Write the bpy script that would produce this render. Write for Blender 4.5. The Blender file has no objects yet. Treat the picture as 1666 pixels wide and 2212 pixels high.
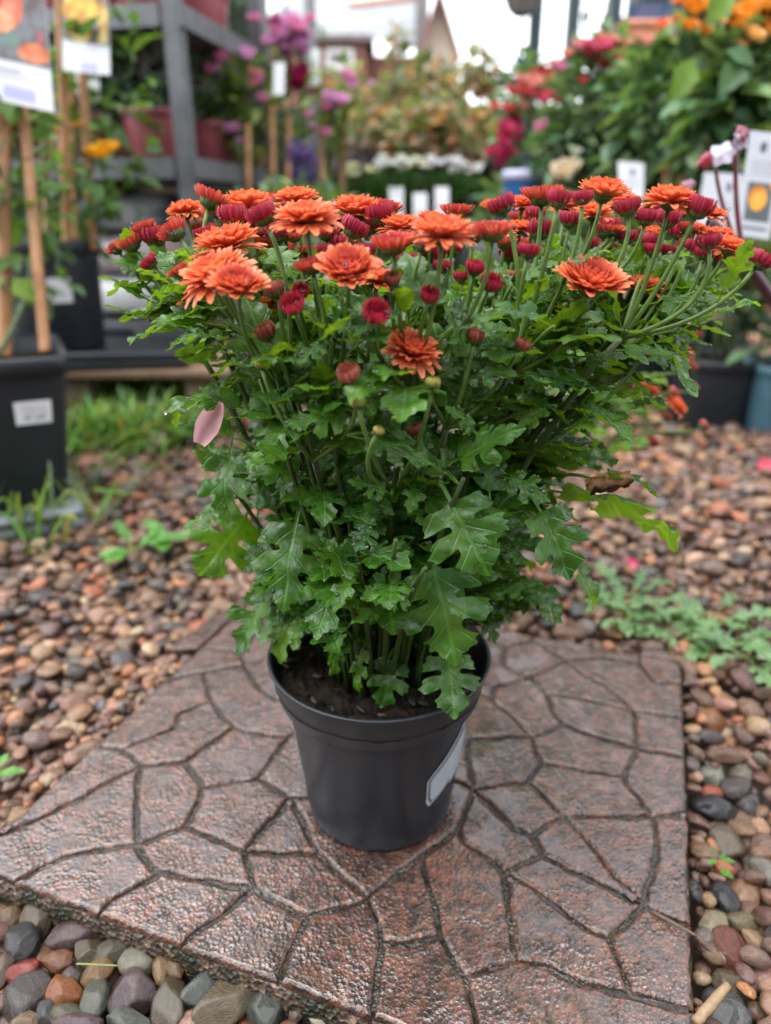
import bpy, bmesh, math, random
import numpy as np
from mathutils import Vector, Matrix, noise as mnoise
from mathutils.geometry import delaunay_2d_cdt

# ------------------------------------------------------------------ camera, light, exposure
F_PX, CX, CY, HOR = 1540.0, 833.0, 1106.0, 468.0      # photo pixels (1666 x 2212 view of it)
PITCH = math.atan((CY - HOR) / F_PX)
CAM_H = 0.466
SC = bpy.context.scene
COL = SC.collection
cam = bpy.data.cameras.new('camera')
cam.sensor_fit = 'VERTICAL'
cam.sensor_height = 36.0
cam.lens = F_PX / 2212.0 * 36.0
cam.clip_start = 0.02
cam.clip_end = 500
cam.dof.use_dof = True
cam.dof.focus_distance = 0.435
cam.dof.aperture_fstop = 3.7
camo = bpy.data.objects.new('camera', cam)
COL.objects.link(camo)
camo.location = (0, 0, CAM_H)
camo.rotation_euler = (math.pi / 2 - PITCH, 0, 0)
SC.camera = camo

SUN_EL, SUN_AZ = math.radians(72), math.radians(-110)   # azimuth from +Y towards +X
world = bpy.data.worlds.new('World')
SC.world = world
world.use_nodes = True
wn, wl = world.node_tree.nodes, world.node_tree.links
wn.clear()
wo = wn.new('ShaderNodeOutputWorld')
bg = wn.new('ShaderNodeBackground')
sky = wn.new('ShaderNodeTexSky')
sky.sky_type = 'NISHITA'
sky.sun_disc = False
sky.sun_elevation = SUN_EL
sky.sun_rotation = SUN_AZ
sky.dust_density = 1.0
sky.air_density = 1.0
hs = wn.new('ShaderNodeHueSaturation')                 # overcast: the blue goes out of the sky
hs.inputs['Saturation'].default_value = 0.2
wl.new(sky.outputs[0], hs.inputs['Color'])
wl.new(hs.outputs[0], bg.inputs[0])
bg.inputs[1].default_value = 0.15
wl.new(bg.outputs[0], wo.inputs[0])
sun = bpy.data.lights.new('sun', 'SUN')
sun.energy = 1.1
sun.angle = math.radians(70)
sun.color = (1, 0.97, 0.93)
suno = bpy.data.objects.new('sun', sun)
COL.objects.link(suno)
sd = Vector((math.sin(SUN_AZ) * math.cos(SUN_EL), math.cos(SUN_AZ) * math.cos(SUN_EL), math.sin(SUN_EL)))
suno.rotation_euler = sd.to_track_quat('Z', 'Y').to_euler()
SC.view_settings.view_transform = 'Standard'
SC.view_settings.look = 'None'
SC.view_settings.exposure = 2.08
SC.view_settings.gamma = 1
SC.render.engine = 'CYCLES'
SC.cycles.use_denoising = True
SC.cycles.denoiser = 'OPENIMAGEDENOISE'
SC.cycles.denoising_input_passes = 'RGB_ALBEDO_NORMAL'
SC.cycles.denoising_prefilter = 'ACCURATE'
SC.cycles.max_bounces = 8
SC.cycles.transparent_max_bounces = 8
SC.cycles.caustics_reflective = False
SC.cycles.caustics_refractive = False
SC.cycles.sample_clamp_indirect = 4.0

# ------------------------------------------------------------------ pixel -> direction helpers
_c, _s = math.cos(PITCH), math.sin(PITCH)
def ray(x, y):
    dx, dy = (x - CX) / F_PX, -(y - CY) / F_PX
    return Vector((dx, _c + _s * dy, -_s + _c * dy))
def P(x, y, Y):                       # point on the ray at horizontal distance Y
    r = ray(x, y)
    return Vector((0, 0, CAM_H)) + r * (Y / r.y)
def G(x, y, z=0.0):                   # point on the ray at height z
    r = ray(x, y)
    return Vector((0, 0, CAM_H)) + r * ((z - CAM_H) / r.z)
def depth(p):
    return p[1] * _c - (p[2] - CAM_H) * _s
def proj(p):
    d = depth(p)
    u = p[1] * _s + (p[2] - CAM_H) * _c
    return CX + F_PX * p[0] / d, CY - F_PX * u / d
def pxm(px, p):                       # size in metres of px photo pixels at p
    return px / F_PX * depth(p)

R = random.Random(7)
def U(a, b): return R.uniform(a, b)

# ------------------------------------------------------------------ mesh helpers
class MB:
    def __init__(s): s.v, s.f, s.c, s.m, s.uv = [], [], [], [], []
    def add(s, vs, fs, col=None, mi=0, cols=None):
        o = len(s.v)
        s.v += [tuple(v) for v in vs]
        s.f += [tuple(i + o for i in f) for f in fs]
        s.m += [mi] * len(fs)
        if cols is not None: s.c += [tuple(c) for c in cols]
        else: s.c += [col if col else (1, 1, 1)] * len(vs)
    def mesh(s, name, mats, smooth=True):
        me = bpy.data.meshes.new(name)
        me.from_pydata(s.v, [], s.f)
        for m in (mats if isinstance(mats, (list, tuple)) else [mats]): me.materials.append(m)
        if len(set(s.m)) > 1: me.polygons.foreach_set('material_index', s.m)
        if smooth: me.polygons.foreach_set('use_smooth', [True] * len(s.f))
        a = me.color_attributes.new('Col', 'FLOAT_COLOR', 'POINT')
        arr = np.ones((len(s.v), 4), np.float32)
        arr[:, :3] = np.array(s.c, np.float32)
        a.data.foreach_set('color', arr.ravel())
        me.update()
        return me
    def build(s, name, mats, parent=None, smooth=True, kind=None):
        return link(name, s.mesh(name, mats, smooth), parent, kind)
def link(name, data, parent=None, kind=None):
    o = bpy.data.objects.new(name, data)
    COL.objects.link(o)
    if parent is not None: adopt(o, parent)
    if kind: o['kind'] = kind
    return o
def adopt(o, parent):                 # the child keeps its world placement
    o.parent = parent
    chain, q = [], parent
    while q is not None:
        chain.append(q); q = q.parent
    w = Matrix.Identity(4)
    for q in reversed(chain):
        w = w @ q.matrix_parent_inverse @ q.matrix_basis if q.parent else w @ q.matrix_basis
    o.matrix_parent_inverse = w.inverted()
def thing(name, label, cat, loc=(0, 0, 0), group=None, kind=None):
    o = bpy.data.objects.new(name, None)
    o.empty_display_size = 0.05
    COL.objects.link(o)
    o.location = loc
    return tag(o, label, cat, group, kind)
def tag(o, label=None, cat=None, group=None, kind=None):
    if label: o['label'] = label
    if cat: o['category'] = cat
    if group: o['group'] = group
    if kind: o['kind'] = kind
    return o

def frame_z(d):
    d = Vector(d).normalized()
    a = Vector((0, 0, 1)) if abs(d.z) < 0.95 else Vector((1, 0, 0))
    x = a.cross(d).normalized()
    return x, d.cross(x), d
def tube(mb, pts, rad, n=6, col=None, cap=True, cols=None):
    pts = [Vector(p) for p in pts]
    k = len(pts)
    rad = rad if isinstance(rad, (list, tuple)) else [rad] * k
    vs, fs, cc = [], [], []
    x = None
    for i, p in enumerate(pts):
        d = (pts[min(i + 1, k - 1)] - pts[max(i - 1, 0)]).normalized()
        if x is None: x, y, _ = frame_z(d)
        else:
            x = (x - d * x.dot(d)).normalized()
            y = d.cross(x)
        for j in range(n):
            a = 2 * math.pi * j / n
            vs.append(p + (x * math.cos(a) + y * math.sin(a)) * rad[i])
            if cols: cc.append(cols[i])
    for i in range(k - 1):
        for j in range(n):
            fs.append((i * n + j, i * n + (j + 1) % n, (i + 1) * n + (j + 1) % n, (i + 1) * n + j))
    if cap:
        fs.append(tuple(range(n - 1, -1, -1)))
        fs.append(tuple((k - 1) * n + j for j in range(n)))
    mb.add(vs, fs, col, cols=cc if cols else None)
def lathe(mb, prof, n=48, c=(0, 0, 0), col=None, a0=0.0, a1=2 * math.pi):
    full = abs(a1 - a0 - 2 * math.pi) < 1e-6
    m = n if full else n + 1
    vs, fs = [], []
    for r, z in prof:
        for j in range(m):
            a = a0 + (a1 - a0) * j / n
            vs.append((c[0] + r * math.cos(a), c[1] + r * math.sin(a), c[2] + z))
    for i in range(len(prof) - 1):
        for j in range(n):
            j2 = (j + 1) % m if full else j + 1
            fs.append((i * m + j, i * m + j2, (i + 1) * m + j2, (i + 1) * m + j))
    mb.add(vs, fs, col)
def box(mb, c, s, rz=0.0, col=None, bev=0.0, top=1.0, mi=0):
    # box centred at c with size s; bevelled edges by an octagonal outline and inset ends; top scales the top outline
    hx, hy, hz = s[0] / 2, s[1] / 2, s[2] / 2
    b = min(bev, hx * .9, hy * .9, hz * .9)
    def outline(ins, k):
        x, y = hx * k - ins, hy * k - ins
        if b > 0:
            return [(x - b, y), (-x + b, y), (-x, y - b), (-x, -y + b), (-x + b, -y), (x - b, -y), (x, -y + b), (x, y - b)]
        return [(x, y), (-x, y), (-x, -y), (x, -y)]
    lev = [(-hz, b, 1), (-hz + b, 0, 1), (hz - b, 0, top), (hz, b, top)] if b > 0 else [(-hz, 0, 1), (hz, 0, top)]
    vs, fs = [], []
    cr, sr = math.cos(rz), math.sin(rz)
    for z, ins, k in lev:
        for x, y in outline(ins, k):
            vs.append((c[0] + x * cr - y * sr, c[1] + x * sr + y * cr, c[2] + z))
    n = 8 if b > 0 else 4
    for i in range(len(lev) - 1):
        for j in range(n):
            fs.append((i * n + j, i * n + (j + 1) % n, (i + 1) * n + (j + 1) % n, (i + 1) * n + j))
    fs.append(tuple(range(n - 1, -1, -1)))
    fs.append(tuple((len(lev) - 1) * n + j for j in range(n)))
    mb.add(vs, fs, col, mi)
def beam(mb, a, b, w, h, up=(0, 0, 1), col=None):
    a, b = Vector(a), Vector(b)
    d = (b - a).normalized()
    x = d.cross(Vector(up))
    if x.length < 1e-4: x = Vector((1, 0, 0))
    x.normalize(); y = x.cross(d)
    vs = [q + x * (sx * w / 2) + y * (sy * h / 2) for q in (a, b) for sx, sy in ((-1, -1), (1, -1), (1, 1), (-1, 1))]
    mb.add(vs, [(0, 1, 5, 4), (1, 2, 6, 5), (2, 3, 7, 6), (3, 0, 4, 7), (3, 2, 1, 0), (4, 5, 6, 7)], col)
def bez(p0, p1, p2, n=8):
    p0, p1, p2 = Vector(p0), Vector(p1), Vector(p2)
    return [p0 * (1 - t) ** 2 + p1 * 2 * t * (1 - t) + p2 * t * t for t in (i / n for i in range(n + 1))]
def ico(sub):
    bm = bmesh.new()
    bmesh.ops.create_icosphere(bm, subdivisions=sub, radius=1)
    bm.verts.ensure_lookup_table()
    v = np.array([x.co[:] for x in bm.verts]); f = [tuple(q.index for q in t.verts) for t in bm.faces]
    bm.free()
    return v, f
ICO = {k: ico(k) for k in (1, 2, 3, 4)}

# ------------------------------------------------------------------ materials
def nt(name):
    m = bpy.data.materials.new(name)
    m.use_nodes = True
    n = m.node_tree.nodes
    return m, n, m.node_tree.links, n['Principled BSDF']
def ramp(n, l, fac, stops):
    r = n.new('ShaderNodeValToRGB')
    e = r.color_ramp.elements
    while len(e) < len(stops): e.new(0.5)
    for q, (p, c) in zip(e, stops):
        q.position = p
        q.color = (c, c, c, 1) if isinstance(c, (int, float)) else (*c, 1)
    l.new(fac, r.inputs[0])
    return r.outputs[0]
def tex(n, l, kind, scale, detail=4, coord='Object', rough=0.55, vec=None, feature=None):
    if vec is None:
        tc = n.new('ShaderNodeTexCoord')
        vec = tc.outputs[coord]
    t = n.new('ShaderNodeTexNoise' if kind == 'noise' else 'ShaderNodeTexVoronoi')
    t.inputs['Scale'].default_value = scale
    if kind == 'noise':
        t.inputs['Detail'].default_value = detail
        t.inputs['Roughness'].default_value = rough
    elif feature: t.feature = feature
    l.new(vec, t.inputs['Vector'])
    return t
def mix(n, l, fac, a, b, mode='MIX'):
    q = n.new('ShaderNodeMix'); q.data_type = 'RGBA'; q.blend_type = mode
    for s, v in ((q.inputs[0], fac), (q.inputs[6], a), (q.inputs[7], b)):
        if hasattr(v, 'links') or hasattr(v, 'is_linked'): l.new(v, s)
        elif isinstance(v, (int, float)): s.default_value = v
        else: s.default_value = (*v, 1)
    return q.outputs[2]
def bump(n, l, b, h, strength, dist=0.001, normal=None):
    q = n.new('ShaderNodeBump')
    q.inputs['Strength'].default_value = strength
    q.inputs['Distance'].default_value = dist
    l.new(h, q.inputs['Height'])
    if normal is not None: l.new(normal, q.inputs['Normal'])
    if b is not None: l.new(q.outputs[0], b.inputs['Normal'])
    return q.outputs[0]
def plain(name, col, rough=0.5, var=0.15, scale=40, bumps=0.0, metal=0.0, spec=0.5, bdist=0.001, coord='Object', rvar=0.1):
    m, n, l, b = nt(name)
    t = tex(n, l, 'noise', scale, 5, coord)
    lo = tuple(max(0, c * (1 - var)) for c in col); hi = tuple(min(1, c * (1 + var)) for c in col)
    l.new(ramp(n, l, t.outputs[0], [(0.3, lo), (0.7, hi)]), b.inputs['Base Color'])
    t2 = tex(n, l, 'noise', scale * 0.37, 3, coord)
    l.new(ramp(n, l, t2.outputs[0], [(0.3, max(0.02, rough - rvar)), (0.7, min(1, rough + rvar))]), b.inputs['Roughness'])
    b.inputs['Metallic'].default_value = metal
    b.inputs['Specular IOR Level'].default_value = spec
    if bumps: bump(n, l, b, t.outputs[0], bumps, bdist)
    return m
def vcol(name, rough=0.5, gain=1.0, var=0.2, scale=300, bumps=0.0, translucent=0.0, tcol=None, spec=0.5, bdist=0.0005, rmin=None):
    # colour from the mesh's own 'Col' attribute (the thing's own colour), broken up by noise
    m, n, l, b = nt(name)
    at = n.new('ShaderNodeAttribute'); at.attribute_name = 'Col'
    t = tex(n, l, 'noise', scale, 4)
    k = ramp(n, l, t.outputs[0], [(0.3, (1 - var) * gain), (0.7, min(1.0, (1 + var) * gain))])
    c = mix(n, l, 1.0, at.outputs[0], k, 'MULTIPLY')
    l.new(c, b.inputs['Base Color'])
    if rmin is not None:
        t2 = tex(n, l, 'noise', scale * .5, 3)
        l.new(ramp(n, l, t2.outputs[0], [(0.4, rmin), (0.6, rough)]), b.inputs['Roughness'])
    else: b.inputs['Roughness'].default_value = rough
    b.inputs['Specular IOR Level'].default_value = spec
    if bumps: bump(n, l, b, t.outputs[0], bumps, bdist)
    if translucent:
        tr = n.new('ShaderNodeBsdfTranslucent')
        if tcol: l.new(mix(n, l, 1.0, c, tcol, 'MULTIPLY'), tr.inputs[0])
        else: l.new(c, tr.inputs[0])
        mx = n.new('ShaderNodeMixShader')
        mx.inputs[0].default_value = translucent
        l.new(b.outputs[0], mx.inputs[1]); l.new(tr.outputs[0], mx.inputs[2])
        l.new(mx.outputs[0], n['Material Output'].inputs[0])
    return m
# ------------------------------------------------------------------ ground
def ground_mat():
    m, n, l, b = nt('wet_earth_and_grit')
    v = tex(n, l, 'voronoi', 45)
    t = tex(n, l, 'noise', 9, 6)
    c1 = ramp(n, l, v.outputs['Color'], [(0.0, (.03, .022, .018)), (0.35, (.09, .055, .04)), (0.6, (.13, .1, .08)), (0.8, (.2, .13, .085)), (1.0, (.3, .25, .19))])
    c = mix(n, l, ramp(n, l, t.outputs[0], [(0.4, 0.0), (0.7, 0.6)]), c1, (.045, .035, .028))
    l.new(c, b.inputs['Base Color'])
    b.inputs['Roughness'].default_value = 0.45
    bump(n, l, b, v.outputs['Distance'], 0.6, 0.01)
    return m
mb = MB()
gx = [-60, -12, -6, -4, -3, -2.2, -1.6, -1.2, -.8, -.4, 0, .4, .8, 1.2, 1.6, 2.2, 3, 4, 6, 12, 60]
gy = [-3, -1, 0, .3, .6, .9, 1.2, 1.6, 2, 2.6, 3.2, 4, 5, 7, 10, 15, 25, 45, 120]
vs = [(x, y, -0.062 + (0.012 * mnoise.noise((x * 1.3, y * 1.3, 0)) if abs(x) < 4 and y < 6 else 0)) for y in gy for x in gx]
nx = len(gx)
mb.add(vs, [(j * nx + i, j * nx + i + 1, (j + 1) * nx + i + 1, (j + 1) * nx + i) for j in range(len(gy) - 1) for i in range(nx - 1)])
ground = mb.build('ground', ground_mat(), kind='structure')

# ------------------------------------------------------------------ paving slab with its moulded crazy-paving stones
def S2(x, y): return G(x / 1.356, y / 1.356, 0).xy
bl, br, fl = Vector((-.1633, .8619)), Vector((.3438, .6792)), Vector((-.3279, .4075))
br = bl + (br - bl) * 0.985
fr = br + fl - bl
def rounded(poly, r, k=4):
    out = []
    for i, p in enumerate(poly):
        a, b = poly[i - 1], poly[(i + 1) % len(poly)]
        p0, p2 = p + (a - p).normalized() * r, p + (b - p).normalized() * r
        out += [v.xy for v in bez(p0.to_3d(), p.to_3d(), p2.to_3d(), k)]
    return out
SLAB = rounded([fl, fr, br, bl], 0.014)
def inside(p, poly):
    r = False
    for i in range(len(poly)):
        a, b = poly[i - 1], poly[i]
        if (a[1] > p[1]) != (b[1] > p[1]) and p[0] < (b[0] - a[0]) * (p[1] - a[1]) / (b[1] - a[1]) + a[0]: r = not r
    return r
def pdist(p, poly):
    d = 9
    for i in range(len(poly)):
        a, b = Vector(poly[i - 1]), Vector(poly[i])
        ab = b - a
        if ab.length_squared < 1e-12: continue
        t = max(0, min(1, (Vector(p) - a).dot(ab) / ab.length_squared))
        d = min(d, (Vector(p) - a - ab * t).length)
    return d
# joints traced from the photograph (3000-pixel coordinates), one polyline each
J = [
 [(180, 2175), (360, 2192), (513, 2129), (522, 2090), (618, 2051), (684, 2129), (600, 2186), (543, 2231), (414, 2240), (360, 2192)],
 [(618, 2051), (606, 2010), (595, 1966), (420, 2010)], [(595, 1966), (714, 1948)],
 [(480, 1900), (613, 1900), (678, 1905), (707, 1920), (714, 1948), (739, 1984), (768, 2024), (804, 2046), (1000, 2080)],
 [(707, 1920), (760, 1830), (850, 1650)], [(684, 2129), (760, 2150), (843, 2156), (1000, 2080)], [(843, 2156), (756, 2279)],
 [(414, 2240), (264, 2318), (144, 2384), (-60, 2470)], [(414, 2240), (402, 2288), (399, 2360), (402, 2474)],
 [(543, 2231), (591, 2288), (594, 2306), (570, 2372), (540, 2420), (402, 2474), (288, 2486), (204, 2504), (120, 2540), (-60, 2640)],
 [(594, 2306), (672, 2294), (756, 2279), (852, 2336), (885, 2400), (930, 2497), (1073, 2628)], [(852, 2336), (1000, 2330), (1100, 2250), (1000, 2080)],
 [(540, 2420), (600, 2444), (648, 2462), (714, 2492), (738, 2468), (798, 2396), (852, 2336)], [(714, 2492), (820, 2500), (930, 2497)],
 [(714, 2492), (729, 2528), (744, 2600), (654, 2585), (558, 2570), (474, 2555), (444, 2540), (414, 2492), (402, 2474)],
 [(474, 2555), (390, 2600), (324, 2636), (270, 2700)], [(744, 2600), (654, 2672), (576, 2726), (510, 2790)],
 [(744, 2600), (828, 2648), (900, 2684), (871, 2745), (838, 2812), (815, 2890)], [(900, 2684), (939, 2670), (1010, 2657), (1073, 2628), (1149, 2573), (1237, 2502), (1296, 2464), (1338, 2434)],
 [(1073, 2628), (1111, 2703), (1119, 2758), (1111, 2817), (1100, 2888), (1088, 2990)], [(1119, 2758), (1191, 2766), (1287, 2740)],
 [(1237, 2502), (1241, 2552), (1266, 2619), (1283, 2703), (1287, 2740), (1329, 2804), (1366, 2860), (1388, 2955), (1420, 3120)],
 [(1338, 2434), (1386, 2312), (1344, 2288), (1100, 2250)], [(1386, 2312), (1368, 2210), (1374, 2168), (1464, 2159), (1554, 2156)], [(1374, 2168), (1100, 2250)],
 [(1554, 2156), (1518, 2114), (1440, 2048), (1450, 2010), (1492, 2000), (1555, 1980)], [(1440, 2048), (1330, 1980), (1000, 2080)],
 [(1555, 1980), (1521, 1971), (1473, 1942), (1480, 1890), (1559, 1875), (1588, 1889), (1657, 1934), (1555, 1980), (1598, 2028), (1617, 2077), (1646, 2120), (1588, 2149), (1554, 2156)],
 [(1559, 1875), (1545, 1760)], [(1646, 2120), (1761, 2163), (1867, 2192), (1958, 2206), (2080, 2232)], [(1867, 2192), (1862, 2149), (1857, 2081), (1972, 2096), (2070, 2112)],
 [(1857, 2081), (1799, 2024), (1713, 1976), (1657, 1934), (1761, 1923), (1870, 1940), (1919, 1997), (2070, 2003)], [(1870, 1940), (1890, 1850)],
 [(1598, 2028), (1703, 2048), (1857, 2081)], [(1554, 2156), (1584, 2232), (1732, 2259), (1826, 2272), (1847, 2225), (1867, 2192)],
 [(1584, 2232), (1545, 2288), (1458, 2297), (1386, 2312)], [(1826, 2272), (1836, 2294), (1884, 2348), (1911, 2390), (1980, 2381), (2090, 2358)],
 [(1911, 2390), (1800, 2390), (1716, 2390), (1650, 2390), (1545, 2288)], [(1650, 2390), (1608, 2408), (1560, 2444), (1500, 2420), (1452, 2372), (1386, 2312)],
 [(1560, 2444), (1584, 2504), (1512, 2540), (1476, 2558), (1434, 2516), (1362, 2468), (1338, 2434)],
 [(1584, 2504), (1680, 2552), (1800, 2606), (1884, 2648), (1980, 2696), (2130, 2740)], [(1650, 2390), (1740, 2486), (1788, 2552), (1836, 2600), (1884, 2648)],
 [(1911, 2390), (1923, 2432), (1920, 2510), (1902, 2576), (1884, 2648)], [(1920, 2525), (1940, 2546), (2110, 2530)],
 [(1884, 2648), (1836, 2702), (1785, 2748), (1716, 2720), (1656, 2672), (1560, 2600), (1476, 2558)], [(1785, 2748), (1812, 2822), (1848, 2906)],
 [(1476, 2558), (1488, 2636), (1500, 2756), (1518, 2810), (1488, 2822), (1366, 2860)],
 [(1518, 2810), (1620, 2840), (1716, 2882), (1848, 2906), (1950, 2942), (2160, 2985)], [(1518, 2810), (1554, 2894), (1632, 2996), (1720, 3130)],
 [(1848, 2906), (1824, 2948), (1800, 3000), (1760, 3130)],
]
def slab_cells():
    pts, edges = [], []
    def add(p):
        for i, q in enumerate(pts):
            if (q - p).length < 0.0025: return i
        pts.append(p); return len(pts) - 1
    n = len(SLAB)
    for i in range(n): add(SLAB[i])
    for i in range(n): edges.append((add(SLAB[i]), add(SLAB[(i + 1) % n])))
    for line in J:
        ids = [add(S2(*q)) for q in line]
        edges.extend((a, b) for a, b in zip(ids, ids[1:]) if a != b)
    v, e, f, ov, oe, of = delaunay_2d_cdt(pts, edges, [], 0, 1e-5)
    wall = {tuple(sorted(q)) for q, src in zip(e, oe) if src}
    par = list(range(len(f)))
    def find(i):
        while par[i] != i:
            par[i] = par[par[i]]; i = par[i]
        return i
    byedge = {}
    for i, t in enumerate(f):
        for a, b in zip(t, t[1:] + t[:1]): byedge.setdefault(tuple(sorted((a, b))), []).append(i)
    for k, ts in byedge.items():
        if k not in wall and len(ts) == 2: par[find(ts[0])] = find(ts[1])
    reg = {}
    for i, t in enumerate(f): reg.setdefault(find(i), []).append(t)
    out = []
    for ts in reg.values():
        de = {(a, b) for t in ts for a, b in zip(t, t[1:] + t[:1])}
        nxt = {a: b for a, b in de if (b, a) not in de}
        if not nxt: continue
        loops, left = [], dict(nxt)
        while left:
            st, q = next(iter(left.items())); loop = [st]; del left[st]
            while q in left: loop.append(q); q = left.pop(q)
            loops.append(loop)
        poly = [Vector(v[i]) for i in max(loops, key=len)]
        ar = sum(a.x * b.y - b.x * a.y for a, b in zip(poly, poly[1:] + poly[:1])) / 2
        c = sum(poly, Vector((0, 0))) / len(poly)
        if 1.0e-4 < abs(ar) < .2 and (inside(c, SLAB) or pdist(c, SLAB) < .002):
            out.append(poly if ar > 0 else poly[::-1])
    return out
def refine(poly, step, jit, seed):
    out = []
    for i, a in enumerate(poly):
        b = poly[(i + 1) % len(poly)]
        k = max(1, int((b - a).length / step))
        for j in range(k):
            p = a.lerp(b, j / k)
            q = Vector((p.x * 70, p.y * 70, 3.1))
            d = Vector((mnoise.noise(q), mnoise.noise(q + Vector((31, 7, 5)))))
            q2 = q * 3.3
            d += Vector((mnoise.noise(q2), mnoise.noise(q2 + Vector((3, 17, 5))))) * .5
            out.append(p + d * jit)
    return out
def offset(poly, d):
    n = len(poly); out = []
    for i, p in enumerate(poly):
        t = (poly[(i + 1) % n] - poly[i - 1])
        t = t.normalized() if t.length > 1e-9 else Vector((1, 0))
        out.append(p + Vector((-t.y, t.x)) * d)
    return out
def stone_mat(name='wet_pink_aggregate', dark=False):
    m, n, l, b = nt(name)
    v = tex(n, l, 'voronoi', 330)
    v2 = tex(n, l, 'voronoi', 750)
    big = tex(n, l, 'noise', 14, 5)
    mid = tex(n, l, 'noise', 120, 5)
    grain = ramp(n, l, v.outputs['Color'], [(0.0, (.02, .018, .018)), (0.3, (.10, .052, .038)), (0.5, (.21, .088, .056)), (0.68, (.27, .13, .085)), (0.85, (.15, .13, .12)), (1.0, (.36, .25, .17))])
    fine = ramp(n, l, v2.outputs['Color'], [(0.0, (.05, .04, .04)), (0.5, (.19, .10, .07)), (1.0, (.30, .22, .18))])
    c = mix(n, l, 0.45, grain, fine)
    c = mix(n, l, ramp(n, l, mid.outputs[0], [(0.46, 0.0), (0.60, 0.8)]), c, (.045, .042, .042))
    blot = tex(n, l, 'noise', 48, 6, rough=.7)
    c = mix(n, l, ramp(n, l, blot.outputs[0], [(0.40, 0.6), (0.52, 0.0)]), c, (.035, .028, .026))
    c = mix(n, l, ramp(n, l, blot.outputs[0], [(0.56, 0.0), (0.70, 0.5)]), c, (.26, .17, .14))
    c = mix(n, l, 1.0, c, (.58, .50, .46), 'MULTIPLY')
    dirt = tex(n, l, 'noise', 7, 5, rough=.6)
    c = mix(n, l, 1.0, c, ramp(n, l, dirt.outputs[0], [(0.32, (.50, .45, .42)), (0.5, (.9, .9, .9)), (0.7, (1.0, .98, .95))]), 'MULTIPLY')
    c = mix(n, l, ramp(n, l, big.outputs[0], [(0.35, 0.0), (0.65, 0.45)]), c, mix(n, l, 1.0, c, (1.15, .82, .66), 'MULTIPLY'))
    if dark: c = mix(n, l, 0.5, c, (.02, .022, .018))
    l.new(c, b.inputs['Base Color'])
    l.new(ramp(n, l, big.outputs[0], [(0.35, 0.16), (0.62, 0.34)]), b.inputs['Roughness'])
    b.inputs['Specular IOR Level'].default_value = 0.55
    n1 = bump(n, l, None, v.outputs['Distance'], 0.55, 0.0016)
    n2 = bump(n, l, None, mid.outputs[0], 0.8, 0.0022, n1)
    bump(n, l, b, v2.outputs['Distance'], 0.35, 0.0008, n2)
    film = tex(n, l, 'noise', 26, 4)                       # water film lying on the stone
    b.inputs['Coat IOR'].default_value = 1.6
    gn = n.new('ShaderNodeNewGeometry'); sx = n.new('ShaderNodeSeparateXYZ'); l.new(gn.outputs['Normal'], sx.inputs[0])
    lie = ramp(n, l, sx.outputs[2], [(0.90, 0.1), (0.985, 1.0)])      # water drains off the sloping rims
    cw = n.new('ShaderNodeMath'); cw.operation = 'MULTIPLY'
    l.new(ramp(n, l, film.outputs[0], [(0.34, 0.5), (0.54, 1.0)]), cw.inputs[0]); l.new(lie, cw.inputs[1])
    l.new(cw.outputs[0], b.inputs['Coat Weight'])
    b.inputs['Coat Roughness'].default_value = 0.05
    cb1 = n.new('ShaderNodeBump'); cb1.inputs['Distance'].default_value = .0018
    l.new(mid.outputs[0], cb1.inputs['Height'])
    cb2 = n.new('ShaderNodeBump'); cb2.inputs['Distance'].default_value = .0014
    l.new(v.outputs['Distance'], cb2.inputs['Height']); l.new(cb1.outputs[0], cb2.inputs['Normal'])
    calm = ramp(n, l, film.outputs[0], [(0.44, .75), (0.56, .06)])       # standing water smooths the grains
    l.new(calm, cb1.inputs['Strength']); l.new(calm, cb2.inputs['Strength'])
    cn = cb2.outputs[0]
    l.new(cn, b.inputs['Coat Normal'])
    return m
def joint_mat():
    m, n, l, b = nt('wet_gritty_joint')
    t = tex(n, l, 'noise', 60, 5)
    g = tex(n, l, 'voronoi', 420)
    c = ramp(n, l, g.outputs['Color'], [(0.0, (.006, .007, .006)), (0.5, (.02, .02, .016)), (1.0, (.07, .05, .038))])
    c = mix(n, l, ramp(n, l, t.outputs[0], [(0.5, 0.0), (0.66, 0.6)]), c, (.010, .014, .008))
    l.new(c, b.inputs['Base Color'])
    w = tex(n, l, 'noise', 22, 3)
    wet = ramp(n, l, w.outputs[0], [(0.44, 0.0), (0.52, 1.0)])
    l.new(ramp(n, l, wet, [(0.0, 0.06), (1.0, 0.4)]), b.inputs['Roughness'])
    h = n.new('ShaderNodeMath'); h.operation = 'MULTIPLY'
    l.new(g.outputs['Distance'], h.inputs[0]); l.new(wet, h.inputs[1])
    bump(n, l, b, h.outputs[0], 0.8, 0.002)
    return m
def side_mat():
    m, n, l, b = nt('mossy_concrete_side')
    v = tex(n, l, 'voronoi', 260); t = tex(n, l, 'noise', 38, 6)
    c = ramp(n, l, v.outputs['Color'], [(0.0, (.012, .010, .009)), (0.6, (.07, .045, .032)), (1.0, (.24, .16, .10))])
    c = mix(n, l, ramp(n, l, t.outputs[0], [(0.42, 0.0), (0.56, 0.92)]), c, (.008, .013, .006))
    l.new(c, b.inputs['Base Color'])
    b.inputs['Roughness'].default_value = 0.5
    n1 = bump(n, l, None, v.outputs['Distance'], 0.8, 0.003)
    bump(n, l, b, t.outputs[0], 0.9, 0.006, n1)
    return m
M_STONE, M_JOINT, M_SIDE = stone_mat(), joint_mat(), side_mat()
slab = thing('paving_slab', 'square wet pinkish paving slab with moulded crazy-paving pattern set in gravel', 'paving slab', (*((bl + fr) / 2), -.055))
mb = MB()
so = refine([Vector(p) for p in SLAB], .006, .0012, 1)
n = len(so)
vs, fs = [], []
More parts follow.
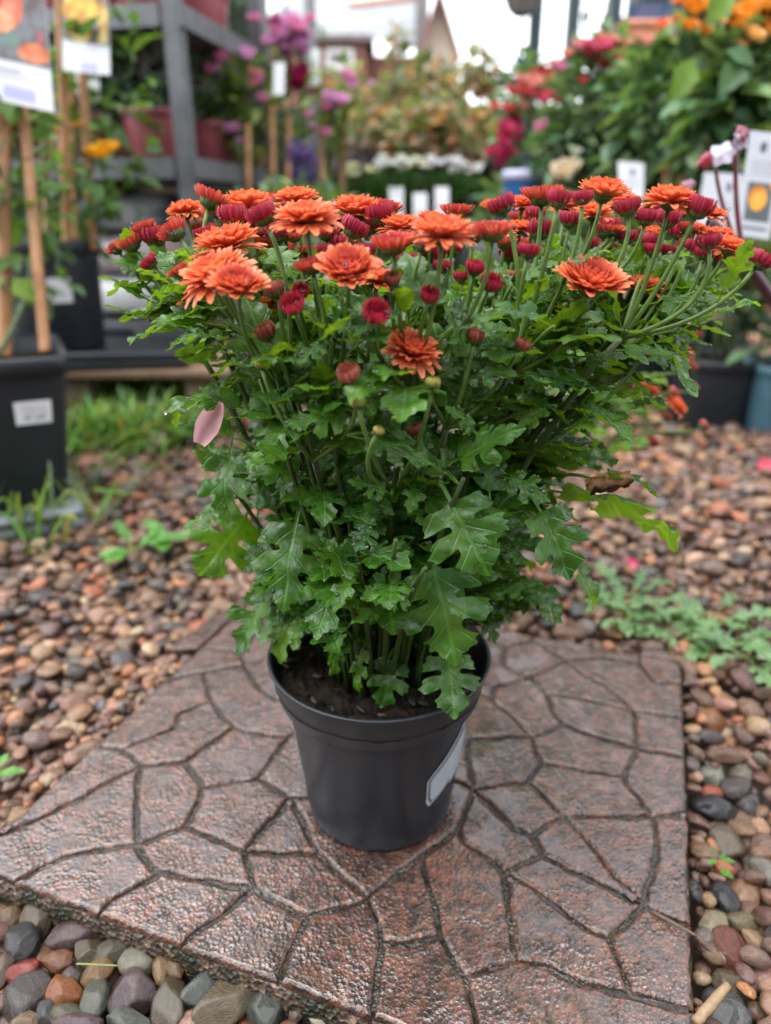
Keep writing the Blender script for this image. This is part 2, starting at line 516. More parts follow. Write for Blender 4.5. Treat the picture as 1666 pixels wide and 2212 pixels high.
for d, z in ((0.004, -.055), (-.001, -.045), (-.0015, -.014), (0.0005, -.0065), (0.004, -.0034)):
    for p in offset(so, d):
        w = 0.0016 * mnoise.noise((p.x * 120, p.y * 120, z * 300))
        vs.append((p.x + w, p.y + w, z))
for i in range(4):
    for j in range(n): fs.append((i * n + j, i * n + (j + 1) % n, (i + 1) * n + (j + 1) % n, (i + 1) * n + j))
mb.add(vs, fs, mi=1)
top = [v[:2] for v in vs[4 * n:]]
inner = [(x * .008 - .36, y * .008 + .2) for x in range(100) for y in range(100)]
inner = [p for p in inner if inside(p, SLAB) and pdist(p, SLAB) > .008]
tv, te, tf, *_ = delaunay_2d_cdt([Vector(p) for p in top + inner], [(i, (i + 1) % n) for i in range(n)], [], 1, 1e-6)
mb.add([(p.x, p.y, -.0026 + .0013 * mnoise.noise((p.x * 32, p.y * 32, 0)) + .0006 * mnoise.noise((p.x * 110, p.y * 110, 3))) for p in tv], tf)
mb.build('concrete_base', [M_JOINT, M_SIDE], slab)
for ci, cell in enumerate(slab_cells()):
    o0 = refine(cell, .0045, .0016, ci)
    n = len(o0)
    if n < 8: continue
    rings = [(0.0006, -.0052), (0.0010, -.0017), (0.0019, -.0006), (0.0040, 0.0)]
    tilt = Vector((U(-.006, .006), U(-.006, .006)))
    cc = sum(cell, Vector((0, 0))) / len(cell)
    dz = U(-.0006, .0006)
    hgt = lambda p: dz + (p - cc).dot(tilt) + .0009 * mnoise.noise((p.x * 45, p.y * 45, ci)) + .0005 * mnoise.noise((p.x * 150, p.y * 150, ci))
    mb = MB(); vs = []; fs = []
    rp = []
    for d, _ in rings:
        q0 = offset(o0, d)
        q1 = offset(o0, d + .0013)
        rp.append([a.lerp(b_, max(0, min(1, .5 + 1.3 * mnoise.noise((a.x * 38, a.y * 38, 8))))) for a, b_ in zip(q0, q1)])
    for k, (d, z) in enumerate(rings):
        for p in rp[k]: vs.append((p.x, p.y, z + (hgt(p) if k > 0 else 0)))
    for k in range(3):
        for j in range(n): fs.append((k * n + j, k * n + (j + 1) % n, (k + 1) * n + (j + 1) % n, (k + 1) * n + j))
    ring = rp[3]
    xs = [p.x for p in ring]; ys = [p.y for p in ring]
    inn = []
    y = min(ys)
    while y < max(ys):
        x = min(xs)
        while x < max(xs):
            q = (x + U(-.001, .001), y + U(-.001, .001))
            if inside(q, ring) and pdist(q, ring) > .003: inn.append(Vector(q))
            x += .0065
        y += .0065
    base = len(vs) - n
    try:
        tv, te, tf, ov, *_ = delaunay_2d_cdt([Vector(p) for p in ring] + inn, [(i, (i + 1) % n) for i in range(n)], [], 1, 1e-7)
    except Exception:
        continue
    mb.add(vs, fs)
    mb.add([(p.x, p.y, hgt(p)) for p in tv], tf)
    o = mb.build('stone', M_STONE, slab)
print('slab stones', len([c for c in slab.children]))

# ------------------------------------------------------------------ gravel
def pebble_mat(name, obj):
    m, n, l, b = nt(name)
    if obj:
        oi = n.new('ShaderNodeObjectInfo'); base = oi.outputs['Color']
    else:
        at = n.new('ShaderNodeAttribute'); at.attribute_name = 'Col'; base = at.outputs[0]
    tc = n.new('ShaderNodeTexCoord')
    mp = n.new('ShaderNodeMapping')
    l.new(tc.outputs['Object'], mp.inputs[0])
    if obj:
        ml = n.new('ShaderNodeVectorMath'); ml.operation = 'SCALE'; ml.inputs[0].default_value = (37, 11, 23)
        l.new(oi.outputs['Random'], ml.inputs['Scale']); l.new(ml.outputs[0], mp.inputs['Location'])
    sc = 1.0 if obj else 80.0
    t = tex(n, l, 'noise', 3.0 * sc, 8, vec=mp.outputs[0], rough=.7)
    w = n.new('ShaderNodeTexWave'); w.inputs['Scale'].default_value = 1.1 * sc; w.inputs['Distortion'].default_value = 6; w.inputs['Detail'].default_value = 4
    l.new(mp.outputs[0], w.inputs['Vector'])
    sp = tex(n, l, 'noise', 18 * sc, 3, vec=mp.outputs[0])
    c = mix(n, l, 1.0, base, ramp(n, l, t.outputs[0], [(0.25, 0.32), (0.5, 0.68), (0.75, .95)]), 'MULTIPLY')
    c = mix(n, l, ramp(n, l, w.outputs[0], [(0.90, 0.0), (0.99, 0.05)]), c, (.30, .24, .18))
    c = mix(n, l, ramp(n, l, sp.outputs[0], [(0.62, 0.0), (0.7, 0.5)]), c, (.03, .026, .024))
    l.new(c, b.inputs['Base Color'])
    l.new(ramp(n, l, t.outputs[0], [(0.35, 0.08), (0.7, 0.26)]), b.inputs['Roughness'])
    b.inputs['Coat Weight'].default_value = .7; b.inputs['Coat IOR'].default_value = 1.33; b.inputs['Coat Roughness'].default_value = .05; b.inputs['Specular IOR Level'].default_value = .35
    h = n.new('ShaderNodeMath'); h.operation = 'ADD'
    l.new(t.outputs[0], h.inputs[0]); l.new(sp.outputs[0], h.inputs[1])
    bump(n, l, b, h.outputs[0], 0.5, 0.003 if not obj else 0.004)
    return m
M_PEB_O, M_PEB_V = pebble_mat('wet_pebble', True), pebble_mat('wet_pebble_mass', False)
def pebble_shape(seed, sub, ang=0.5, cuts=7, lump=.10):
    rr = random.Random(seed)
    v = ICO[sub][0].copy()
    off = rr.uniform(0, 100)
    for i in range(len(v)):
        q = Vector(v[i]) * .9 + Vector((off, 0, 0))
        v[i] *= 1 + lump * mnoise.noise(q) + lump * .45 * mnoise.noise(q * 2.7)
    for _ in range(cuts):
        d = np.array(Vector((rr.gauss(0, 1), rr.gauss(0, 1), rr.gauss(0, 1))).normalized())
        h = rr.uniform(.66, .95)
        e = v @ d - h
        v -= np.outer(np.where(e > 0, e * ang, 0), d)
    v /= np.abs(v).max(0)
    return v
def pebble_mesh(seed, sub, ang, name='pebble', cuts=7, lump=.10):
    v = pebble_shape(seed, sub, ang, cuts, lump)
    me = bpy.data.meshes.new(name)
    me.from_pydata([tuple(x) for x in v], [], ICO[sub][1])
    me.polygons.foreach_set('use_smooth', [True] * len(me.polygons))
    me.materials.append(M_PEB_O)
    return me
PAL = [((.15, .088, .058), 6), ((.11, .06, .042), 5), ((.21, .13, .08), 5), ((.29, .19, .115), 3.5), ((.12, .11, .105), 2.2), ((.085, .085, .09), 1.8),
       ((.42, .33, .23), 1.6), ((.32, .11, .05), 2.0), ((.34, .17, .08), 2.2), ((.13, .08, .072), 3.5), ((.18, .13, .115), 3), ((.035, .032, .032), 1.6), ((.13, .12, .09), 1.4), ((.26, .16, .125), 3.5)]
def pick_col(rr=R):
    t = rr.uniform(0, sum(w for _, w in PAL))
    for c, w in PAL:
        t -= w
        if t <= 0: break
    k = rr.uniform(.85, 1.5)
    return tuple(min(.8, x * k * w * rr.uniform(.93, 1.07)) for x, w in zip(c, (1.08, .95, .84)))
# large stones seen one by one (centre, width, height in pixels of two enlarged crops; A bottom-left, B bottom-right)
HERO = [
 ('A', 170, 1150, 140, 230, 10, (.12, .095, .065), 'upright olive-brown pebble leaning by the mossy slab edge'),
 ('A', 45, 1130, 110, 110, 20, (.17, .11, .065), 'tan-brown rounded pebble beside the upright olive-brown one'),
 ('A', 100, 1255, 200, 170, -35, (.022, .023, .025), 'black angular wet stone below the upright olive-brown pebble'),
 ('A', 355, 1215, 255, 140, 5, (.075, .042, .04), 'dark purple-brown oblong pebble against the mossy slab edge'),
 ('A', 280, 1350, 170, 100, 0, (.20, .085, .045), 'orange-brown flat pebble under the dark purple-brown one'),
 ('A', 115, 1400, 165, 120, 10, (.30, .07, .03), 'red-orange wet pebble next to the black angular stone'),
 ('A', 130, 1510, 230, 200, 40, (.07, .055, .048), 'dark brown cracked stone below the red-orange pebble'),
 ('A', 305, 1500, 175, 130, -25, (.32, .13, .05), 'bright orange-brown pebble beside the dark cracked stone'),
 ('A', 432, 1300, 140, 140, 60, (.13, .105, .07), 'olive-brown blunt pebble touching a smooth dark olive one'),
 ('A', 545, 1295, 170, 120, 30, (.10, .085, .055), 'smooth dark olive pebble under the slab edge with a grass blade'),
 ('A', 470, 1410, 155, 125, 10, (.24, .15, .08), 'tan half-round pebble above a grey-green one'),
 ('A', 460, 1535, 145, 180, 5, (.11, .115, .09), 'grey-green squarish pebble with a pale vein line'),
 ('A', 660, 1345, 190, 125, -5, (.24, .23, .18), 'pale greenish mottled stone behind the purple-grey slab-like pebble'),
 ('A', 715, 1308, 80, 75, 0, (.38, .09, .035), 'small bright orange-red pebble under the slab edge'),
 ('A', 790, 1385, 85, 135, 10, (.28, .18, .10), 'upright tan split pebble under the slab edge'),
 ('A', 855, 1370, 85, 145, 20, (.20, .12, .07), 'brown jagged pebble pressed against the tan split one'),
 ('A', 650, 1492, 235, 205, 20, (.13, .095, .10), 'large flat purple-grey pebble with a broad wet shine'),
 ('A', 825, 1570, 165, 245, 0, (.11, .09, .06), 'long olive-brown pebble standing on end'),
 ('A', 985, 1475, 250, 150, 48, (.12, .135, .12), 'grey-green oval pebble slanting up to the slab edge'),
 ('A', 1105, 1535, 350, 185, 45, (.15, .12, .075), 'very large olive-brown oblong pebble slanting up to the slab'),
 ('A', 1300, 1565, 205, 200, 30, (.075, .085, .07), 'dark green-grey wedge-shaped pebble with glossy top'),
 ('A', 1440, 1590, 95, 105, 0, (.15, .11, .075), 'small brown pebble between the wedge-shaped and the white one'),
 ('A', 1592, 1625, 155, 115, -20, (.55, .50, .40), 'cream-white quartz pebble under the slab edge'),
 ('A', 620, 1640, 220, 105, -10, (.12, .13, .105), 'low grey-green pebble under the large purple-grey one'),
 ('A', 372, 1650, 240, 95, 0, (.12, .075, .08), 'dull purple speckled pebble at the bottom of the stones'), ('A', 315, 1605, 140, 90, 0, (.12, .11, .07), 'small olive pebble above the purple speckled one'),
 ('A', 120, 1645, 135, 90, 0, (.24, .16, .11), 'tan-brown knobbly pebble below the dark cracked stone'),
 ('A', 345, 1422, 105, 85, 20, (.11, .09, .08), 'small grey-brown pebble between orange and tan ones'),
 ('A', 225, 1600, 100, 120, 30, (.07, .07, .07), 'dark grey pebble tucked by the orange-brown one'),
 ('A', 10, 1385, 90, 165, 0, (.13, .085, .06), 'brown upright pebble beside the red-orange one'),
 ('B', 1500, 597, 225, 150, -10, (.018, .019, .022), 'jet black glossy angular stone by the slab edge'),
 ('B', 1475, 445, 115, 105, 0, (.36, .37, .29), 'pale greenish-white round pebble by the slab edge'),
 ('B', 1478, 525, 105, 60, 0, (.42, .11, .04), 'small orange-red pebble above the jet black stone'),
 ('B', 1540, 760, 195, 170, 10, (.15, .115, .075), 'olive-brown lumpy pebble below the jet black stone'),
 ('B', 1480, 1165, 160, 120, 25, (.38, .33, .23), 'pale cream mottled pebble overlapping the slab edge'),
 ('B', 1560, 1285, 175, 190, 15, (.20, .075, .055), 'red-brown block-shaped wet pebble below the cream mottled one'),
 ('B', 1535, 1040, 135, 160, 20, (.025, .025, .027), 'black rounded pebble under the green seedling'),
 ('B', 1470, 168, 145, 125, 0, (.34, .17, .09), 'terracotta-coloured block-shaped pebble by the slab edge'),
 ('B', 1537, 340, 200, 85, -5, (.22, .13, .10), 'brown-pink brick-shaped pebble above the pale greenish one'),
 ('B', 1470, 255, 140, 70, -5, (.13, .10, .105), 'flat purple-grey pebble under the terracotta block'),
 ('B', 1560, 1450, 155, 125, 0, (.16, .12, .08), 'brown-tan pebble under the dry twig'),
 ('B', 1585, 1605, 225, 175, 10, (.15, .15, .15), 'large plain grey stone beside the dry twig'),
 ('B', 1622, 1155, 145, 95, -10, (.26, .21, .14), 'tan speckled pebble beside the cream mottled one'),
 ('B', 1595, 505, 160, 120, 20, (.085, .065, .055), 'dark brown angular pebble near the pale greenish one'),
]
heropos = []
for i, (w, cx, cy, pw, ph, rot, colr, lab) in enumerate(HERO):
    px, py = (0 if w == 'A' else 885) + cx * .4427, 1475 + cy * .4427
    z = -.021 if w == 'A' else -.015
    p = G(px, py, z)
    k = .4427
    a = pxm(pw * k, p) / 2 * 1.1; b = pxm(ph * k, p) / 2 * 1.2
    c = min(a, b) * .78
    me = pebble_mesh(100 + i, 4, U(.7, .95), 'stone', 11, .16)
    o = link('stone', me)
    o.location = p + Vector((0, 0, -.35 * c))
    o.scale = (a, b, c)
    o.rotation_euler = (math.radians(U(2, 12)), math.radians(U(-8, 8)), math.radians(rot))
    mean = sum(colr) / 3; o.color = (*[max(.008, (mean + (v - mean) * 1.45) * .56) for v in colr], 1)
    tag(o, lab, 'stone', 'large stones in the gravel')
    heropos.append((p.x, p.y, max(a, b) * .64, min(a, b) * .8))

gravel = thing('gravel_bed', 'bed of wet mixed brown, grey and orange pebbles', None, (0, 1, -.06), kind='structure')
SH2 = [pebble_shape(i, 2, .85, 9, .16) for i in range(18)]
PM = [pebble_mesh(40 + i, 3, U(.55, .95), 'pebble', 10, .16) for i in range(20)]
def glevel(x, y):
    return (-.027 if (x < .05 and y < .42) else -.022) + .008 * mnoise.noise((x * 3.1, y * 3.1, 5)) + (.010 if x > .2 else 0) + (.004 if y > .8 else 0)
peb = []
for layer in (0, 1):
    y = 0.16
    while y < 4.2:
        st = .0180 + max(0, y - .9) * .011
        hw = .36 + y * .66
        x = -hw
        while x < hw:
            px, py = x + U(-.45, .45) * st + (st / 2 if layer else 0), y + U(-.45, .45) * st
            x += st
            if layer and R.random() < .42: continue
            if layer == 0 and y > 2.2: continue
            s = st * R.choice((.42, .5, .55, .62, .72, .9)) * U(.85, 1.15)
            d = pdist((px, py), SLAB) if y < 1.1 else 1
            if y < 1.1 and inside((px, py), SLAB): d = -d
            if d < s * (.62 if layer else .8): continue
            if any((px - hx) ** 2 + (py - hy) ** 2 < (hs_ + s * .35) ** 2 for hx, hy, hs_, _ in heropos) and layer: continue
            if any((px - hx) ** 2 + (py - hy) ** 2 < (hm * .7) ** 2 for hx, hy, _, hm in heropos): continue
            z = glevel(px, py) - (.014 if layer == 0 else 0) + U(-.003, .004)
            peb.append((px, py, z, s, s * U(.62, .95), s * U(.42, .68), U(-.5, .5), U(-.5, .5), U(0, 6.28), pick_col()))
        y += st * .92
edge_r = random.Random(77)
for a_, b_, n_, lo, hi in ((fr, br, 300, -.026, -.010), (br, bl, 160, -.026, -.012), (bl, fl, 200, -.026, -.012), (fl, fr, 130, -.040, -.026)):
    d_ = (b_ - a_).normalized(); out_ = Vector((d_.y, -d_.x))
    if out_.dot((a_ + b_) / 2 - (bl + fr) / 2) < 0: out_ = -out_
    for _ in range(n_):                                  # small stones packed along the slab's edges
        s = edge_r.uniform(.004, .0095)
        q = a_.lerp(b_, edge_r.random()) + out_ * (s * .85 + edge_r.uniform(0, .03))
        if any((q.x - hx) ** 2 + (q.y - hy) ** 2 < (hs_ * 1.35 + s * .4) ** 2 for hx, hy, hs_, _ in heropos): continue
        peb.append((q.x, q.y, edge_r.uniform(lo, hi), s, s * edge_r.uniform(.65, .95), s * edge_r.uniform(.5, .75), edge_r.uniform(-.6, .6), edge_r.uniform(-.6, .6), edge_r.uniform(0, 6.28), pick_col(edge_r)))
print('pebbles', len(peb))
def seen_size(q):
    x, y = proj(q[:3])
    if not (-20 < x < 1690 and 900 < y < 2230): return 0
    if 560 < x < 1080 and y < 1860 and y > 1250: return 0
    if 430 < x < 1300 and y < 1320: return 0
    return q[3] / depth(q) * (1 if q[2] > glevel(q[0], q[1]) - .008 else .5)
order = sorted(range(len(peb)), key=lambda i: -seen_size(peb[i]))
single = set(order[:270])
mb_v, mb_f, mb_c = [], [], []
off = 0
f2 = np.array(ICO[2][1])
for i, (x, y, z, a, b, c, rx, ry, rz, colr) in enumerate(peb):
    if i in single:
        o = link('pebble', R.choice(PM), gravel)
        o.location = (x, y, z); o.scale = (a, b, c); o.rotation_euler = (rx, ry, rz); o.color = (*colr, 1)
        continue
    rot = np.array(Matrix.Rotation(rz, 3, 'Z') @ Matrix.Rotation(ry, 3, 'Y') @ Matrix.Rotation(rx, 3, 'X'))
    v = (R.choice(SH2) * (a, b, c)) @ rot.T + (x, y, z)
    mb_v.append(v); mb_f.append(f2 + off); mb_c.append(np.tile((*colr, 1), (len(v), 1))); off += len(v)
def np_mesh(name, V, Fc, C, mats):
    V = np.concatenate(V).astype(np.float32); Fc = np.concatenate(Fc).astype(np.int32); C = np.concatenate(C).astype(np.float32)
    me = bpy.data.meshes.new(name)
    k = Fc.shape[1]
    me.vertices.add(len(V)); me.vertices.foreach_set('co', V.ravel())
    me.loops.add(Fc.size); me.loops.foreach_set('vertex_index', Fc.ravel())
    me.polygons.add(len(Fc)); me.polygons.foreach_set('loop_start', np.arange(0, Fc.size, k, dtype=np.int32))
    me.update(calc_edges=True)
    me.polygons.foreach_set('use_smooth', np.ones(len(Fc), bool))
    a = me.color_attributes.new('Col', 'FLOAT_COLOR', 'POINT'); a.data.foreach_set('color', C.ravel())
    me.materials.append(mats)
    me.validate()
    return me
link('pebbles', np_mesh('pebbles', mb_v, mb_f, mb_c, M_PEB_V), gravel, 'stuff')
# ------------------------------------------------------------------ pot of the chrysanthemum
PX, PY = -.005, .478
def pot_mat():
    m, n, l, b = nt('black_plastic')
    t = tex(n, l, 'noise', 26, 6); sp = tex(n, l, 'noise', 240, 3); hz = tex(n, l, 'noise', 9, 4)
    c = ramp(n, l, t.outputs[0], [(0.3, (.009, .0115, .016)), (0.7, (.015, .019, .026))])
    c = mix(n, l, ramp(n, l, sp.outputs[0], [(0.70, 0.0), (0.76, 0.5)]), c, (.10, .075, .055))      # splashed grit
    c = mix(n, l, ramp(n, l, hz.outputs[0], [(0.5, 0.0), (0.75, 0.15)]), c, (.05, .054, .06))      # dried dust
    l.new(c, b.inputs['Base Color'])
    l.new(ramp(n, l, t.outputs[0], [(0.3, .28), (0.7, .46)]), b.inputs['Roughness'])
    b.inputs['Specular IOR Level'].default_value = .35
    bump(n, l, b, sp.outputs[0], .15, .0005)
    return m
M_POT = pot_mat()
def soil_mat():
    m, n, l, b = nt('dark_compost')
    v = tex(n, l, 'voronoi', 160); t = tex(n, l, 'noise', 90, 6)
    c = ramp(n, l, v.outputs['Color'], [(0.0, (.006, .005, .004)), (0.6, (.02, .014, .010)), (0.85, (.045, .03, .02)), (1.0, (.11, .07, .045))])
    l.new(mix(n, l, 1.0, c, (.6, .55, .5), 'MULTIPLY'), b.inputs['Base Color']); b.inputs['Roughness'].default_value = .75; b.inputs['Specular IOR Level'].default_value = .2
    n1 = bump(n, l, None, v.outputs['Distance'], .8, .004)
    bump(n, l, b, t.outputs[0], .8, .004, n1)
    return m
M_SOIL = soil_mat()
pot = thing('flower_pot', 'round black plastic pot holding the orange chrysanthemum on the paving slab', 'plant pot', (PX, PY, .001))
mb = MB()
lathe(mb, [(0, .001), (.050, .001), (.0585, .0012), (.0606, .003), (.0612, .007), (.0735, .1135), (.0742, .1155)], 72, (PX, PY, 0))
mb.build('body', M_POT, pot)
mb = MB()
lathe(mb, [(.0742, .1156), (.0772, .1162), (.0795, .1180), (.0806, .1205), (.0858, .1468), (.0872, .1482), (.0876, .1495), (.0870, .1506), (.0852, .1508), (.0842, .1496), (.0775, .1215), (.0705, .105)], 72, (PX, PY, 0))
mb.build('rim', M_POT, pot)
# compost: lumpy disc
mb = MB()
vs, fs = [(PX, PY, .137)], []
NR, NA = 26, 72
for i in range(1, NR + 1):
    r = .0828 * i / NR
    for j in range(NA):
        a = 2 * math.pi * j / NA
        x, y = PX + r * math.cos(a), PY + r * math.sin(a)
        h = .0055 * mnoise.noise((x * 60, y * 60, 0)) + .0042 * mnoise.noise((x * 150, y * 150, 4)) + .0025 * mnoise.noise((x * 340, y * 340, 9))
        vs.append((x, y, .1335 + h * (1.2 if i < NR - 1 else .4) - .004 * (i / NR) ** 3))
fs += [(0, 1 + j, 1 + (j + 1) % NA) for j in range(NA)]
for i in range(NR - 1):
    for j in range(NA): fs.append((1 + i * NA + j, 1 + (i + 1) * NA + j, 1 + (i + 1) * NA + (j + 1) % NA, 1 + i * NA + (j + 1) % NA))
mb.add(vs, fs)
mb.build('compost', M_SOIL, pot)
M_CHIP = vcol('bark_chip', .6, 1, .3, 200, .4)
mb = MB()
for k in range(46):
    a, r = U(0, 6.28), .078 * math.sqrt(U(.05, 1))
    p = Vector((PX + r * math.cos(a), PY + r * math.sin(a), .1375 + U(0, .002)))
    s = U(.002, .0065)
    v = (pebble_shape(k, 2, .8) * (s, s * U(.3, .6), s * U(.25, .45))) @ np.array(Matrix.Rotation(U(0, 6.28), 3, 'Z') @ Matrix.Rotation(U(-.5, .5), 3, 'X')).T + np.array(p)
    mb.add(v, ICO[2][1], R.choice([(.008, .006, .005), (.012, .009, .007), (.02, .014, .010), (.03, .02, .013), (.06, .035, .02)]))
mb.build('bark_chips', M_CHIP, pot, kind='stuff')
# printed sticker wrapped on the pot's side, and the row of small moulded marks on the other side
def pot_r(z): return .0612 + (.0735 - .0612) * (z - .007) / (.1135 - .007)
def wrap(mb, poly, lift, nsub=14, step=.05):
    # poly in (angle, height); triangulated finely and laid on the pot wall
    pts = []
    for i, a in enumerate(poly):
        b = poly[(i + 1) % len(poly)]
        for j in range(nsub): pts.append(Vector(a).lerp(Vector(b), j / nsub))
    n = len(pts)
    lo = [min(p[k] for p in pts) for k in (0, 1)]; hi = [max(p[k] for p in pts) for k in (0, 1)]
    inn = [Vector((lo[0] + (hi[0] - lo[0]) * i / 16, lo[1] + (hi[1] - lo[1]) * j / 10)) for i in range(17) for j in range(11)]
    sc = Vector((.07, 1))
    inn = [p for p in inn if inside(p, pts) and pdist((p[0] * .07, p[1]), [(q[0] * .07, q[1]) for q in pts]) > .0012]
    tv, te, tf, *_ = delaunay_2d_cdt([Vector((p[0] * .07, p[1])) for p in pts + inn], [(i, (i + 1) % n) for i in range(n)], [], 1, 1e-7)
    mb.add([(PX + (pot_r(p[1]) + lift) * math.cos(p[0] / .07), PY + (pot_r(p[1]) + lift) * math.sin(p[0] / .07), p[1]) for p in tv], tf)
rad = math.radians
A0 = -90 + 33
outer = [(rad(A0), .048), (rad(A0 + 3), .042), (rad(A0 + 21), .054), (rad(A0 + 24), .050), (rad(A0 + 50), .062), (rad(A0 + 50), .106), (rad(A0 + 30), .105), (rad(A0 + 3), .077), (rad(A0 - 1), .071)]
M_STK_D = plain('sticker_dark_border', (.10, .115, .13), .3, .1)
M_STK_L = plain('sticker_pale_print', (.34, .39, .44), .25, .08)
mb = MB(); wrap(mb, outer, .0005)
st = mb.build('sticker', M_STK_L, pot)
c = sum((Vector(p) for p in outer), Vector((0, 0))) / len(outer)
mb = MB(); wrap(mb, [(c[0] + (a - c[0]) * .93, c[1] + (z - c[1]) * .86) for a, z in outer], .0008)
mb.build('printed_border', M_STK_D, st)
mb = MB(); wrap(mb, [(c[0] + (a - c[0]) * .88, c[1] + (z - c[1]) * .78) for a, z in outer], .0011)
mb.build('printed_panel', M_STK_L, st)
M_MARK = plain('pale_moulded_mark', (.25, .27, .29), .5)
mb = MB()
for k in range(15):
    z = .036 + k * .0052; a = rad(-90 - 74)
    for q in range(2):
        aa = a + rad(3.0 * q + U(-.6, .6)); r = pot_r(z) + .0002
        beam(mb, (PX + r * math.cos(aa), PY + r * math.sin(aa), z), (PX + r * math.cos(aa + .02), PY + r * math.sin(aa + .02), z + .0032), .0006, .0016)
mb.build('moulded_lettering', M_MARK, pot)

# ------------------------------------------------------------------ chrysanthemum materials
def leaf_mat(name, top, back, trans=.3, wet=True):
    m, n, l, b = nt(name)
    tc = n.new('ShaderNodeTexCoord')
    uv = n.new('ShaderNodeSeparateXYZ')
    at = n.new('ShaderNodeAttribute'); at.attribute_name = 'LeafUV'
    l.new(at.outputs['Vector'], uv.inputs[0])
    def mth(op, a, b2=None, c=None):
        q = n.new('ShaderNodeMath'); q.operation = op
        for i, v in enumerate((a, b2, c)):
            if v is None: continue
            if isinstance(v, (int, float)): q.inputs[i].default_value = v
            else: l.new(v, q.inputs[i])
        return q.outputs[0]
    au = mth('ABSOLUTE', uv.outputs[0])
    rib = ramp(n, l, au, [(0.0, 1.0), (0.012, .8), (0.028, 0.0)])
    s = mth('SUBTRACT', uv.outputs[1], mth('MULTIPLY', au, 0.95))
    fr_ = mth('FRACT', mth('MULTIPLY', mth('ADD', s, 1.0), 4.2))
    dist = mth('ABSOLUTE', mth('SUBTRACT', fr_, 0.5))
    side = ramp(n, l, dist, [(0.0, .75), (0.035, .5), (0.09, 0.0)])
    vein = mth('MAXIMUM', rib, side)
    oi = n.new('ShaderNodeObjectInfo')
    sh_ = n.new('ShaderNodeVectorMath'); sh_.operation = 'SCALE'; sh_.inputs[0].default_value = (17, 31, 23); l.new(oi.outputs['Random'], sh_.inputs['Scale'])
    ps = n.new('ShaderNodeVectorMath'); ps.operation = 'ADD'; l.new(at.outputs['Vector'], ps.inputs[0]); l.new(sh_.outputs[0], ps.inputs[1])
    gp_ = n.new('ShaderNodeNewGeometry')
    LV = ps.outputs[0]
    t = tex(n, l, 'noise', 4.5, 5, vec=LV)
    place = tex(n, l, 'noise', 28, 2, vec=gp_.outputs['Position'])
    hue = n.new('ShaderNodeHueSaturation')
    l.new(mix(n, l, ramp(n, l, t.outputs[0], [(0.3, 0.0), (0.7, 1.0)]), tuple(x * .85 for x in top), tuple(x * 1.55 for x in top)), hue.inputs['Color'])
    l.new(ramp(n, l, place.outputs[0], [(0.3, .55), (0.7, 1.0)]), hue.inputs['Value'])
    l.new(ramp(n, l, place.outputs[0], [(0.3, .515), (0.7, .485)]), hue.inputs['Hue'])
    ctop = mix(n, l, mth('MULTIPLY', vein, .45), hue.outputs[0], tuple(min(1, x * 2.0 + .01) for x in top))
    geo = n.new('ShaderNodeNewGeometry')
    c = mix(n, l, geo.outputs['Backfacing'], ctop, back)
    l.new(c, b.inputs['Base Color'])
    w = tex(n, l, 'noise', 5.5, 4, vec=LV, rough=.6)
    if wet: l.new(ramp(n, l, w.outputs[0], [(0.42, 0.5), (0.58, 0.2)]), b.inputs['Roughness'])
    else: b.inputs['Roughness'].default_value = .45
    b.inputs['Specular IOR Level'].default_value = .55
    if wet:
        l.new(ramp(n, l, w.outputs[0], [(0.49, 0.05), (0.54, 1.0)]), b.inputs['Coat Weight']); b.inputs['Coat Roughness'].default_value = .07; b.inputs['Coat IOR'].default_value = 1.4
        wb = tex(n, l, 'noise', 13, 3, vec=LV); l.new(bump(n, l, None, wb.outputs[0], .9, .0022), b.inputs['Coat Normal'])
    h = mth('ADD', mth('MULTIPLY', vein, -1.0), mth('MULTIPLY', t.outputs[0], 1.2))
    fine = tex(n, l, 'noise', 60, 2, vec=LV)
    n1 = bump(n, l, None, h, .55, .0012)
    bump(n, l, b, fine.outputs[0], .25, .0006, n1)
    tr = n.new('ShaderNodeBsdfTranslucent')
    l.new(mix(n, l, 1.0, c, (1.5, 1.25, .35), 'MULTIPLY'), tr.inputs[0])
    l.new(n1, tr.inputs['Normal'])
    mx = n.new('ShaderNodeMixShader'); mx.inputs[0].default_value = trans
    l.new(b.outputs[0], mx.inputs[1]); l.new(tr.outputs[0], mx.inputs[2])
    l.new(mx.outputs[0], n['Material Output'].inputs[0])
    return m
M_LEAF = leaf_mat('wet_chrysanthemum_leaf', (.055, .165, .016), (.12, .26, .022), .46)
M_LEAF_L = leaf_mat('young_chrysanthemum_leaf', (.11, .27, .018), (.16, .33, .028), .55)
def stem_mat(name='ridged_green_stem', k=1.0):
    m, n, l, b = nt(name)
    t = tex(n, l, 'noise', 120, 4)
    l.new(ramp(n, l, t.outputs[0], [(0.3, (.055 * k, .125 * k, .018 * k)), (0.7, (.11 * k, .20 * k, .032 * k))]), b.inputs['Base Color'])
    b.inputs['Roughness'].default_value = .5
    bump(n, l, b, t.outputs[0], .4, .0006)
    return m
M_STEM = stem_mat()
M_STEM_D = stem_mat('older_dark_stem', .42)
M_PETAL = vcol('wet_petal', .42, 1.0, .13, 420, .15, .38, (1.0, .9, .85), .45, .0003, .18)
M_CALYX = vcol('green_calyx', .45, 1.0, .25, 300, .3, .1, None, .5)

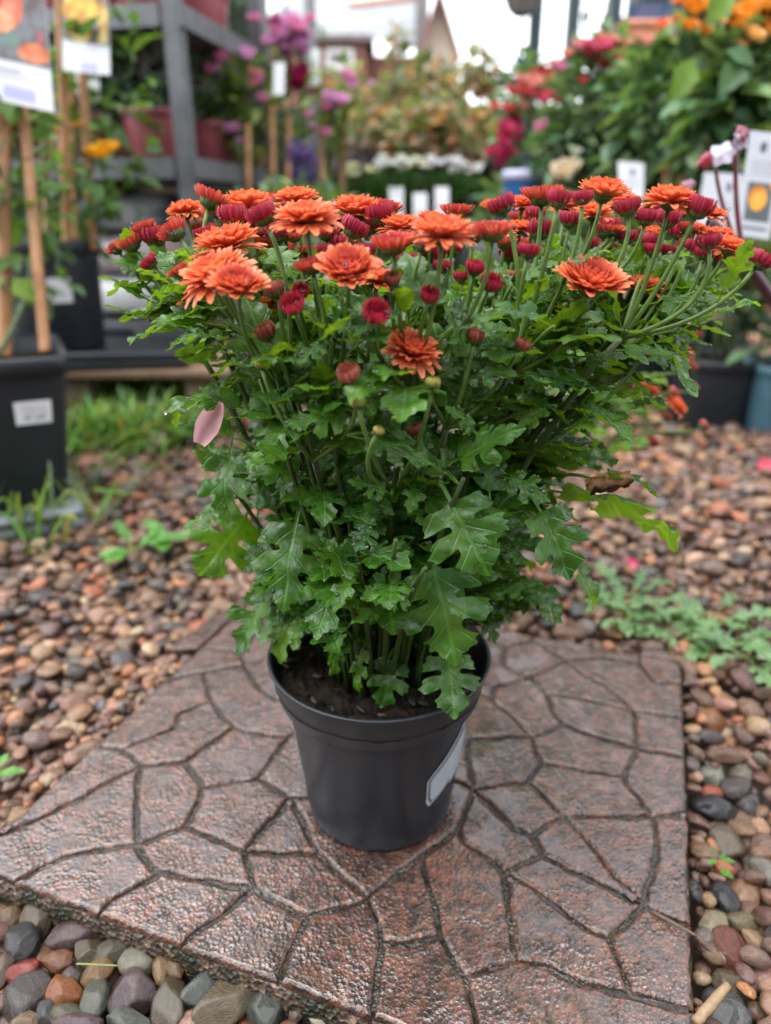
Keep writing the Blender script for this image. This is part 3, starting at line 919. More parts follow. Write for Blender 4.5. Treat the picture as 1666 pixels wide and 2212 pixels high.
# ------------------------------------------------------------------ leaf meshes
HALF = [(.02, .0), (.07, .03), (.17, .035), (.27, .02), (.335, .06), (.31, .10), (.40, .145), (.355, .19), (.385, .255), (.29, .265), (.20, .255), (.125, .275),
        (.135, .33), (.22, .335), (.33, .35), (.435, .40), (.40, .445), (.475, .52), (.395, .53), (.385, .60), (.29, .575), (.21, .54), (.14, .535),
        (.145, .60), (.205, .665), (.275, .70), (.225, .735), (.245, .81), (.165, .815), (.135, .885), (.075, .90), (.05, .965)]
HALF2 = [(.02, .0), (.05, .05), (.10, .12), (.17, .16), (.24, .17), (.20, .22), (.22, .28), (.14, .29), (.10, .33), (.13, .40), (.22, .45), (.30, .47), (.255, .52), (.27, .59), (.17, .60),
         (.12, .61), (.13, .68), (.19, .74), (.145, .78), (.15, .85), (.08, .88), (.045, .95)]
HALF3 = [(.02, .0), (.05, .08), (.085, .2), (.11, .32), (.17, .38), (.13, .43), (.145, .53), (.20, .60), (.15, .64), (.15, .73), (.10, .78), (.085, .87), (.04, .94)]
def chaikin(p, closed=True):
    out = []
    n = len(p)
    for i in range(n):
        a, b = Vector(p[i]), Vector(p[(i + 1) % n])
        out += [a.lerp(b, .25), a.lerp(b, .75)]
    return out
LEAFREV = {}
def leaf_mesh(half, seed, droop, fold, curl, grid=.075, mat=None, smooth1=True, wav=.10, petiole=.28, wscale=1.0):
    rr = random.Random(seed)
    jr = [(u * wscale * (1 + rr.uniform(-.12, .12)), v + rr.uniform(-.012, .012)) for u, v in half]
    jl = [(-u * wscale * (1 + rr.uniform(-.12, .12)), v + rr.uniform(-.012, .012)) for u, v in half]
    out = [Vector(p) for p in jr] + [Vector((0, 1.0))] + [Vector(p) for p in reversed(jl)]
    if smooth1: out = chaikin(out)
    n = len(out)
    inn = []
    for i in range(int(1.1 / grid) + 1):
        for j in range(-int(.5 / grid) - 1, int(.5 / grid) + 2):
            q = Vector((j * grid, i * grid * .95))
            if inside(q, out) and pdist(q, out) > grid * .38: inn.append(q)
    tv, te, tf, *_ = delaunay_2d_cdt(out + inn, [(i, (i + 1) % n) for i in range(n)], [], 1, 1e-6)
    off = rr.uniform(0, 50)
    vs, uv = [], []
    for p in tv:
        u, v = p
        vein = ((v - .95 * abs(u) + 1) * 4.2) % 1.0
        q = .022 * (abs(vein - .5) * 2) * min(1, abs(u) * 6)
        z = fold * abs(u) - curl * u * u + q + wav * mnoise.noise((u * 3.2 + off, v * 3.2, off)) + wav * .5 * mnoise.noise((u * 7 + off, v * 7, 3))
        th = droop * v                                       # bend along the midrib
        if abs(droop) > 1e-3: y, zz = math.sin(th) / droop, -(1 - math.cos(th)) / droop
        else: y, zz = v, 0
        vs.append((u, y + z * math.sin(th), zz + z * math.cos(th))); uv.append((u, v, 0))
    k0 = len(vs)
    fs = [tuple(f) for f in tf]
    if petiole:
        # flat winged petiole running back from the blade
        npz = 4
        for i in range(npz + 1):
            v = -petiole * i / npz
            w = .022 + .006 * (i == npz)
            for u, dz in ((-w, .008), (0, -.008), (w, .008)):
                vs.append((u, v, dz - .10 * (v * v))); uv.append((u * .4, v, 0))
        for i in range(npz):
            for j in range(2):
                a = k0 + i * 3 + j
                fs.append((a, a + 1, a + 4, a + 3)[::-1])
    me = bpy.data.meshes.new('leaf')
    me.from_pydata(vs, [], fs)
    a = me.attributes.new('LeafUV', 'FLOAT_VECTOR', 'POINT')
    a.data.foreach_set('vector', np.array(uv, np.float32).ravel())
    me.polygons.foreach_set('use_smooth', [True] * len(me.polygons))
    me.materials.append(mat or M_LEAF)
    me.update()
    # make sure the blade faces +Z
    if sum(p.normal.z for p in me.polygons) < 0: me.flip_normals()
    return me
LM_BIG = [leaf_mesh(HALF, i, d, f, c, .06) for i, (d, f, c) in enumerate([(.5, .10, .35), (.9, .18, .2), (.25, .06, .5), (1.2, .12, .4), (.7, .25, .1), (-.2, .2, .3)])]
LM_MID = [leaf_mesh(HALF2, 20 + i, d, f, c, .07) for i, (d, f, c) in enumerate([(.4, .15, .3), (.9, .25, .2), (.1, .3, .1), (-.3, .25, .2)])]
LM_SML = [leaf_mesh(HALF3, 40 + i, d, f, c, .09) for i, (d, f, c) in enumerate([(.3, .3, .2), (.8, .3, .2), (-.3, .35, .2)])]
LM_BIG_L = [leaf_mesh(HALF, 60 + i, d, f, c, .06, M_LEAF_L) for i, (d, f, c) in enumerate([(.6, .1, .3), (1.0, .15, .2)])]
def place_basis(base, along, normal, L, W=None):
    y = Vector(along).normalized()
    z = Vector(normal); z = (z - y * z.dot(y))
    if z.length < 1e-4: z = frame_z(y)[0]
    z.normalize(); x = y.cross(z)
    W = W or L
    m = Matrix((x * W, y * L, z * L)).transposed().to_4x4()
    m.translation = Vector(base)
    return m

# ------------------------------------------------------------------ flower head meshes
def petal(mb, r0, az, e0, e1, L, w, cup, colb, colt, rr, nseg=4, tipw=.55):
    pts, th = [], []
    p = Vector((r0, 0)); pts.append(p.copy())
    for i in range(nseg):
        e = e0 + (e1 - e0) * (i + .5) / nseg
        p = p + Vector((math.cos(e), math.sin(e))) * (L / nseg)
        pts.append(p.copy())
    ca, sa = math.cos(az), math.sin(az)
    prof = [.42, .80, 1.0, .92, tipw] if nseg == 4 else [.5, .95, 1.0, .45]
    vs, cs = [], []
    twist = rr.uniform(-.25, .25)
    for i, q in enumerate(pts):
        e = e0 + (e1 - e0) * min(1, i / nseg)
        nx, nz = -math.sin(e), math.cos(e)
        t = i / nseg
        ww = w * prof[i]
        for s in (-1, 0, 1):
            lift = cup * ww * (abs(s)) + twist * s * ww * t
            rr_, zz = q.x + nx * lift, q.y + nz * lift
            if i == nseg and s == 0: rr_ += math.cos(e) * w * .35; zz += math.sin(e) * w * .35
            tx = s * ww
            vs.append((rr_ * ca - tx * sa, rr_ * sa + tx * ca, zz))
            k = t ** 1.2
            cs.append(tuple(colb[j] * (1 - k) + colt[j] * k for j in range(3)))
    fs = []
    for i in range(nseg):
        for j in range(2): fs.append((i * 3 + j, i * 3 + j + 1, (i + 1) * 3 + j + 1, (i + 1) * 3 + j))
    mb.add(vs, fs, cols=cs)
def lerp(a, b, t): return a + (b - a) * t
def lerpc(a, b, t): return tuple(lerp(x, y, t) for x, y in zip(a, b))
ORANGE, ORANGE_T, RED, CRIM, CRIM_T, DUSK, YEL = (.78, .145, .066), (.92, .30, .135), (.56, .05, .048), (.33, .012, .040), (.52, .045, .085), (.36, .06, .065), (.50, .44, .10)
def head_mesh(kind, seed):
    rr = random.Random(seed)
    mb = MB()
    ga = math.pi * (3 - math.sqrt(5))
    if kind == 'F': N = 230
    elif kind == 'R': N = 220
    elif kind == 'H': N = 170
    elif kind == 'B': N = 190
    elif kind == 'D': N = 130
    else: N = 70
    gap = rr.uniform(0, 6.28)
    for i in range(N):
        t = (i + .5) / N
        az = i * ga + rr.uniform(-.1, .1)
        j = rr.uniform(-1, 1)
        if kind in 'FR':
            open_ = 1.0 if kind == 'F' else .8
            e0 = rad(lerp(88, 24 if kind == 'F' else 26, t ** 1.0)) + j * .10
            e1 = rad(lerp(138, -6 if kind == 'F' else 14, t ** .8)) + rr.uniform(-.3, .3)
            if kind == 'F' and t > .9: e0 -= .35; e1 -= rr.uniform(.1, .5)
            L = lerp(.46, .84, t ** .8) * rr.uniform(.9, 1.08)
            w = lerp(.050, .155, t ** .8)
            inner = max(0, 1 - t * (1.7 if kind == 'F' else 1.25))
            cb = lerpc(ORANGE, RED, min(1, inner * 1.2 + .15)); ct = lerpc(ORANGE_T, RED, inner * .85)
            if kind == 'R': cb = lerpc(cb, CRIM, inner * .7); ct = lerpc(ct, CRIM_T, inner * .55)
            petal(mb, .22 * math.sqrt(t), az, e0, e1, L, w, .45 - .2 * t, cb, ct, rr)
        elif kind == 'H':
            e0 = rad(lerp(85, 12, t ** .8)) + j * .06; e1 = rad(lerp(98, 62, t ** .8)) + j * .1
            L = lerp(.42, .95, t ** .8) * rr.uniform(.93, 1.05)
            w = lerp(.045, .098, t ** .8)
            cb = lerpc(CRIM, RED, t); ct = lerpc(CRIM_T, lerpc(RED, ORANGE_T, .55 * rr.random() + .15), t ** 1.5)
            petal(mb, .25 * math.sqrt(t), az, e0, e1, L, w, .5, cb, ct, rr)
        elif kind in 'BD':
            e0 = rad(lerp(86, 8, t ** .7)) + j * .04; e1 = rad(lerp(92, 116 if kind == 'B' else 128, t ** .6)) + j * .08
            L = lerp(.62, 1.25, t ** .8) * rr.uniform(.96, 1.04)
            w = lerp(.038, .072, t ** .8)
            cb, ct = (CRIM, CRIM_T) if kind == 'B' else (DUSK, (.52, .17, .12))
            k = rr.uniform(.75, 1.2)
            petal(mb, .32 * math.sqrt(t), az, e0, e1, L, w, .6, tuple(x * k for x in cb), tuple(x * k for x in ct), rr, 4, .5)
        else:
            e0 = rad(lerp(86, 10, t ** .7)); e1 = rad(lerp(90, 130, t ** .6))
            L = lerp(.6, 1.05, t ** .8)
            cb, ct = (.28, .34, .06), YEL
            petal(mb, .34 * math.sqrt(t), az, e0, e1, L, .12, .6, cb, lerpc(ct, (.55, .52, .18), rr.random()), rr, 3)
    mx = max(math.hypot(v[0], v[1]) for v in mb.v) if kind not in 'FR' else sorted(math.hypot(v[0], v[1]) for v in mb.v)[int(len(mb.v) * .985)]
    mb.v = [(x / mx, y / mx, z / mx) for x, y, z in mb.v]
    zc = {'F': .26, 'R': .26, 'H': .35, 'B': .5, 'D': .5, 'Y': .4}[kind]
    mb.v = [(x, y, z - zc) for x, y, z in mb.v]
    me = mb.mesh('flower_head', M_PETAL)
    # calyx: overlapping green bracts in a shallow cup
    cb = MB()
    rc = {'F': .34, 'R': .38, 'H': .52, 'B': .66, 'D': .72, 'Y': .8}[kind]
    hc = {'F': .24, 'R': .28, 'H': .42, 'B': .52, 'D': .62, 'Y': .5}[kind]
    lathe(cb, [(.02, -.30), (.10, -.29), (rc * .55, -.24), (rc * .85, -.24 + hc * .35), (rc * .95, -.24 + hc * .75)], 18, (0, 0, -zc + .1), (.055, .12, .03))
    for q in range(3):
        for i in range(13):
            az = (i + q * .5) / 13 * 2 * math.pi + rr.uniform(-.1, .1)
            o2 = MB()
            petal(o2, rc * (.50 + .14 * q), az, rad(28 + q * 14), rad(78 - 8 * (kind in 'FR') * 3), hc * (.9 - .05 * q), .085, .3, (.05, .115, .025), (.13, .22, .06), rr, 3)
            cb.add([(x, y, z - .22 + q * .03 - zc + .08) for x, y, z in o2.v], o2.f, cols=o2.c)
    return me, cb.mesh('calyx', M_CALYX), zc
HM = {k: [head_mesh(k, 500 + i * 7 + ord(k)) for i in range(m)] for k, m in (('F', 4), ('R', 3), ('H', 3), ('B', 3), ('D', 2), ('Y', 2))}

def add_head(plant, kind, p, dia, nrm, idx=None):
    me, cal, zc = HM[kind][R.randrange(len(HM[kind])) if idx is None else idx]
    z = Vector(nrm).normalized()
    q = z.to_track_quat('Z', 'Y') @ Matrix.Rotation(U(0, 6.28), 3, 'Z').to_quaternion()
    s = dia / 2
    o = link('flower_head', me); o.location = p; o.rotation_mode = 'QUATERNION'; o.rotation_quaternion = q; o.scale = (s, s, s * U(.92, 1.08))
    adopt(o, plant)
    c = link('calyx', cal)
    c.parent = o
    return p - z * (s * (zc + .2)), z

# ------------------------------------------------------------------ the chrysanthemum: heads traced from the photograph
# x, y, apparent width (px), kind, distance Y, tilt (dx, dy) of the head's axis
HEADS = [
 (323, 566, 40, 'B', .45, -.9, -.2), (311, 492, 54, 'H', .52, -.3, .1), (283, 524, 56, 'H', .52, -.4, 0), (250, 535, 44, 'H', .53, -.6, .1), (332, 500, 44, 'H', .54, 0, 0),
 (375, 498, 66, 'H', .45, -.7, .3), (458, 428, 78, 'H', .48, .45, .3), (400, 452, 70, 'F', .55, -.1, .1), (442, 505, 46, 'B', .46, -.2, 0), (502, 466, 64, 'B', .46, 0, .1),
 (534, 438, 102, 'F', .54, 0, .05), (566, 464, 66, 'B', .41, -.45, .1), (490, 518, 130, 'F', .44, -.15, 0), (660, 462, 124, 'F', .40, -.05, -.12), (640, 425, 84, 'F', .52, 0, 0),
 (769, 448, 104, 'F', .53, 0, 0), (838, 446, 62, 'H', .54, .2, .1), (765, 492, 60, 'B', .44, .5, .1), (809, 486, 38, 'B', .52, 0, 0), (458, 586, 140, 'F', .39, -.35, -.22),
 (514, 612, 106, 'R', .37, .15, -.35), (385, 584, 50, 'H', .43, -.6, 0), (671, 570, 70, 'H', .39, -.25, -.05), (753, 578, 114, 'R', .375, .05, -.55), (594, 626, 46, 'D', .40, -.4, .1),
 (632, 658, 54, 'B', .365, -.15, -.9), (650, 629, 40, 'B', .40, .2, -.8), (813, 676, 60, 'B', .355, .15, -1.0), (574, 717, 48, 'D', .39, -.4, -.2), (815, 598, 80, 'F', .43, .1, 0),
 (847, 603, 38, 'D', .38, 0, -.6), (849, 522, 90, 'H', .38, -.1, -.1), (955, 494, 120, 'F', .375, 0, -.02), (914, 529, 42, 'D', .40, .3, .1), (928, 638, 44, 'B', .375, .2, -.7),
 (893, 750, 108, 'F', .385, .25, -.3), (753, 809, 50, 'D', .355, -.3, -.5), (564, 789, 27, 'Y', .39, -.2, 0), (592, 768, 12, 'Y', .40, 0, 0), (773, 872, 33, 'Y', .35, -.2, 0), (935, 829, 33, 'Y', .36, .1, 0), (817, 932, 24, 'Y', .345, .5, -.2),
 (709, 540, 46, 'B', .50, 0, 0), (641, 544, 50, 'H', .52, 0, 0), (737, 524, 48, 'B', .50, .2, 0), (789, 540, 48, 'B', .49, 0, 0), (570, 656, 60, 'F', .50, 0, 0), (865, 484, 84, 'F', .50, 0, 0),
 (1065, 494, 86, 'H', .385, -.05, -.05), (986, 453, 66, 'H', .52, 0, 0), (1084, 442, 58, 'B', .43, -.5, .1), (1171, 417, 82, 'H', .44, -.1, 0), (1208, 428, 52, 'B', .40, .05, 0),
 (1258, 426, 46, 'B', .42, -.15, 0), (1305, 412, 90, 'R', .46, .05, 0), (1356, 446, 56, 'B', .42, -.3, .05), (1396, 468, 48, 'B', .47, 0, 0), (1450, 426, 100, 'F', .43, .02, 0),
 (1443, 471, 54, 'B', .50, 0, 0), (1511, 446, 62, 'B', .42, .15, -.1), (1532, 521, 52, 'B', .42, -.35, 0), (1579, 531, 80, 'F', .45, .3, 0), (1525, 546, 46, 'B', .47, 0, 0), (1642, 562, 54, 'B', .43, .4, 0),
 (1129, 437, 60, 'F', .53, 0, 0), (1124, 489, 62, 'F', .50, 0, 0), (1157, 461, 42, 'B', .50, 0, 0), (1169, 494, 56, 'B', .46, 0, .1), (1143, 541, 46, 'B', .41, .1, 0), (1101, 546, 48, 'B', .49, 0, 0),
 (1089, 520, 50, 'H', .48, 0, 0), (1026, 578, 42, 'B', .42, .1, -.2), (1061, 611, 50, 'B', .395, .25, -.55), (995, 597, 32, 'B', .48, 0, 0), (1110, 596, 30, 'D', .46, 0, 0), (1279, 605, 130, 'R', .41, .02, -.3),
 (1387, 613, 86, 'F', .50, 0, 0), (1321, 494, 52, 'H', .50, 0, 0), (1354, 510, 44, 'B', .50, 0, 0), (1283, 456, 74, 'F', .51, 0, 0), (1232, 473, 46, 'B', .49, 0, 0), (1487, 531, 42, 'B', .49, 0, 0),
 (1410, 538, 36, 'B', .50, 0, 0), (1443, 540, 34, 'B', .52, 0, 0), (1026, 727, 40, 'D', .39, .1, -.1), (1128, 746, 36, 'D', .40, .4, -.1), (1389, 763, 31, 'D', .45, .3, 0), (901, 929, 34, 'D', .39, -.4, 0),
 (1021, 506, 62, 'H', .47, 0, 0), (1241, 664, 30, 'B', .50, 0, 0), (1204, 669, 28, 'B', .50, 0, 0), (600, 500, 60, 'B', .50, 0, 0), (705, 500, 56, 'H', .50, 0, 0), (930, 470, 60, 'F', .52, 0, 0), (1485, 490, 46, 'H', .50, 0, 0),
 (690, 450, 60, 'F', .57, 0, 0), (585, 430, 60, 'H', .57, 0, 0), (1350, 430, 60, 'F', .56, 0, 0), (1225, 440, 60, 'F', .57, 0, 0), (880, 560, 44, 'B', .47, 0, 0), (955, 575, 40, 'B', .50, 0, 0),
]
_r = random.Random(21)
for _ in range(46):                                     # the crowd of heads towards the back
    x = _r.uniform(330, 1600); Y = _r.uniform(.50, .62)
    HEADS.append((x, _r.uniform(450, 560) - (Y - .5) * 200, _r.uniform(42, 62), _r.choice('FHHBBBR'), Y, _r.uniform(-.2, .2), _r.uniform(-.1, .2)))
mum = thing('chrysanthemum_plant', 'bushy wet chrysanthemum with orange blooms and crimson buds in the black pot', 'plant', (PX, PY, .135))
C0 = Vector((PX, PY))
ends = []
for x, y, w, k, Y, tx, ty in HEADS:
    p = P(x, y, Y)
    out = (p.xy - C0)
    nrm = Vector((tx + out.x * .6, ty + out.y * .25, 1.0))
    w *= 1.24 if k in 'FRH' else 1.14
    e, z = add_head(mum, k, p, pxm(w, p), nrm)
    ends.append((e, z, k, pxm(w, p)))
# main stems: heads gathered into bunches, each bunch fed by one stem from the compost
tops = [i for i, e in enumerate(ends) if e[0].z > .385]
print('top heads', len(tops), 'of', len(ends))
K = 30
rk = random.Random(3)
cen = [ends[i][0].copy() for i in rk.sample(tops, K)]
for _ in range(12):
    grp = [[] for _ in cen]
    for i in tops:
        grp[min(range(K), key=lambda k: (ends[i][0] - cen[k]).length)].append(i)
    cen = [sum((ends[i][0] for i in g), Vector()) / len(g) if g else c for g, c in zip(grp, cen)]
leafjobs = []      # (base, along, normal, length, set)
mainpaths = []
def stem_obj(pts, r0, r1, mat=None):
    mb = MB()
    n = len(pts)
    tube(mb, pts, [lerp(r0, r1, i / (n - 1)) for i in range(n)], 7)
    return mb.build('stem', mat or M_STEM, mum)
def leaves_on(pts, n, L0, L1, sets, start=.12, stop=.97, up=.35):
    a = U(0, 6.28)
    for i in range(n):
        t = start + (stop - start) * (i + U(-.3, .3)) / max(1, n - 1)
        t = max(.02, min(.98, t))
        f = t * (len(pts) - 1); j = int(f)
        p = pts[j].lerp(pts[min(j + 1, len(pts) - 1)], f - j)
        d = (pts[min(j + 1, len(pts) - 1)] - pts[j]).normalized()
        a += 2.4 + U(-.35, .35)
        x, y, _ = frame_z(d)
        side = x * math.cos(a) + y * math.sin(a)
        o = Vector((p.x - PX, p.y - PY, 0))
        if o.length > .02: side = (side + o.normalized() * .55).normalized()
        al = (side + d * up * U(.3, 1.6)).normalized()
        nr = Vector((0, 0, 1)) * .8 + d * .6 - side * .1 + Vector((U(-.3, .3), U(-.3, .3), 0))
        L = lerp(L0, L1, t) * U(.75, 1.2)
        leafjobs.append((p + al * L * .24, al, nr, L * .94, R.choice(sets)))
for k, (c, g) in enumerate(zip(cen, grp)):
    if not g: continue
    zmin = min(ends[i][0].z for i in g)
    o = (c.xy - C0)
    node = Vector((PX + o.x * .80, PY + o.y * .80, zmin - U(.035, .06)))
    r0 = min(.052, .018 + o.length * .16)
    b = Vector((PX, PY, .128)) + Vector((o.x, o.y, 0)).normalized() * r0 + Vector((U(-.008, .008), U(-.008, .008), 0))
    mid = Vector((lerp(b.x, node.x, .28), lerp(b.y, node.y, .28), lerp(b.z, node.z, .62)))
    pts = bez(b, mid, node, 12)
    pts = [q + Vector((mnoise.noise(q * 25), mnoise.noise(q * 25 + Vector((9, 3, 1))), 0)) * .003 for q in pts]
    stem_obj(pts, .0026, .0019, M_STEM_D)
    mainpaths.append(pts)
    leaves_on(pts, 15, .058, .036, LM_BIG, .12, .97)
    for i in g:
        e, z, kd, dia = ends[i]
        br_ = bez(node, node.lerp(e, .5) - z * .004 + Vector((0, 0, .004)), e, 8) if (e - node).length < .06 else bez(node, e - z * .035, e, 9)
        stem_obj(br_, .0015, .0012)
        leaves_on(br_, 4 if (e - node).length < .06 else 7, .046, .024, LM_MID + LM_BIG[:3] + LM_SML[:1], .03, .74, .5)
for i, (e, z, kd, dia) in enumerate(ends):
    if i in tops: continue
    path = min(mainpaths, key=lambda q: min((v - e).length for v in q[2:9] if v.z < e.z + .01) if any(v.z < e.z + .01 for v in q[2:9]) else 9)
    a = min((v for v in path[1:9]), key=lambda v: abs(v.z - (e.z - .05)) + (v - e).length * .5)
    br_ = bez(a, e - z * .03, e, 9)
    stem_obj(br_, .0014, .0011)
    leaves_on(br_, 5, .038, .02, LM_MID, .05, .75, .6)
for k in range(26):      # leafy shoots without flowers that fill the middle
    a = k * 2.4; r = U(.03, .125)
    b = Vector((PX + .035 * math.cos(a), PY + .035 * math.sin(a), .13))
    t = Vector((PX + r * math.cos(a), PY + r * math.sin(a), U(.27, .40)))
    pts = bez(b, b.lerp(t, .4) + Vector((0, 0, .04)), t, 9)
    stem_obj(pts, .002, .0013, M_STEM_D)
    leaves_on(pts, 11, .054, .034, LM_BIG + LM_MID[:2], .2, 1.0)
# leaves seen one by one: base and tip in pixels, their distances, how the blade faces (normal)
up_cam = Vector((0, -.75, .65))
HERO_L = [
 (974, 1083, 1056, 1246, .385, .368, (-.05, -.75, .66), 1.10, 2, 'B'), (939, 1228, 987, 1438, .402, .380, (-.1, -.8, .6), .95, 0, 'B'), (968, 1412, 982, 1555, .418, .386, (.05, -.75, .66), 1.0, 2, 'B'),
 (797, 1138, 768, 1192, .385, .375, (0, -.6, .8), 1.1, 0, 'B'), (497, 981, 497, 1138, .455, .44, (-.25, -.8, .5), .80, 1, 'B'), (530, 1115, 430, 1247, .50, .49, (.35, -.6, .45), .9, 0, 'L'),
 (640, 1130, 613, 1323, .43, .405, (-.1, -.8, .6), .92, 0, 'B'), (584, 1292, 512, 1414, .475, .46, (-.3, -.7, .6), .85, 4, 'B'), (645, 1329, 605, 1437, .47, .455, (-.5, -.7, .3), .8, 1, 'L'),
 (722, 1375, 712, 1462, .425, .42, (.6, -.7, .2), .5, 1, 'L'), (788, 1400, 776, 1496, .43, .425, (-.6, -.6, .2), .5, 0, 'L'), (850, 1425, 822, 1532, .44, .425, (0, -.9, .35), .85, 1, 'B'),
 (1216, 1064, 1465, 1192, .455, .46, (.1, .35, .7), .62, 0, 'L'), (1168, 1104, 1231, 1255, .425, .41, (.25, -.75, .5), .9, 4, 'B'), (1198, 1200, 1284, 1318, .475, .47, (.2, -.1, .6), .8, 1, 'L'),
 (1060, 1280, 1182, 1268, .44, .43, (.1, -.5, .9), .5, 0, 'B'), (1135, 1275, 1216, 1348, .45, .45, (.2, -.5, .8), .8, 1, 'B'), (523, 872, 353, 899, .44, .42, (-.1, -.35, .9), .5, 3, 'B'),
 (746, 899, 613, 920, .375, .365, (-.1, -.7, .8), .75, 0, 'B'), (961, 1019, 828, 921, .385, .37, (-.2, -.5, .8), .38, 2, 'B'), (791, 950, 940, 1008, .37, .365, (.2, -.65, .75), .5, 0, 'B'),
 (990, 992, 1136, 920, .39, .375, (.1, -.6, .8), .62, 2, 'B'), (1010, 812, 1118, 806, .40, .39, (.1, -.5, .9), .7, 2, 'B'), (1194, 592, 1321, 543, .42, .42, (-.2, -.3, .9), .42, 0, 'L'),
 (1165, 690, 1010, 706, .385, .37, (0, -.3, .95), .40, 1, 'B'), (1424, 652, 1572, 656, .46, .46, (.1, -.25, .95), .42, 0, 'B'), (1499, 697, 1646, 659, .47, .47, (-.1, -.1, .95), .35, 0, 'L'),
 (1405, 584, 1499, 552, .45, .45, (-.2, -.2, .95), .45, 1, 'L'), (1265, 780, 1356, 770, .42, .41, (.1, -.45, .9), .7, 2, 'B'), (1180, 885, 1100, 960, .42, .41, (-.2, -.3, .8), .6, 1, 'L'),
 (575, 545, 640, 605, .45, .43, (.2, -.5, .8), .9, 1, 'L'), (485, 735, 370, 745, .42, .40, (-.1, -.3, .95), .42, 1, 'B'), (560, 780, 470, 760, .39, .39, (0, -.2, 1), .3, 0, 'B'),
 (830, 1060, 750, 1040, .385, .375, (-.1, -.6, .8), .75, 0, 'B'), (1100, 1035, 1190, 1085, .42, .41, (.1, -.7, .7), .8, 0, 'B'), (600, 1060, 660, 1020, .44, .43, (.1, -.7, .7), .8, 2, 'B'),
 (1310, 1030, 1425, 1075, .45, .45, (.1, -.2, .95), .3, 1, 'B'), (985, 690, 1000, 640, .385, .40, (.2, -.9, .3), .55, 0, 'B'), (700, 745, 640, 790, .375, .365, (-.2, -.6, .8), .7, 0, 'B'),
 (1020, 925, 960, 880, .39, .38, (0, -.6, .8), .7, 0, 'B'), (1370, 880, 1445, 865, .46, .46, (0, -.4, .9), .5, 1, 'B'), (720, 1180, 700, 1240, .41, .40, (.2, -.8, .5), .7, 4, 'L'),
 (770, 1268, 792, 1332, .42, .41, (.1, -.7, .6), .7, 0, 'B'), (720, 1232, 690, 1292, .43, .42, (-.2, -.7, .6), .8, 1, 'B'), (832, 1196, 862, 1262, .41, .40, (.1, -.7, .6), .75, 2, 'B'),
 (882, 1176, 838, 1230, .41, .40, (-.2, -.7, .6), .8, 0, 'B'), (702, 1290, 668, 1345, .44, .43, (-.2, -.7, .5), .8, 4, 'B'), (762, 1196, 728, 1232, .42, .41, (-.1, -.6, .8), .8, 0, 'B'),
 (902, 1290, 882, 1352, .43, .42, (0, -.8, .5), .7, 1, 'B'), (1082, 1176, 1132, 1222, .43, .42, (.2, -.6, .7), .8, 0, 'B'), (1042, 1328, 1070, 1392, .46, .45, (.3, -.7, .4), .8, 1, 'B'),
 (800, 1078, 852, 1112, .40, .39, (.1, -.6, .8), .75, 2, 'B'), (682, 1078, 724, 1122, .42, .41, (.1, -.7, .7), .75, 0, 'B'), (560, 1180, 540, 1240, .46, .45, (-.2, -.7, .5), .8, 0, 'B'),
 (1110, 1110, 1165, 1140, .43, .42, (.1, -.6, .8), .8, 2, 'B'), (850, 1300, 836, 1370, .45, .44, (0, -.8, .4), .6, 1, 'B'), (600, 1250, 570, 1310, .47, .46, (-.2, -.7, .5), .8, 2, 'B'),
]
hero_objs = []
for x0, y0, x1, y1, Ya, Yb, nr, wr, vi, st_ in HERO_L:
    a, b = P(x0, y0, Ya), P(x1, y1, Yb)
    L = (b - a).length
    me = {'B': LM_BIG, 'L': LM_BIG_L}[st_]
    me = me[vi % len(me)]
    # the blade is built bent: aim the chord at the tip
    d = [0.5, .9, .25, 1.2, .7, -.2][vi] if st_ == 'B' else [.6, 1.0][vi % 2]
    chord = math.sqrt((math.sin(d) / d) ** 2 + ((1 - math.cos(d)) / d) ** 2)
    al = (b - a).normalized()
    z = Vector(nr); z = (z - al * z.dot(al)).normalized()
    half = d / 2
    al2 = (al * math.cos(half) + z * math.sin(half)); z2 = (z * math.cos(half) - al * math.sin(half))
    Ls = L / chord
    o = link('leaf', me)
    o.matrix_world = place_basis(a, al2, z2, Ls, Ls * wr * 1.06)
    o.matrix_basis = o.matrix_world
    adopt(o, mum)
    hero_objs.append(o)
    path = min(mainpaths, key=lambda q: min((v - a).length for v in q))
    near = min(path, key=lambda v: (v - a).length + (.03 if v.z > a.z else 0))
    s0 = a - al2 * Ls * .26
    if (near - s0).length < .10:
        mb = MB(); tube(mb, bez(near, near.lerp(s0, .6) + Vector((0, 0, .006)), s0, 6), [.0016, .0015, .0014, .0013, .0012, .0012, .0011], 6)
        mb.build('petiole', M_STEM, mum)
# basal leaves that close the middle above the compost
basal = []
_rb = random.Random(11)
for k in range(95):
    a = _rb.uniform(0, 6.283); r = _rb.uniform(.015, .062)
    p = Vector((PX + r * math.cos(a), PY + r * math.sin(a), _rb.uniform(.165, .25)))
    al = Vector((math.cos(a) * .8 + _rb.uniform(-.4, .4), math.sin(a) * .8 + _rb.uniform(-.4, .4), _rb.uniform(-.5, .55)))
    L = _rb.uniform(.026, .046)
    q = p + al.normalized() * L
    if proj(q)[1] < 1385 and proj(p)[1] < 1370: basal.append((p, al.normalized(), Vector((math.cos(a) * .5, math.sin(a) * .5, .8)), L, _rb.choice(LM_BIG)))
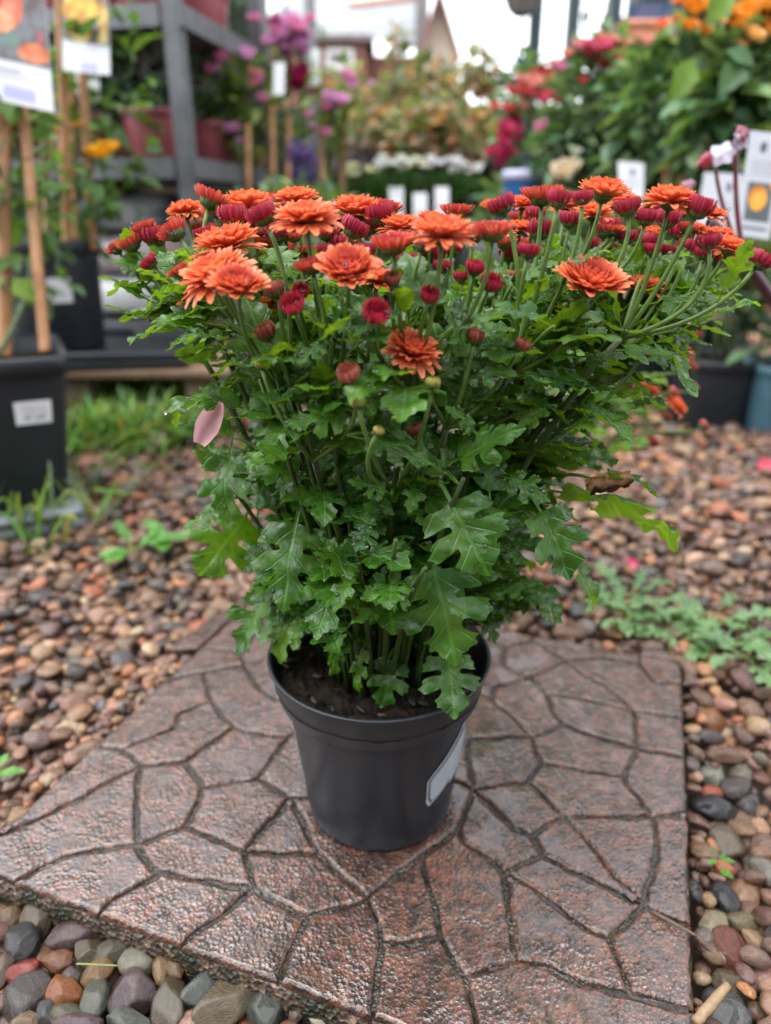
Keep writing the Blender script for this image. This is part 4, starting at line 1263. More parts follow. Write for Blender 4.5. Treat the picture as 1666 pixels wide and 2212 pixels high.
# keep the single leaves that show largest as parts, the others as one mass
def front(j): return -depth(j[0]) + j[3] * 1.2
hx = [h.matrix_basis.translation for h in hero_objs]
def leaf_ok(j):
    t = j[0] + j[1] * j[3]
    for q in (t, j[0], (t + j[0]) / 2 + Vector((0, 0, -.4 * j[3]))):
        x, y = proj(q)
        if 600 < x < 1065 and y > 1365 and q.y < PY + .015: return False
        if y > 1400: return False
    return t.z > .15
hero_px = []
for q in HERO_L[:40]:
    for t in (.15, .5, .85): hero_px.append((lerp(q[0], q[2], t), lerp(q[1], q[3], t), lerp(q[4], q[5], t), math.hypot(q[2] - q[0], q[3] - q[1]) * .42))
def hides(j):                       # a filler leaf lying in front of one of the traced leaves
    c = j[0] + j[1] * j[3] * .5
    x, y = proj(c)
    if any((x - a) ** 2 + (y - b) ** 2 < max(45, r) ** 2 and c.y < Yh + .012 for a, b, Yh, r in hero_px): return True
    t = j[0] + j[1] * j[3]
    for q in (j[0], c, t):
        x, y = proj(q)
        if any((x - h[0]) ** 2 + ((y - h[1]) * 1.3) ** 2 < (h[2] * .6) ** 2 and q.y < h[4] for h in HEADS): return True
    return y < 470
_rl = random.Random(5)
leafjobs = [j for j in leafjobs if leaf_ok(j) and not hides(j) and (_rl.random() > .15 or j[0].y > PY)]
leafjobs += basal
leafjobs.sort(key=front, reverse=True)
mv, mf, muv, moff = [], [], [], 0
cache = {}
for i, (p, al, nr, L, me) in enumerate(leafjobs):
    m = place_basis(p, al, nr, L, L * U(.8, 1.1))
    if i < 225:
        o = link('leaf', me); o.matrix_basis = m; adopt(o, mum)
    else:
        if me.name not in cache:
            v = np.empty(len(me.vertices) * 3, np.float32); me.vertices.foreach_get('co', v)
            uvv = np.empty(len(me.vertices) * 3, np.float32); me.attributes['LeafUV'].data.foreach_get('vector', uvv)
            me.calc_loop_triangles()
            t = np.empty(len(me.loop_triangles) * 3, np.int32); me.loop_triangles.foreach_get('vertices', t)
            cache[me.name] = (v.reshape(-1, 3), t.reshape(-1, 3), uvv.reshape(-1, 3))
        v, t, uvv = cache[me.name]
        mm = np.array(m)
        mv.append(v @ mm[:3, :3].T + mm[:3, 3]); mf.append(t + moff); muv.append(uvv); moff += len(v)
print('leaves', len(leafjobs), 'heads', len(HEADS))
if mv:
    me = np_mesh('foliage', mv, mf, [np.ones((len(v), 4)) for v in mv], M_LEAF)
    a = me.attributes.new('LeafUV', 'FLOAT_VECTOR', 'POINT'); a.data.foreach_set('vector', np.concatenate(muv).astype(np.float32).ravel())
    link('foliage', me, mum, 'stuff')
# withered brown leaf end
M_DRY = vcol('withered_leaf', .6, 1, .4, 200, .5, .15)
mb = MB()
p0, p1 = P(1262, 1064, .452), P(1362, 1042, .45)
vs, cs, fs = [], [], []
for i in range(15):
    for j in range(8):
        t, s_ = i / 14, (j / 7 - .5)
        q = p0.lerp(p1, t) + Vector((0, -.004 * math.cos(s_ * 4), .013 * (s_ + .25) * (1 - .3 * abs(t - .5)))) + Vector((mnoise.noise((t * 6, s_ * 4, 1)), mnoise.noise((t * 6, s_ * 4, 7)), mnoise.noise((t * 7, s_ * 5, 4)))) * .004
        vs.append(q); cs.append(lerpc((.03, .018, .016), (.42, .20, .07), max(0, min(1, (s_ + .4) * 1.1 + .5 * mnoise.noise((t * 5, s_ * 3, 2))))))
fs = [(i * 8 + j, i * 8 + j + 1, i * 8 + 8 + j + 1, i * 8 + 8 + j) for i in range(14) for j in range(7)]
mb.add(vs, fs, cols=cs)
o = mb.build('withered_leaf', M_DRY, mum); o['label'] = 'curled brown withered leaf end'

# ------------------------------------------------------------------ rain drops lying on leaves and hanging from petals
def drop_mat():
    m, n, l, b = nt('water_drop')
    t = tex(n, l, 'noise', 40, 2)
    g = n.new('ShaderNodeBsdfGlossy'); l.new(ramp(n, l, t.outputs[0], [(0.3, 0.0), (0.7, 0.04)]), g.inputs['Roughness'])
    tr = n.new('ShaderNodeBsdfTransparent')
    fr_ = n.new('ShaderNodeFresnel'); fr_.inputs[0].default_value = 1.45
    mx = n.new('ShaderNodeMixShader')
    l.new(fr_.outputs[0], mx.inputs[0]); l.new(tr.outputs[0], mx.inputs[1]); l.new(g.outputs[0], mx.inputs[2])
    l.new(mx.outputs[0], n['Material Output'].inputs[0])
    return m
M_DROP = drop_mat()
dv, df, off = [], [], 0
f2a = np.array(ICO[2][1])
def add_drop(p, nrm, r, flat=.55):
    global off
    m = np.array(place_basis(p, frame_z(nrm)[0], nrm, 1.0))[:3, :3]
    v = (ICO[2][0] * (r, r * U(.7, 1.1), r * flat)) @ m.T + np.array(p)
    dv.append(v); df.append(f2a + off); off += len(v)
cand = hero_objs + [o for o in mum.children if o.name.startswith('leaf') and o not in hero_objs][:150]
for o in cand:
    me = o.data; M = o.matrix_basis
    polys = me.polygons
    for _ in range(26 if o in hero_objs else 8):
        q = polys[R.randrange(len(polys))]
        nn = (M.to_3x3() @ q.normal).normalized()
        if nn.z < .15: continue
        p = M @ q.center
        add_drop(p + nn * .0002, nn, R.choice((.0004, .0005, .0006, .0008, .0011, .0015)) * U(.8, 1.2))
for (x, y, w, k, Y, tx, ty), (e, z, kd, dia) in zip(HEADS, ends):
    for _ in range(R.choice((1, 2, 3, 4))):
        a = U(math.pi, 2 * math.pi)
        rr_ = dia / 2 * (U(.8, 1.0) if k in 'FR' else U(.7, .95))
        p = P(x, y, Y) + Vector((rr_ * math.cos(a), rr_ * math.sin(a) * .9, dia * U(-.16, .16)))
        add_drop(p, Vector((0, 0, 1)), U(.0006, .0013), 1.15)
link('water_drops', np_mesh('water_drops', dv, df, [np.ones((len(v), 4)) for v in dv], M_DROP), mum, 'stuff')
# ------------------------------------------------------------------ helpers for the plants and things behind
M_FOL = vcol('garden_foliage', .42, 1.0, .3, 60, 0, .38, (1.35, 1.15, .5), .5)
M_BLOOM = vcol('garden_bloom', .5, 1.0, .12, 80, 0, .3)
M_CANE = vcol('bamboo', .45, 1.0, .25, 60, .2)
M_BARK = vcol('woody_stem', .6, 1.0, .3, 80, .3)
def leafquad(mb, p, d, nr, L, W, col):
    m = place_basis(p, d, nr, L, W)
    vs = [m @ Vector(q) for q in ((0, 0, 0), (-.42, .42, .10), (0, .45, -.02), (.42, .42, .10), (-.25, .78, .02), (.25, .78, .02), (0, 1, -.12))]
    mb.add(vs, [(0, 2, 1), (0, 3, 2), (1, 2, 4), (2, 3, 5), (4, 2, 6), (2, 5, 6)], col)
def foliage(mb, c, rad3, n, size, cols, shell=.35, up=.3, droop=.3, asp=.62):
    c = Vector(c)
    for _ in range(n):
        d = Vector((R.gauss(0, 1), R.gauss(0, 1), R.gauss(0, 1))).normalized()
        r = U(shell, 1.0) ** .6
        p = c + Vector((d.x * rad3[0], d.y * rad3[1], d.z * rad3[2])) * r
        p += Vector((mnoise.noise(p * 6), mnoise.noise(p * 6 + Vector((5, 1, 2))), mnoise.noise(p * 6 + Vector((1, 9, 2))))) * (min(rad3) * .35)
        a = (d + Vector((U(-1, 1), U(-1, 1), U(-.6, .6) + up - droop))).normalized()
        nr = Vector((U(-.6, .6), U(-.6, .6), 1)) + d * .4
        col = R.choice(cols); k = U(.7, 1.25)
        s = size * U(.6, 1.3)
        leafquad(mb, p, a, nr, s, s * asp, tuple(x * k for x in col))
def bloom_mesh(n, seed, cup):
    rr = random.Random(seed); mb = MB()
    for i in range(n):
        t = (i + .5) / n
        az = i * 2.4 + rr.uniform(-.2, .2)
        petal(mb, .06, az, rad(lerp(85, 20, t)), rad(lerp(100, lerp(30, 75, cup), t)) + rr.uniform(-.2, .2), lerp(.5, 1.0, t), lerp(.16, .42, t), .35, (.62, .62, .62), (1, 1, 1), rr)
    mx = max(math.hypot(v[0], v[1]) for v in mb.v)
    mb.v = [(x / mx, y / mx, z / mx - .25) for x, y, z in mb.v]
    return mb
BLOOMS = [bloom_mesh(26, i, .3 + .2 * i) for i in range(3)]
_bm = {}
def bloom_obj(name, p, r, col, parent, nrm=(0, -.5, .8), which=None):
    key = (tuple(col), which if which is not None else R.randrange(3))
    if key not in _bm:
        b = BLOOMS[key[1] % 3]
        q = MB(); q.v, q.f, q.m = list(b.v), list(b.f), list(b.m)
        q.c = [tuple(x * y for x, y in zip(c, col)) for c in b.c]
        _bm[key] = q.mesh(name, M_BLOOM)
    o = link(name, _bm[key])
    o.location = p; o.scale = (r, r, r)
    o.rotation_mode = 'QUATERNION'
    o.rotation_quaternion = Vector((nrm[0] + U(-.4, .4), nrm[1] + U(-.3, .3), nrm[2])).to_track_quat('Z', 'Y') @ Matrix.Rotation(U(0, 6), 3, 'Z').to_quaternion()
    adopt(o, parent)
    return o
def px_r(px, p): return pxm(px, p)
def stems(parent, base, tops, r=.005, col=(.06, .10, .03), mat=None, name='stem'):
    for t in tops:
        t = Vector(t); b = Vector(base) + Vector((U(-.02, .02), U(-.02, .02), 0))
        mb = MB()
        tube(mb, bez(b, b.lerp(t, .5) + Vector((U(-.04, .04), U(-.04, .04), .03)), t, 7), [r * (1 - .6 * i / 7) for i in range(8)], 6, col)
        mb.build(name, mat or M_BARK, parent)
def pot_round(name, label, p, r, h, mat, group=None, taper=.78, soil=True):
    t = thing(name, label, 'plant pot', p, group)
    mb = MB()
    lathe(mb, [(0, 0), (r * taper * .97, 0), (r * taper, h * .02), (r * .955, h * .84), (r * .96, h * .86)], 40, p)
    mb.build('body', mat, t)
    mb = MB()
    lathe(mb, [(r * .96, h * .861), (r * 1.0, h * .87), (r * 1.02, h * .98), (r * 1.0, h), (r * .96, h), (r * .94, h * .9), (r * .9, h * .8)], 40, p)
    mb.build('rim', mat, t)
    if soil:
        mb = MB()
        lathe(mb, [(r * .94, h * .88), (r * .5, h * .91), (0, h * .92)], 24, p)
        mb.build('compost', M_SOIL, t)
    return t
def cane(label, a, b, r=.006, group='bamboo canes'):
    mb = MB()
    a, b = Vector(a), Vector(b)
    n = max(3, int((b - a).length / .16))
    pts, rr, cc = [], [], []
    for i in range(n + 1):
        t = i / n
        for dt, k in ((-.012, 1.0), (0, 1.10), (.012, 1.0)):
            if 0 <= t + dt <= 1:
                pts.append(a.lerp(b, t + dt)); rr.append(r * k); cc.append(lerpc((.42, .20, .075), (.34, .17, .07), (i * 7 % 5) / 5))
    tube(mb, pts, rr, 9, cols=cc)
    o = mb.build('bamboo_cane', M_CANE)
    return tag(o, label, 'bamboo cane', group)
def flat(mb, pts3, col, thick=0.0, lift=None):
    n = len(pts3)
    mb.add([Vector(p) for p in pts3], [tuple(range(n))], col)
def slabquad(name, corners, thick, mat, parent, col=(1, 1, 1)):
    # a thin real sheet from four corners (front face), thickness backwards
    c = [Vector(q) for q in corners]
    nrm = (c[1] - c[0]).cross(c[3] - c[0]).normalized()
    vs = c + [q - nrm * thick for q in c]
    mb = MB()
    mb.add(vs, [(0, 1, 2, 3), (7, 6, 5, 4), (0, 4, 5, 1), (1, 5, 6, 2), (2, 6, 7, 3), (3, 7, 4, 0)], col)
    return mb.build(name, mat, parent, smooth=False), nrm
M_CARD = vcol('printed_card', .35, 1.0, .05, 30)
def rose_print():
    m, n, l, b = nt('printed_rose_ink')
    at = n.new('ShaderNodeAttribute'); at.attribute_name = 'Col'
    wp = tex(n, l, 'noise', 30, 3)
    tc = n.new('ShaderNodeTexCoord')
    ad = n.new('ShaderNodeVectorMath'); ad.operation = 'MULTIPLY_ADD'; ad.inputs[1].default_value = (.03, .03, .03)
    l.new(wp.outputs['Color'], ad.inputs[0]); l.new(tc.outputs['Object'], ad.inputs[2])
    v = tex(n, l, 'voronoi', 42, vec=ad.outputs[0])
    c = mix(n, l, 1.0, at.outputs[0], ramp(n, l, v.outputs['Distance'], [(0.0, (1, 1, 1)), (0.45, (.92, .8, .75)), (0.75, (.62, .4, .36))]), 'MULTIPLY')
    l.new(c, b.inputs['Base Color']); b.inputs['Roughness'].default_value = .35
    return m
M_RPRINT = rose_print()
class Card:
    # a printed plant label: white sheet with printed patches a hair proud of it; u, v run 0..1 across and up
    def __init__(s, label, corners, group=None, thick=.002, col=(.74, .76, .80), name='plant_label'):
        c = [Vector(q) for q in corners]        # bl, br, tr, tl seen from the front
        s.c = c
        s.t = thing(name, label, 'plant label', (c[0] + c[1]) / 2, group)
        o, s.n = slabquad('sheet', c, thick, M_CARD, s.t, col)
    def at(s, u, v, k):
        a = s.c[0].lerp(s.c[1], u); b = s.c[3].lerp(s.c[2], u)
        return a.lerp(b, v) + s.n * (.0004 * k)
    def patch(s, name, poly, col, k=1):
        mb = MB()
        pts = [s.at(u, v, k) for u, v in poly]
        flat(mb, pts, col)
        return mb.build(name, M_RPRINT if name in ('printed_rose', 'printed_petal', 'photo') else M_CARD, s.t, smooth=False)
    def blob(s, name, u, v, ru, rv, col, k=1, n=18, wob=.18, seed=0):
        pts = []
        for i in range(n):
            a = 2 * math.pi * i / n
            w = 1 + wob * mnoise.noise((math.cos(a) * 1.6 + seed, math.sin(a) * 1.6, seed * 3.3))
            pts.append((min(1, max(0, u + ru * w * math.cos(a))), min(1, max(0, v + rv * w * math.sin(a)))))
        return s.patch(name, pts, col, k)

# ------------------------------------------------------------------ house far behind (about 25 m)
HY = 25.0
def brick_mat():
    m, n, l, b = nt('red_brick')
    tc = n.new('ShaderNodeTexCoord')
    br_ = n.new('ShaderNodeTexBrick')
    br_.inputs['Scale'].default_value = 4.5
    br_.inputs['Color1'].default_value = (.26, .085, .06, 1); br_.inputs['Color2'].default_value = (.20, .065, .05, 1); br_.inputs['Mortar'].default_value = (.25, .2, .17, 1)
    mp = n.new('ShaderNodeMapping'); mp.inputs['Rotation'].default_value = (math.pi / 2, 0, 0)
    l.new(tc.outputs['Object'], mp.inputs[0]); l.new(mp.outputs[0], br_.inputs['Vector'])
    l.new(br_.outputs[0], b.inputs['Base Color']); b.inputs['Roughness'].default_value = .8
    return m
M_BRICK = brick_mat()
M_SLATE = plain('grey_slate', (.20, .215, .235), .45, .2, 3, .1)
M_CREAM = plain('cream_render', (.62, .52, .42), .8, .1, 2)
M_WHITEP = plain('white_paint', (.78, .78, .78), .4, .03)
M_TERRA = plain('terracotta', (.42, .16, .085), .6, .2, 8)
M_GLASS = plain('window_glass', (.06, .08, .10), .05, .2, 2)
M_DARKBRICK = plain('weathered_stone', (.17, .15, .145), .8, .25, 4)
house = thing('house', 'red brick house with grey slate roof and cream gable beyond the nursery', 'house', (.3, HY, -.06))
def quads(name, polys, mat, parent):
    mb = MB()
    for q in polys: mb.add([Vector(p) for p in q], [tuple(range(len(q)))])
    return mb.build(name, mat, parent, smooth=False)
wl_ = P(700, 80, HY); wr_ = P(790, 80, HY)
zE = wl_.z
# brick wing with hipped slate roof
mb = MB(); box(mb, ((wl_.x - 2.0 + wr_.x) / 2, HY + 2, zE / 2), (wr_.x - wl_.x + 2.0, 4, zE), 0); mb.build('wall', M_BRICK, house, smooth=False)
x0, x1 = wl_.x - 2.3, wr_.x + .25
apz = P(683, -2, HY).z + 1.0
ap = Vector((P(683, 0, HY).x, HY + 1.6, apz))
e = [Vector((x0, HY - .35, zE)), Vector((x1, HY - .35, zE)), Vector((x1, HY + 4.2, zE)), Vector((x0, HY + 4.2, zE))]
quads('roof', [(e[0], e[1], ap), (e[1], e[2], ap), (e[2], e[3], ap), (e[3], e[0], ap)], M_SLATE, house)
mb = MB(); box(mb, ((x0 + x1) / 2, HY - .36, zE - .08), (x1 - x0, .12, .16)); mb.build('gutter', M_DARKBRICK, house, smooth=False)
wa, wb = P(706, 150, HY), P(764, 106, HY)
wc = (wa + wb) / 2
f = MB()
ww, wh = wb.x - wa.x, wb.z - wa.z
for s_ in (-1, 1):
    box(f, (wc.x + s_ * (ww / 2 - .06), HY - .03, wc.z), (.13, .12, wh)); box(f, (wc.x, HY - .035, wc.z + s_ * (wh / 2 - .06)), (ww, .12, .13))
box(f, (wc.x, HY - .04, wc.z), (.1, .1, wh))
win = f.build('window', M_WHITEP, house, smooth=False)
for s_ in (-1, 1):
    g = MB(); box(g, (wc.x + s_ * ww / 4, HY - .012, wc.z), (ww / 2 - .2, .02, wh - .26)); g.build('pane', M_GLASS, win, smooth=False)
# main slate roof sloping towards us, terracotta ridge, chimney and cream gable
ra, rb = P(729, 22, HY + 5), P(900, 5, HY + 5)
rd, rc_ = P(800, 84, HY + 1.2), P(905, 104, HY + 1.0)
quads('roof', [(rd, rc_, rb + Vector((.3, 0, .1)), ra + Vector((-.5, 0, 0)))], M_SLATE, house)
mb = MB(); tube(mb, [ra + Vector((-.5, 0, .05)), rb + Vector((.3, 0, .15))], .13, 8); mb.build('ridge_tiles', M_TERRA, house)
mb = MB(); box(mb, ((wr_.x + rc_.x) / 2, HY + 3, rd.z / 2 - .2), (rc_.x - wr_.x + .3, 3, rd.z - .4)); mb.build('wall', M_BRICK, house, smooth=False)
cl, cr_ = P(898, 40, HY + 1), P(926, 40, HY + 1)
mb = MB(); box(mb, ((cl.x + cr_.x) / 2, HY + 1.2, 4.2), (cr_.x - cl.x, .8, 8.4)); ch = mb.build('chimney', M_DARKBRICK, house, smooth=False)
for s_ in (-.2, .2):
    mb = MB(); lathe(mb, [(.11, 0), (.10, .5), (.13, .52), (.13, .58)], 12, ((cl.x + cr_.x) / 2 + s_, HY + 1.2, 8.4)); mb.build('chimney_pot', M_TERRA, ch)
ga, gb, gc = P(912, 110, HY), P(981, 110, HY), P(947, -6, HY)
bot = -.06
quads('gable_wall', [((ga.x, HY, bot), (gb.x, HY, bot), tuple(gb), tuple(gc), tuple(ga))], M_CREAM, house)
quads('gable_side', [((gb.x, HY, bot), (gb.x, HY + 5, bot), (gb.x, HY + 5, gb.z), (gb.x, HY, gb.z))], M_CREAM, house)
dd = Vector((0, 5, 0)); o_ = Vector((0, -.3, 0))
quads('gable_roof', [(gb + o_ + Vector((.15, 0, -.3)), gb + dd + Vector((.15, 0, -.3)), gc + dd, gc + o_), (ga + o_ + Vector((-.1, 0, -.2)), gc + o_, gc + dd, ga + dd + Vector((-.1, 0, -.2)))], M_SLATE, house)
M_BARGE = plain('red_brown_bargeboard', (.20, .07, .055), .6)
for q in (gb + Vector((.15, 0, -.3)), ga + Vector((-.1, 0, -.2))):
    mb = MB(); beam(mb, gc + o_ * 1.2 + Vector((0, 0, .05)), q + o_ * 1.2, .10, .26, (0, 1, 0)); mb.build('bargeboard', M_BARGE, house, smooth=False)

# added unseen building stands behind the photographer and shuts off the low sky on that side
M_CLAD = vcol('dark_stained_timber', .7, 1, .3, 12, .3)
sky_blocker = thing('unseen_sky_blocker', 'added unseen dark timber-clad building facing the potted plants', 'blocker', (0, -3.4, -.06))
for i in range(16):
    mb = MB(); box(mb, (0, -3.4 + .012 * (i % 2), -.06 + .075 + i * .15), (11, .03, .146), 0, lerpc((.05, .036, .028), (.075, .055, .042), R.random())); mb.build('board', M_CLAD, sky_blocker, smooth=False)
mb = MB(); box(mb, (0, -4.4, 1.15), (11, 1.9, 2.4), 0, (.06, .045, .035)); mb.build('wall', M_CLAD, sky_blocker, smooth=False)
mb = MB(); box(mb, (0, -4.2, 2.42), (11.6, 2.6, .12), 0, (.09, .09, .09)); mb.build('roof', M_CLAD, sky_blocker, smooth=False)

# dark clipped hedge between the nursery and the house
hedge = thing('hedge', 'long dark green hedge running behind all the nursery plants', 'hedge', (0, 9, -.06))
mb = MB()
for i in range(34):
    foliage(mb, (-9.5 + i * .58, 9 + U(-.15, .15), .55), (.5, .4, .72), 150, .11, [(.02, .055, .02), (.03, .08, .025), (.045, .10, .03)], .5)
mb.build('foliage', M_FOL, hedge, kind='stuff')
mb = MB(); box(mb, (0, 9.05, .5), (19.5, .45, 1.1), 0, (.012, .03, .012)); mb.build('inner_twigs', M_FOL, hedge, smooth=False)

for nm, xa, xb, levels in (('tall dark conifer hedge closing the view behind the trolley', -8.0, -.95, (.6, 1.4, 2.2)), ('tall dark conifer hedge closing the view behind the rose bushes', 1.95, 8.0, (.6, 1.4, 2.2)), ('waist-high olive hedge in front of the house between the two tall hedges', -.9, 1.9, (.45, .95))):
    h2 = thing('hedge', nm, 'hedge', ((xa + xb) / 2, 6.6, -.06))
    mb = MB(); nh = int((xb - xa) / .5)
    for i in range(nh + 1):
        for z in levels:
            foliage(mb, (xa + (xb - xa) * i / nh, 6.6 + U(-.15, .15), z), (.45, .4, .6), 90, .13, [(.05, .12, .05), (.075, .16, .06), (.10, .19, .07)], .5)
    mb.build('foliage', M_FOL, h2, kind='stuff')
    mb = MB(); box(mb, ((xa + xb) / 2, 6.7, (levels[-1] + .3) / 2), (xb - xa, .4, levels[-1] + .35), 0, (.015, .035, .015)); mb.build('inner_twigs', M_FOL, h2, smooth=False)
def tree(label, x, Y, zc, r3, n, cols, size=.13):
    t = thing('tree', label, 'tree', (x, Y, -.06), 'trees behind the nursery')
    mb = MB(); tube(mb, [(x, Y, -.06), (x + .05, Y, zc * .5), (x, Y, zc * 1.1)], [.09, .07, .03], 9, (.05, .04, .03)); trk = mb.build('trunk', M_BARK, t)
    for k in range(6):
        a = k * 1.05; mb = MB(); tube(mb, [(x, Y, zc * .55), (x + r3[0] * .4 * math.cos(a), Y + r3[1] * .4 * math.sin(a), zc * .8), (x + r3[0] * .75 * math.cos(a), Y + r3[1] * .75 * math.sin(a), zc + r3[2] * .3)], [.035, .022, .01], 6, (.05, .04, .03)); mb.build('limb', M_BARK, trk)
    mb = MB()
    for k in range(9):
        d = Vector((U(-.6, .6) * r3[0], U(-.6, .6) * r3[1], U(-.65, .6) * r3[2]))
        foliage(mb, Vector((x, Y, zc)) + d, (r3[0] * .5, r3[1] * .5, r3[2] * .42), n // 9, size, cols, .2)
    mb.build('crown', M_FOL, t, kind='stuff')
TG = [(.05, .12, .05), (.08, .17, .065), (.12, .22, .085)]
tree('dark green tree behind the plant trolley', -2.6, 5.2, 1.35, (1.3, .9, 1.3), 2600, TG)
tree('dark green tree farther along behind the trolley', -4.6, 5.8, 1.5, (1.4, .9, 1.4), 1800, TG)
tree('green tree behind the golden orange rose bush', 3.1, 5.0, 1.3, (1.25, .9, 1.25), 2600, TG)
tree('green tree farther along behind the rose bushes', 5.0, 5.6, 1.4, (1.4, .9, 1.4), 1800, TG)

# ------------------------------------------------------------------ left: black pots with roses, canes and picture labels
M_PLAST = plain('black_nursery_plastic', (.016, .020, .025), .42, .2, 12, .05, spec=.35)
M_TRAY = plain('grey_plastic_tray', (.17, .185, .215), .4, .12, 10)
M_STICK = vcol('paper_sticker', .5, 1, .04, 20)
def square_pot(label, c, w0, w1, h, rz):
    t = thing('plant_pot', label, 'plant pot', c, 'black rose pots')
    mb = MB()
    def ring(w, z, r=.18):
        q = []
        for a in range(4):
            for k in range(5):
                b = math.pi / 2 * (a + k / 4)
                ox = (1 - r) * (1 if a in (0, 3) else -1); oy = (1 - r) * (1 if a in (0, 1) else -1)
                x, y = (ox + r * math.cos(b)) * w / 2, (oy + r * math.sin(b)) * w / 2
                q.append((c[0] + x * math.cos(rz) - y * math.sin(rz), c[1] + x * math.sin(rz) + y * math.cos(rz), c[2] + z))
        return q
    def rings(specs):
        m2 = MB(); n = 20; vs = []
        for w, z in specs: vs += ring(w, z)
        m2.add(vs, [(i * n + j, i * n + (j + 1) % n, (i + 1) * n + (j + 1) % n, (i + 1) * n + j) for i in range(len(specs) - 1) for j in range(n)])
        return m2
    b = rings([(w0 * .3, 0), (w0 * .97, 0), (w0, .006), (w1 * .97, h * .88)]); b.build('body', M_PLAST, t)
    b = rings([(w1 * .97, h * .882), (w1 * 1.02, h * .885), (w1 * 1.04, h * .99), (w1 * 1.02, h), (w1 * .98, h), (w1 * .95, h * .8)]); b.build('rim', M_PLAST, t)
    m2 = MB(); v = ring(w1 * .955, h * .86); m2.add([(x, y, z + .01 * mnoise.noise((x * 40, y * 40, 0))) for x, y, z in v] + [(c[0], c[1], c[2] + h * .9)], [(i, (i + 1) % 20, 20) for i in range(20)])
    m2.build('compost', M_SOIL, t)
    return t
rz1 = rad(27)
cor = G(143, 768, .262)
pot1c = cor - Matrix.Rotation(rz1, 3, 'Z') @ Vector((.131, -.131, 0)); pot1c.z = .012
p1 = square_pot('square black plastic rose pot on a grey tray with white sticker', pot1c, .20, .262, .25, rz1)
# sticker on the front face
def face_pt(c, w0, w1, h, rz, u, v, lift=.002):
    w = lerp(w0, w1 * .97, v / .88) / 2 + lift
    x, y = u * (w - lift), -w
    return Vector((c[0] + x * math.cos(rz) - y * math.sin(rz), c[1] + x * math.sin(rz) + y * math.cos(rz), c[2] + v * h))
def on_face(px, py):       # photo pixel -> (u, v) on pot 1's front by search
    best = None
    for i in range(-40, 41):
        for j in range(0, 36):
            q = face_pt(pot1c, .20, .262, .25, rz1, i / 40, j / 40)
            x, y = proj(q); d = (x - px) ** 2 + (y - py) ** 2
            if best is None or d < best[0]: best = (d, i / 40, j / 40)
    return best[1:]
u0, v0 = on_face(36, 918); u1, v1 = on_face(112, 862)
cs_ = [face_pt(pot1c, .20, .262, .25, rz1, u, v, .0025) for u, v in ((u0, v0), (u1, v0), (u1, v1), (u0, v1))]
stk, _n = slabquad('sticker', cs_, .001, M_STICK, p1, (.66, .68, .72))
mb = MB()
for r_ in range(4):
    for q in range(7):
        if R.random() < .25: continue
        a = cs_[0].lerp(cs_[1], .15 + q * .1).lerp(cs_[3].lerp(cs_[2], .15 + q * .1), .22 + r_ * .17) + _n * .0006
        dx = (cs_[1] - cs_[0]) * .075; dy = (cs_[3] - cs_[0]) * (.09 if r_ == 0 else .05)
        mb.add([a, a + dx, a + dx + dy, a + dy], [(0, 1, 2, 3)], (.06, .06, .08) if r_ == 0 else (.3, .3, .34))
mb.build('printed_text', M_STICK, stk, smooth=False)
tr = thing('plastic_tray', 'grey plastic tray under the square black rose pot', 'tray', (pot1c.x, pot1c.y, -.03))
mb = MB(); box(mb, (pot1c.x - .10, pot1c.y - .05, -.012), (.46, .34, .03), rz1, None, .006); mb.build('base', M_TRAY, tr)
for sy in (-1, 1):
    mb = MB(); q = Vector((pot1c.x - .10, pot1c.y - .05, .010)) + Matrix.Rotation(rz1, 3, 'Z') @ Vector((0, sy * .165, 0)); box(mb, q, (.46, .016, .016), rz1, None, .004); mb.build('lip', M_TRAY, tr)
# second pot, on a black tray on a low pallet
p2c = P(140, 748, 1.84)
pot_round('plant_pot', 'round black plastic rose pot standing on a black tray with small sticker', p2c, .118, .255, M_PLAST, 'black rose pots', .84)
p2 = [o for o in COL.objects if o.get('label', '').startswith('round black plastic rose pot')][0]
mb = MB()
ang = math.atan2(-1, .55)
q0 = Vector((math.cos(ang), math.sin(ang), 0))
sc_ = P(206, 632, 1.84 - .1)
tn = Vector((-q0.y, q0.x, 0))
ctr = Vector((p2c.x, p2c.y, p2c.z + .145)) + q0 * .1105
slabquad('sticker', [ctr + tn * sx * .026 + Vector((0, 0, sz * .028)) + q0 * sz * .003 for sx, sz in ((-1, -1), (1, -1), (1, 1), (-1, 1))], .001, M_STICK, p2, (.62, .64, .68))
M_WOOD = vcol('weathered_wood', .65, 1, .3, 25, .3)
tray2 = thing('plastic_tray', 'black flat plastic tray under the round rose pot', 'tray', (p2c.x, p2c.y, p2c.z - .02))
mb = MB(); box(mb, (p2c.x + .05, p2c.y + .02, p2c.z - .014), (.56, .42, .022), rad(6), None, .006); mb.build('base', M_PLAST, tray2)
mb = MB()
for sx in (-1, 1): box(mb, Vector((p2c.x + .05, p2c.y + .02, p2c.z + .004)) + Matrix.Rotation(rad(6), 3, 'Z') @ Vector((sx * .275, 0, 0)), (.012, .42, .022), rad(6), None, .003)
for sx in (-1, 1): box(mb, Vector((p2c.x + .05, p2c.y + .02, p2c.z + .004)) + Matrix.Rotation(rad(6), 3, 'Z') @ Vector((0, sx * .205, 0)), (.54, .012, .022), rad(6), None, .003)
mb.build('rim', M_PLAST, tray2)
pal = thing('wooden_pallet', 'low wooden pallet carrying the black tray and round rose pot', 'pallet', (p2c.x + .2, p2c.y + .05, -.05))
zt = p2c.z - .026
for i in range(6):
    mb = MB(); box(mb, (p2c.x + .05, p2c.y - .13 + i * .115, zt - .011), (.80, .092, .02), 0, lerpc((.17, .10, .06), (.24, .15, .09), R.random()), .002); mb.build('plank', M_WOOD, pal)
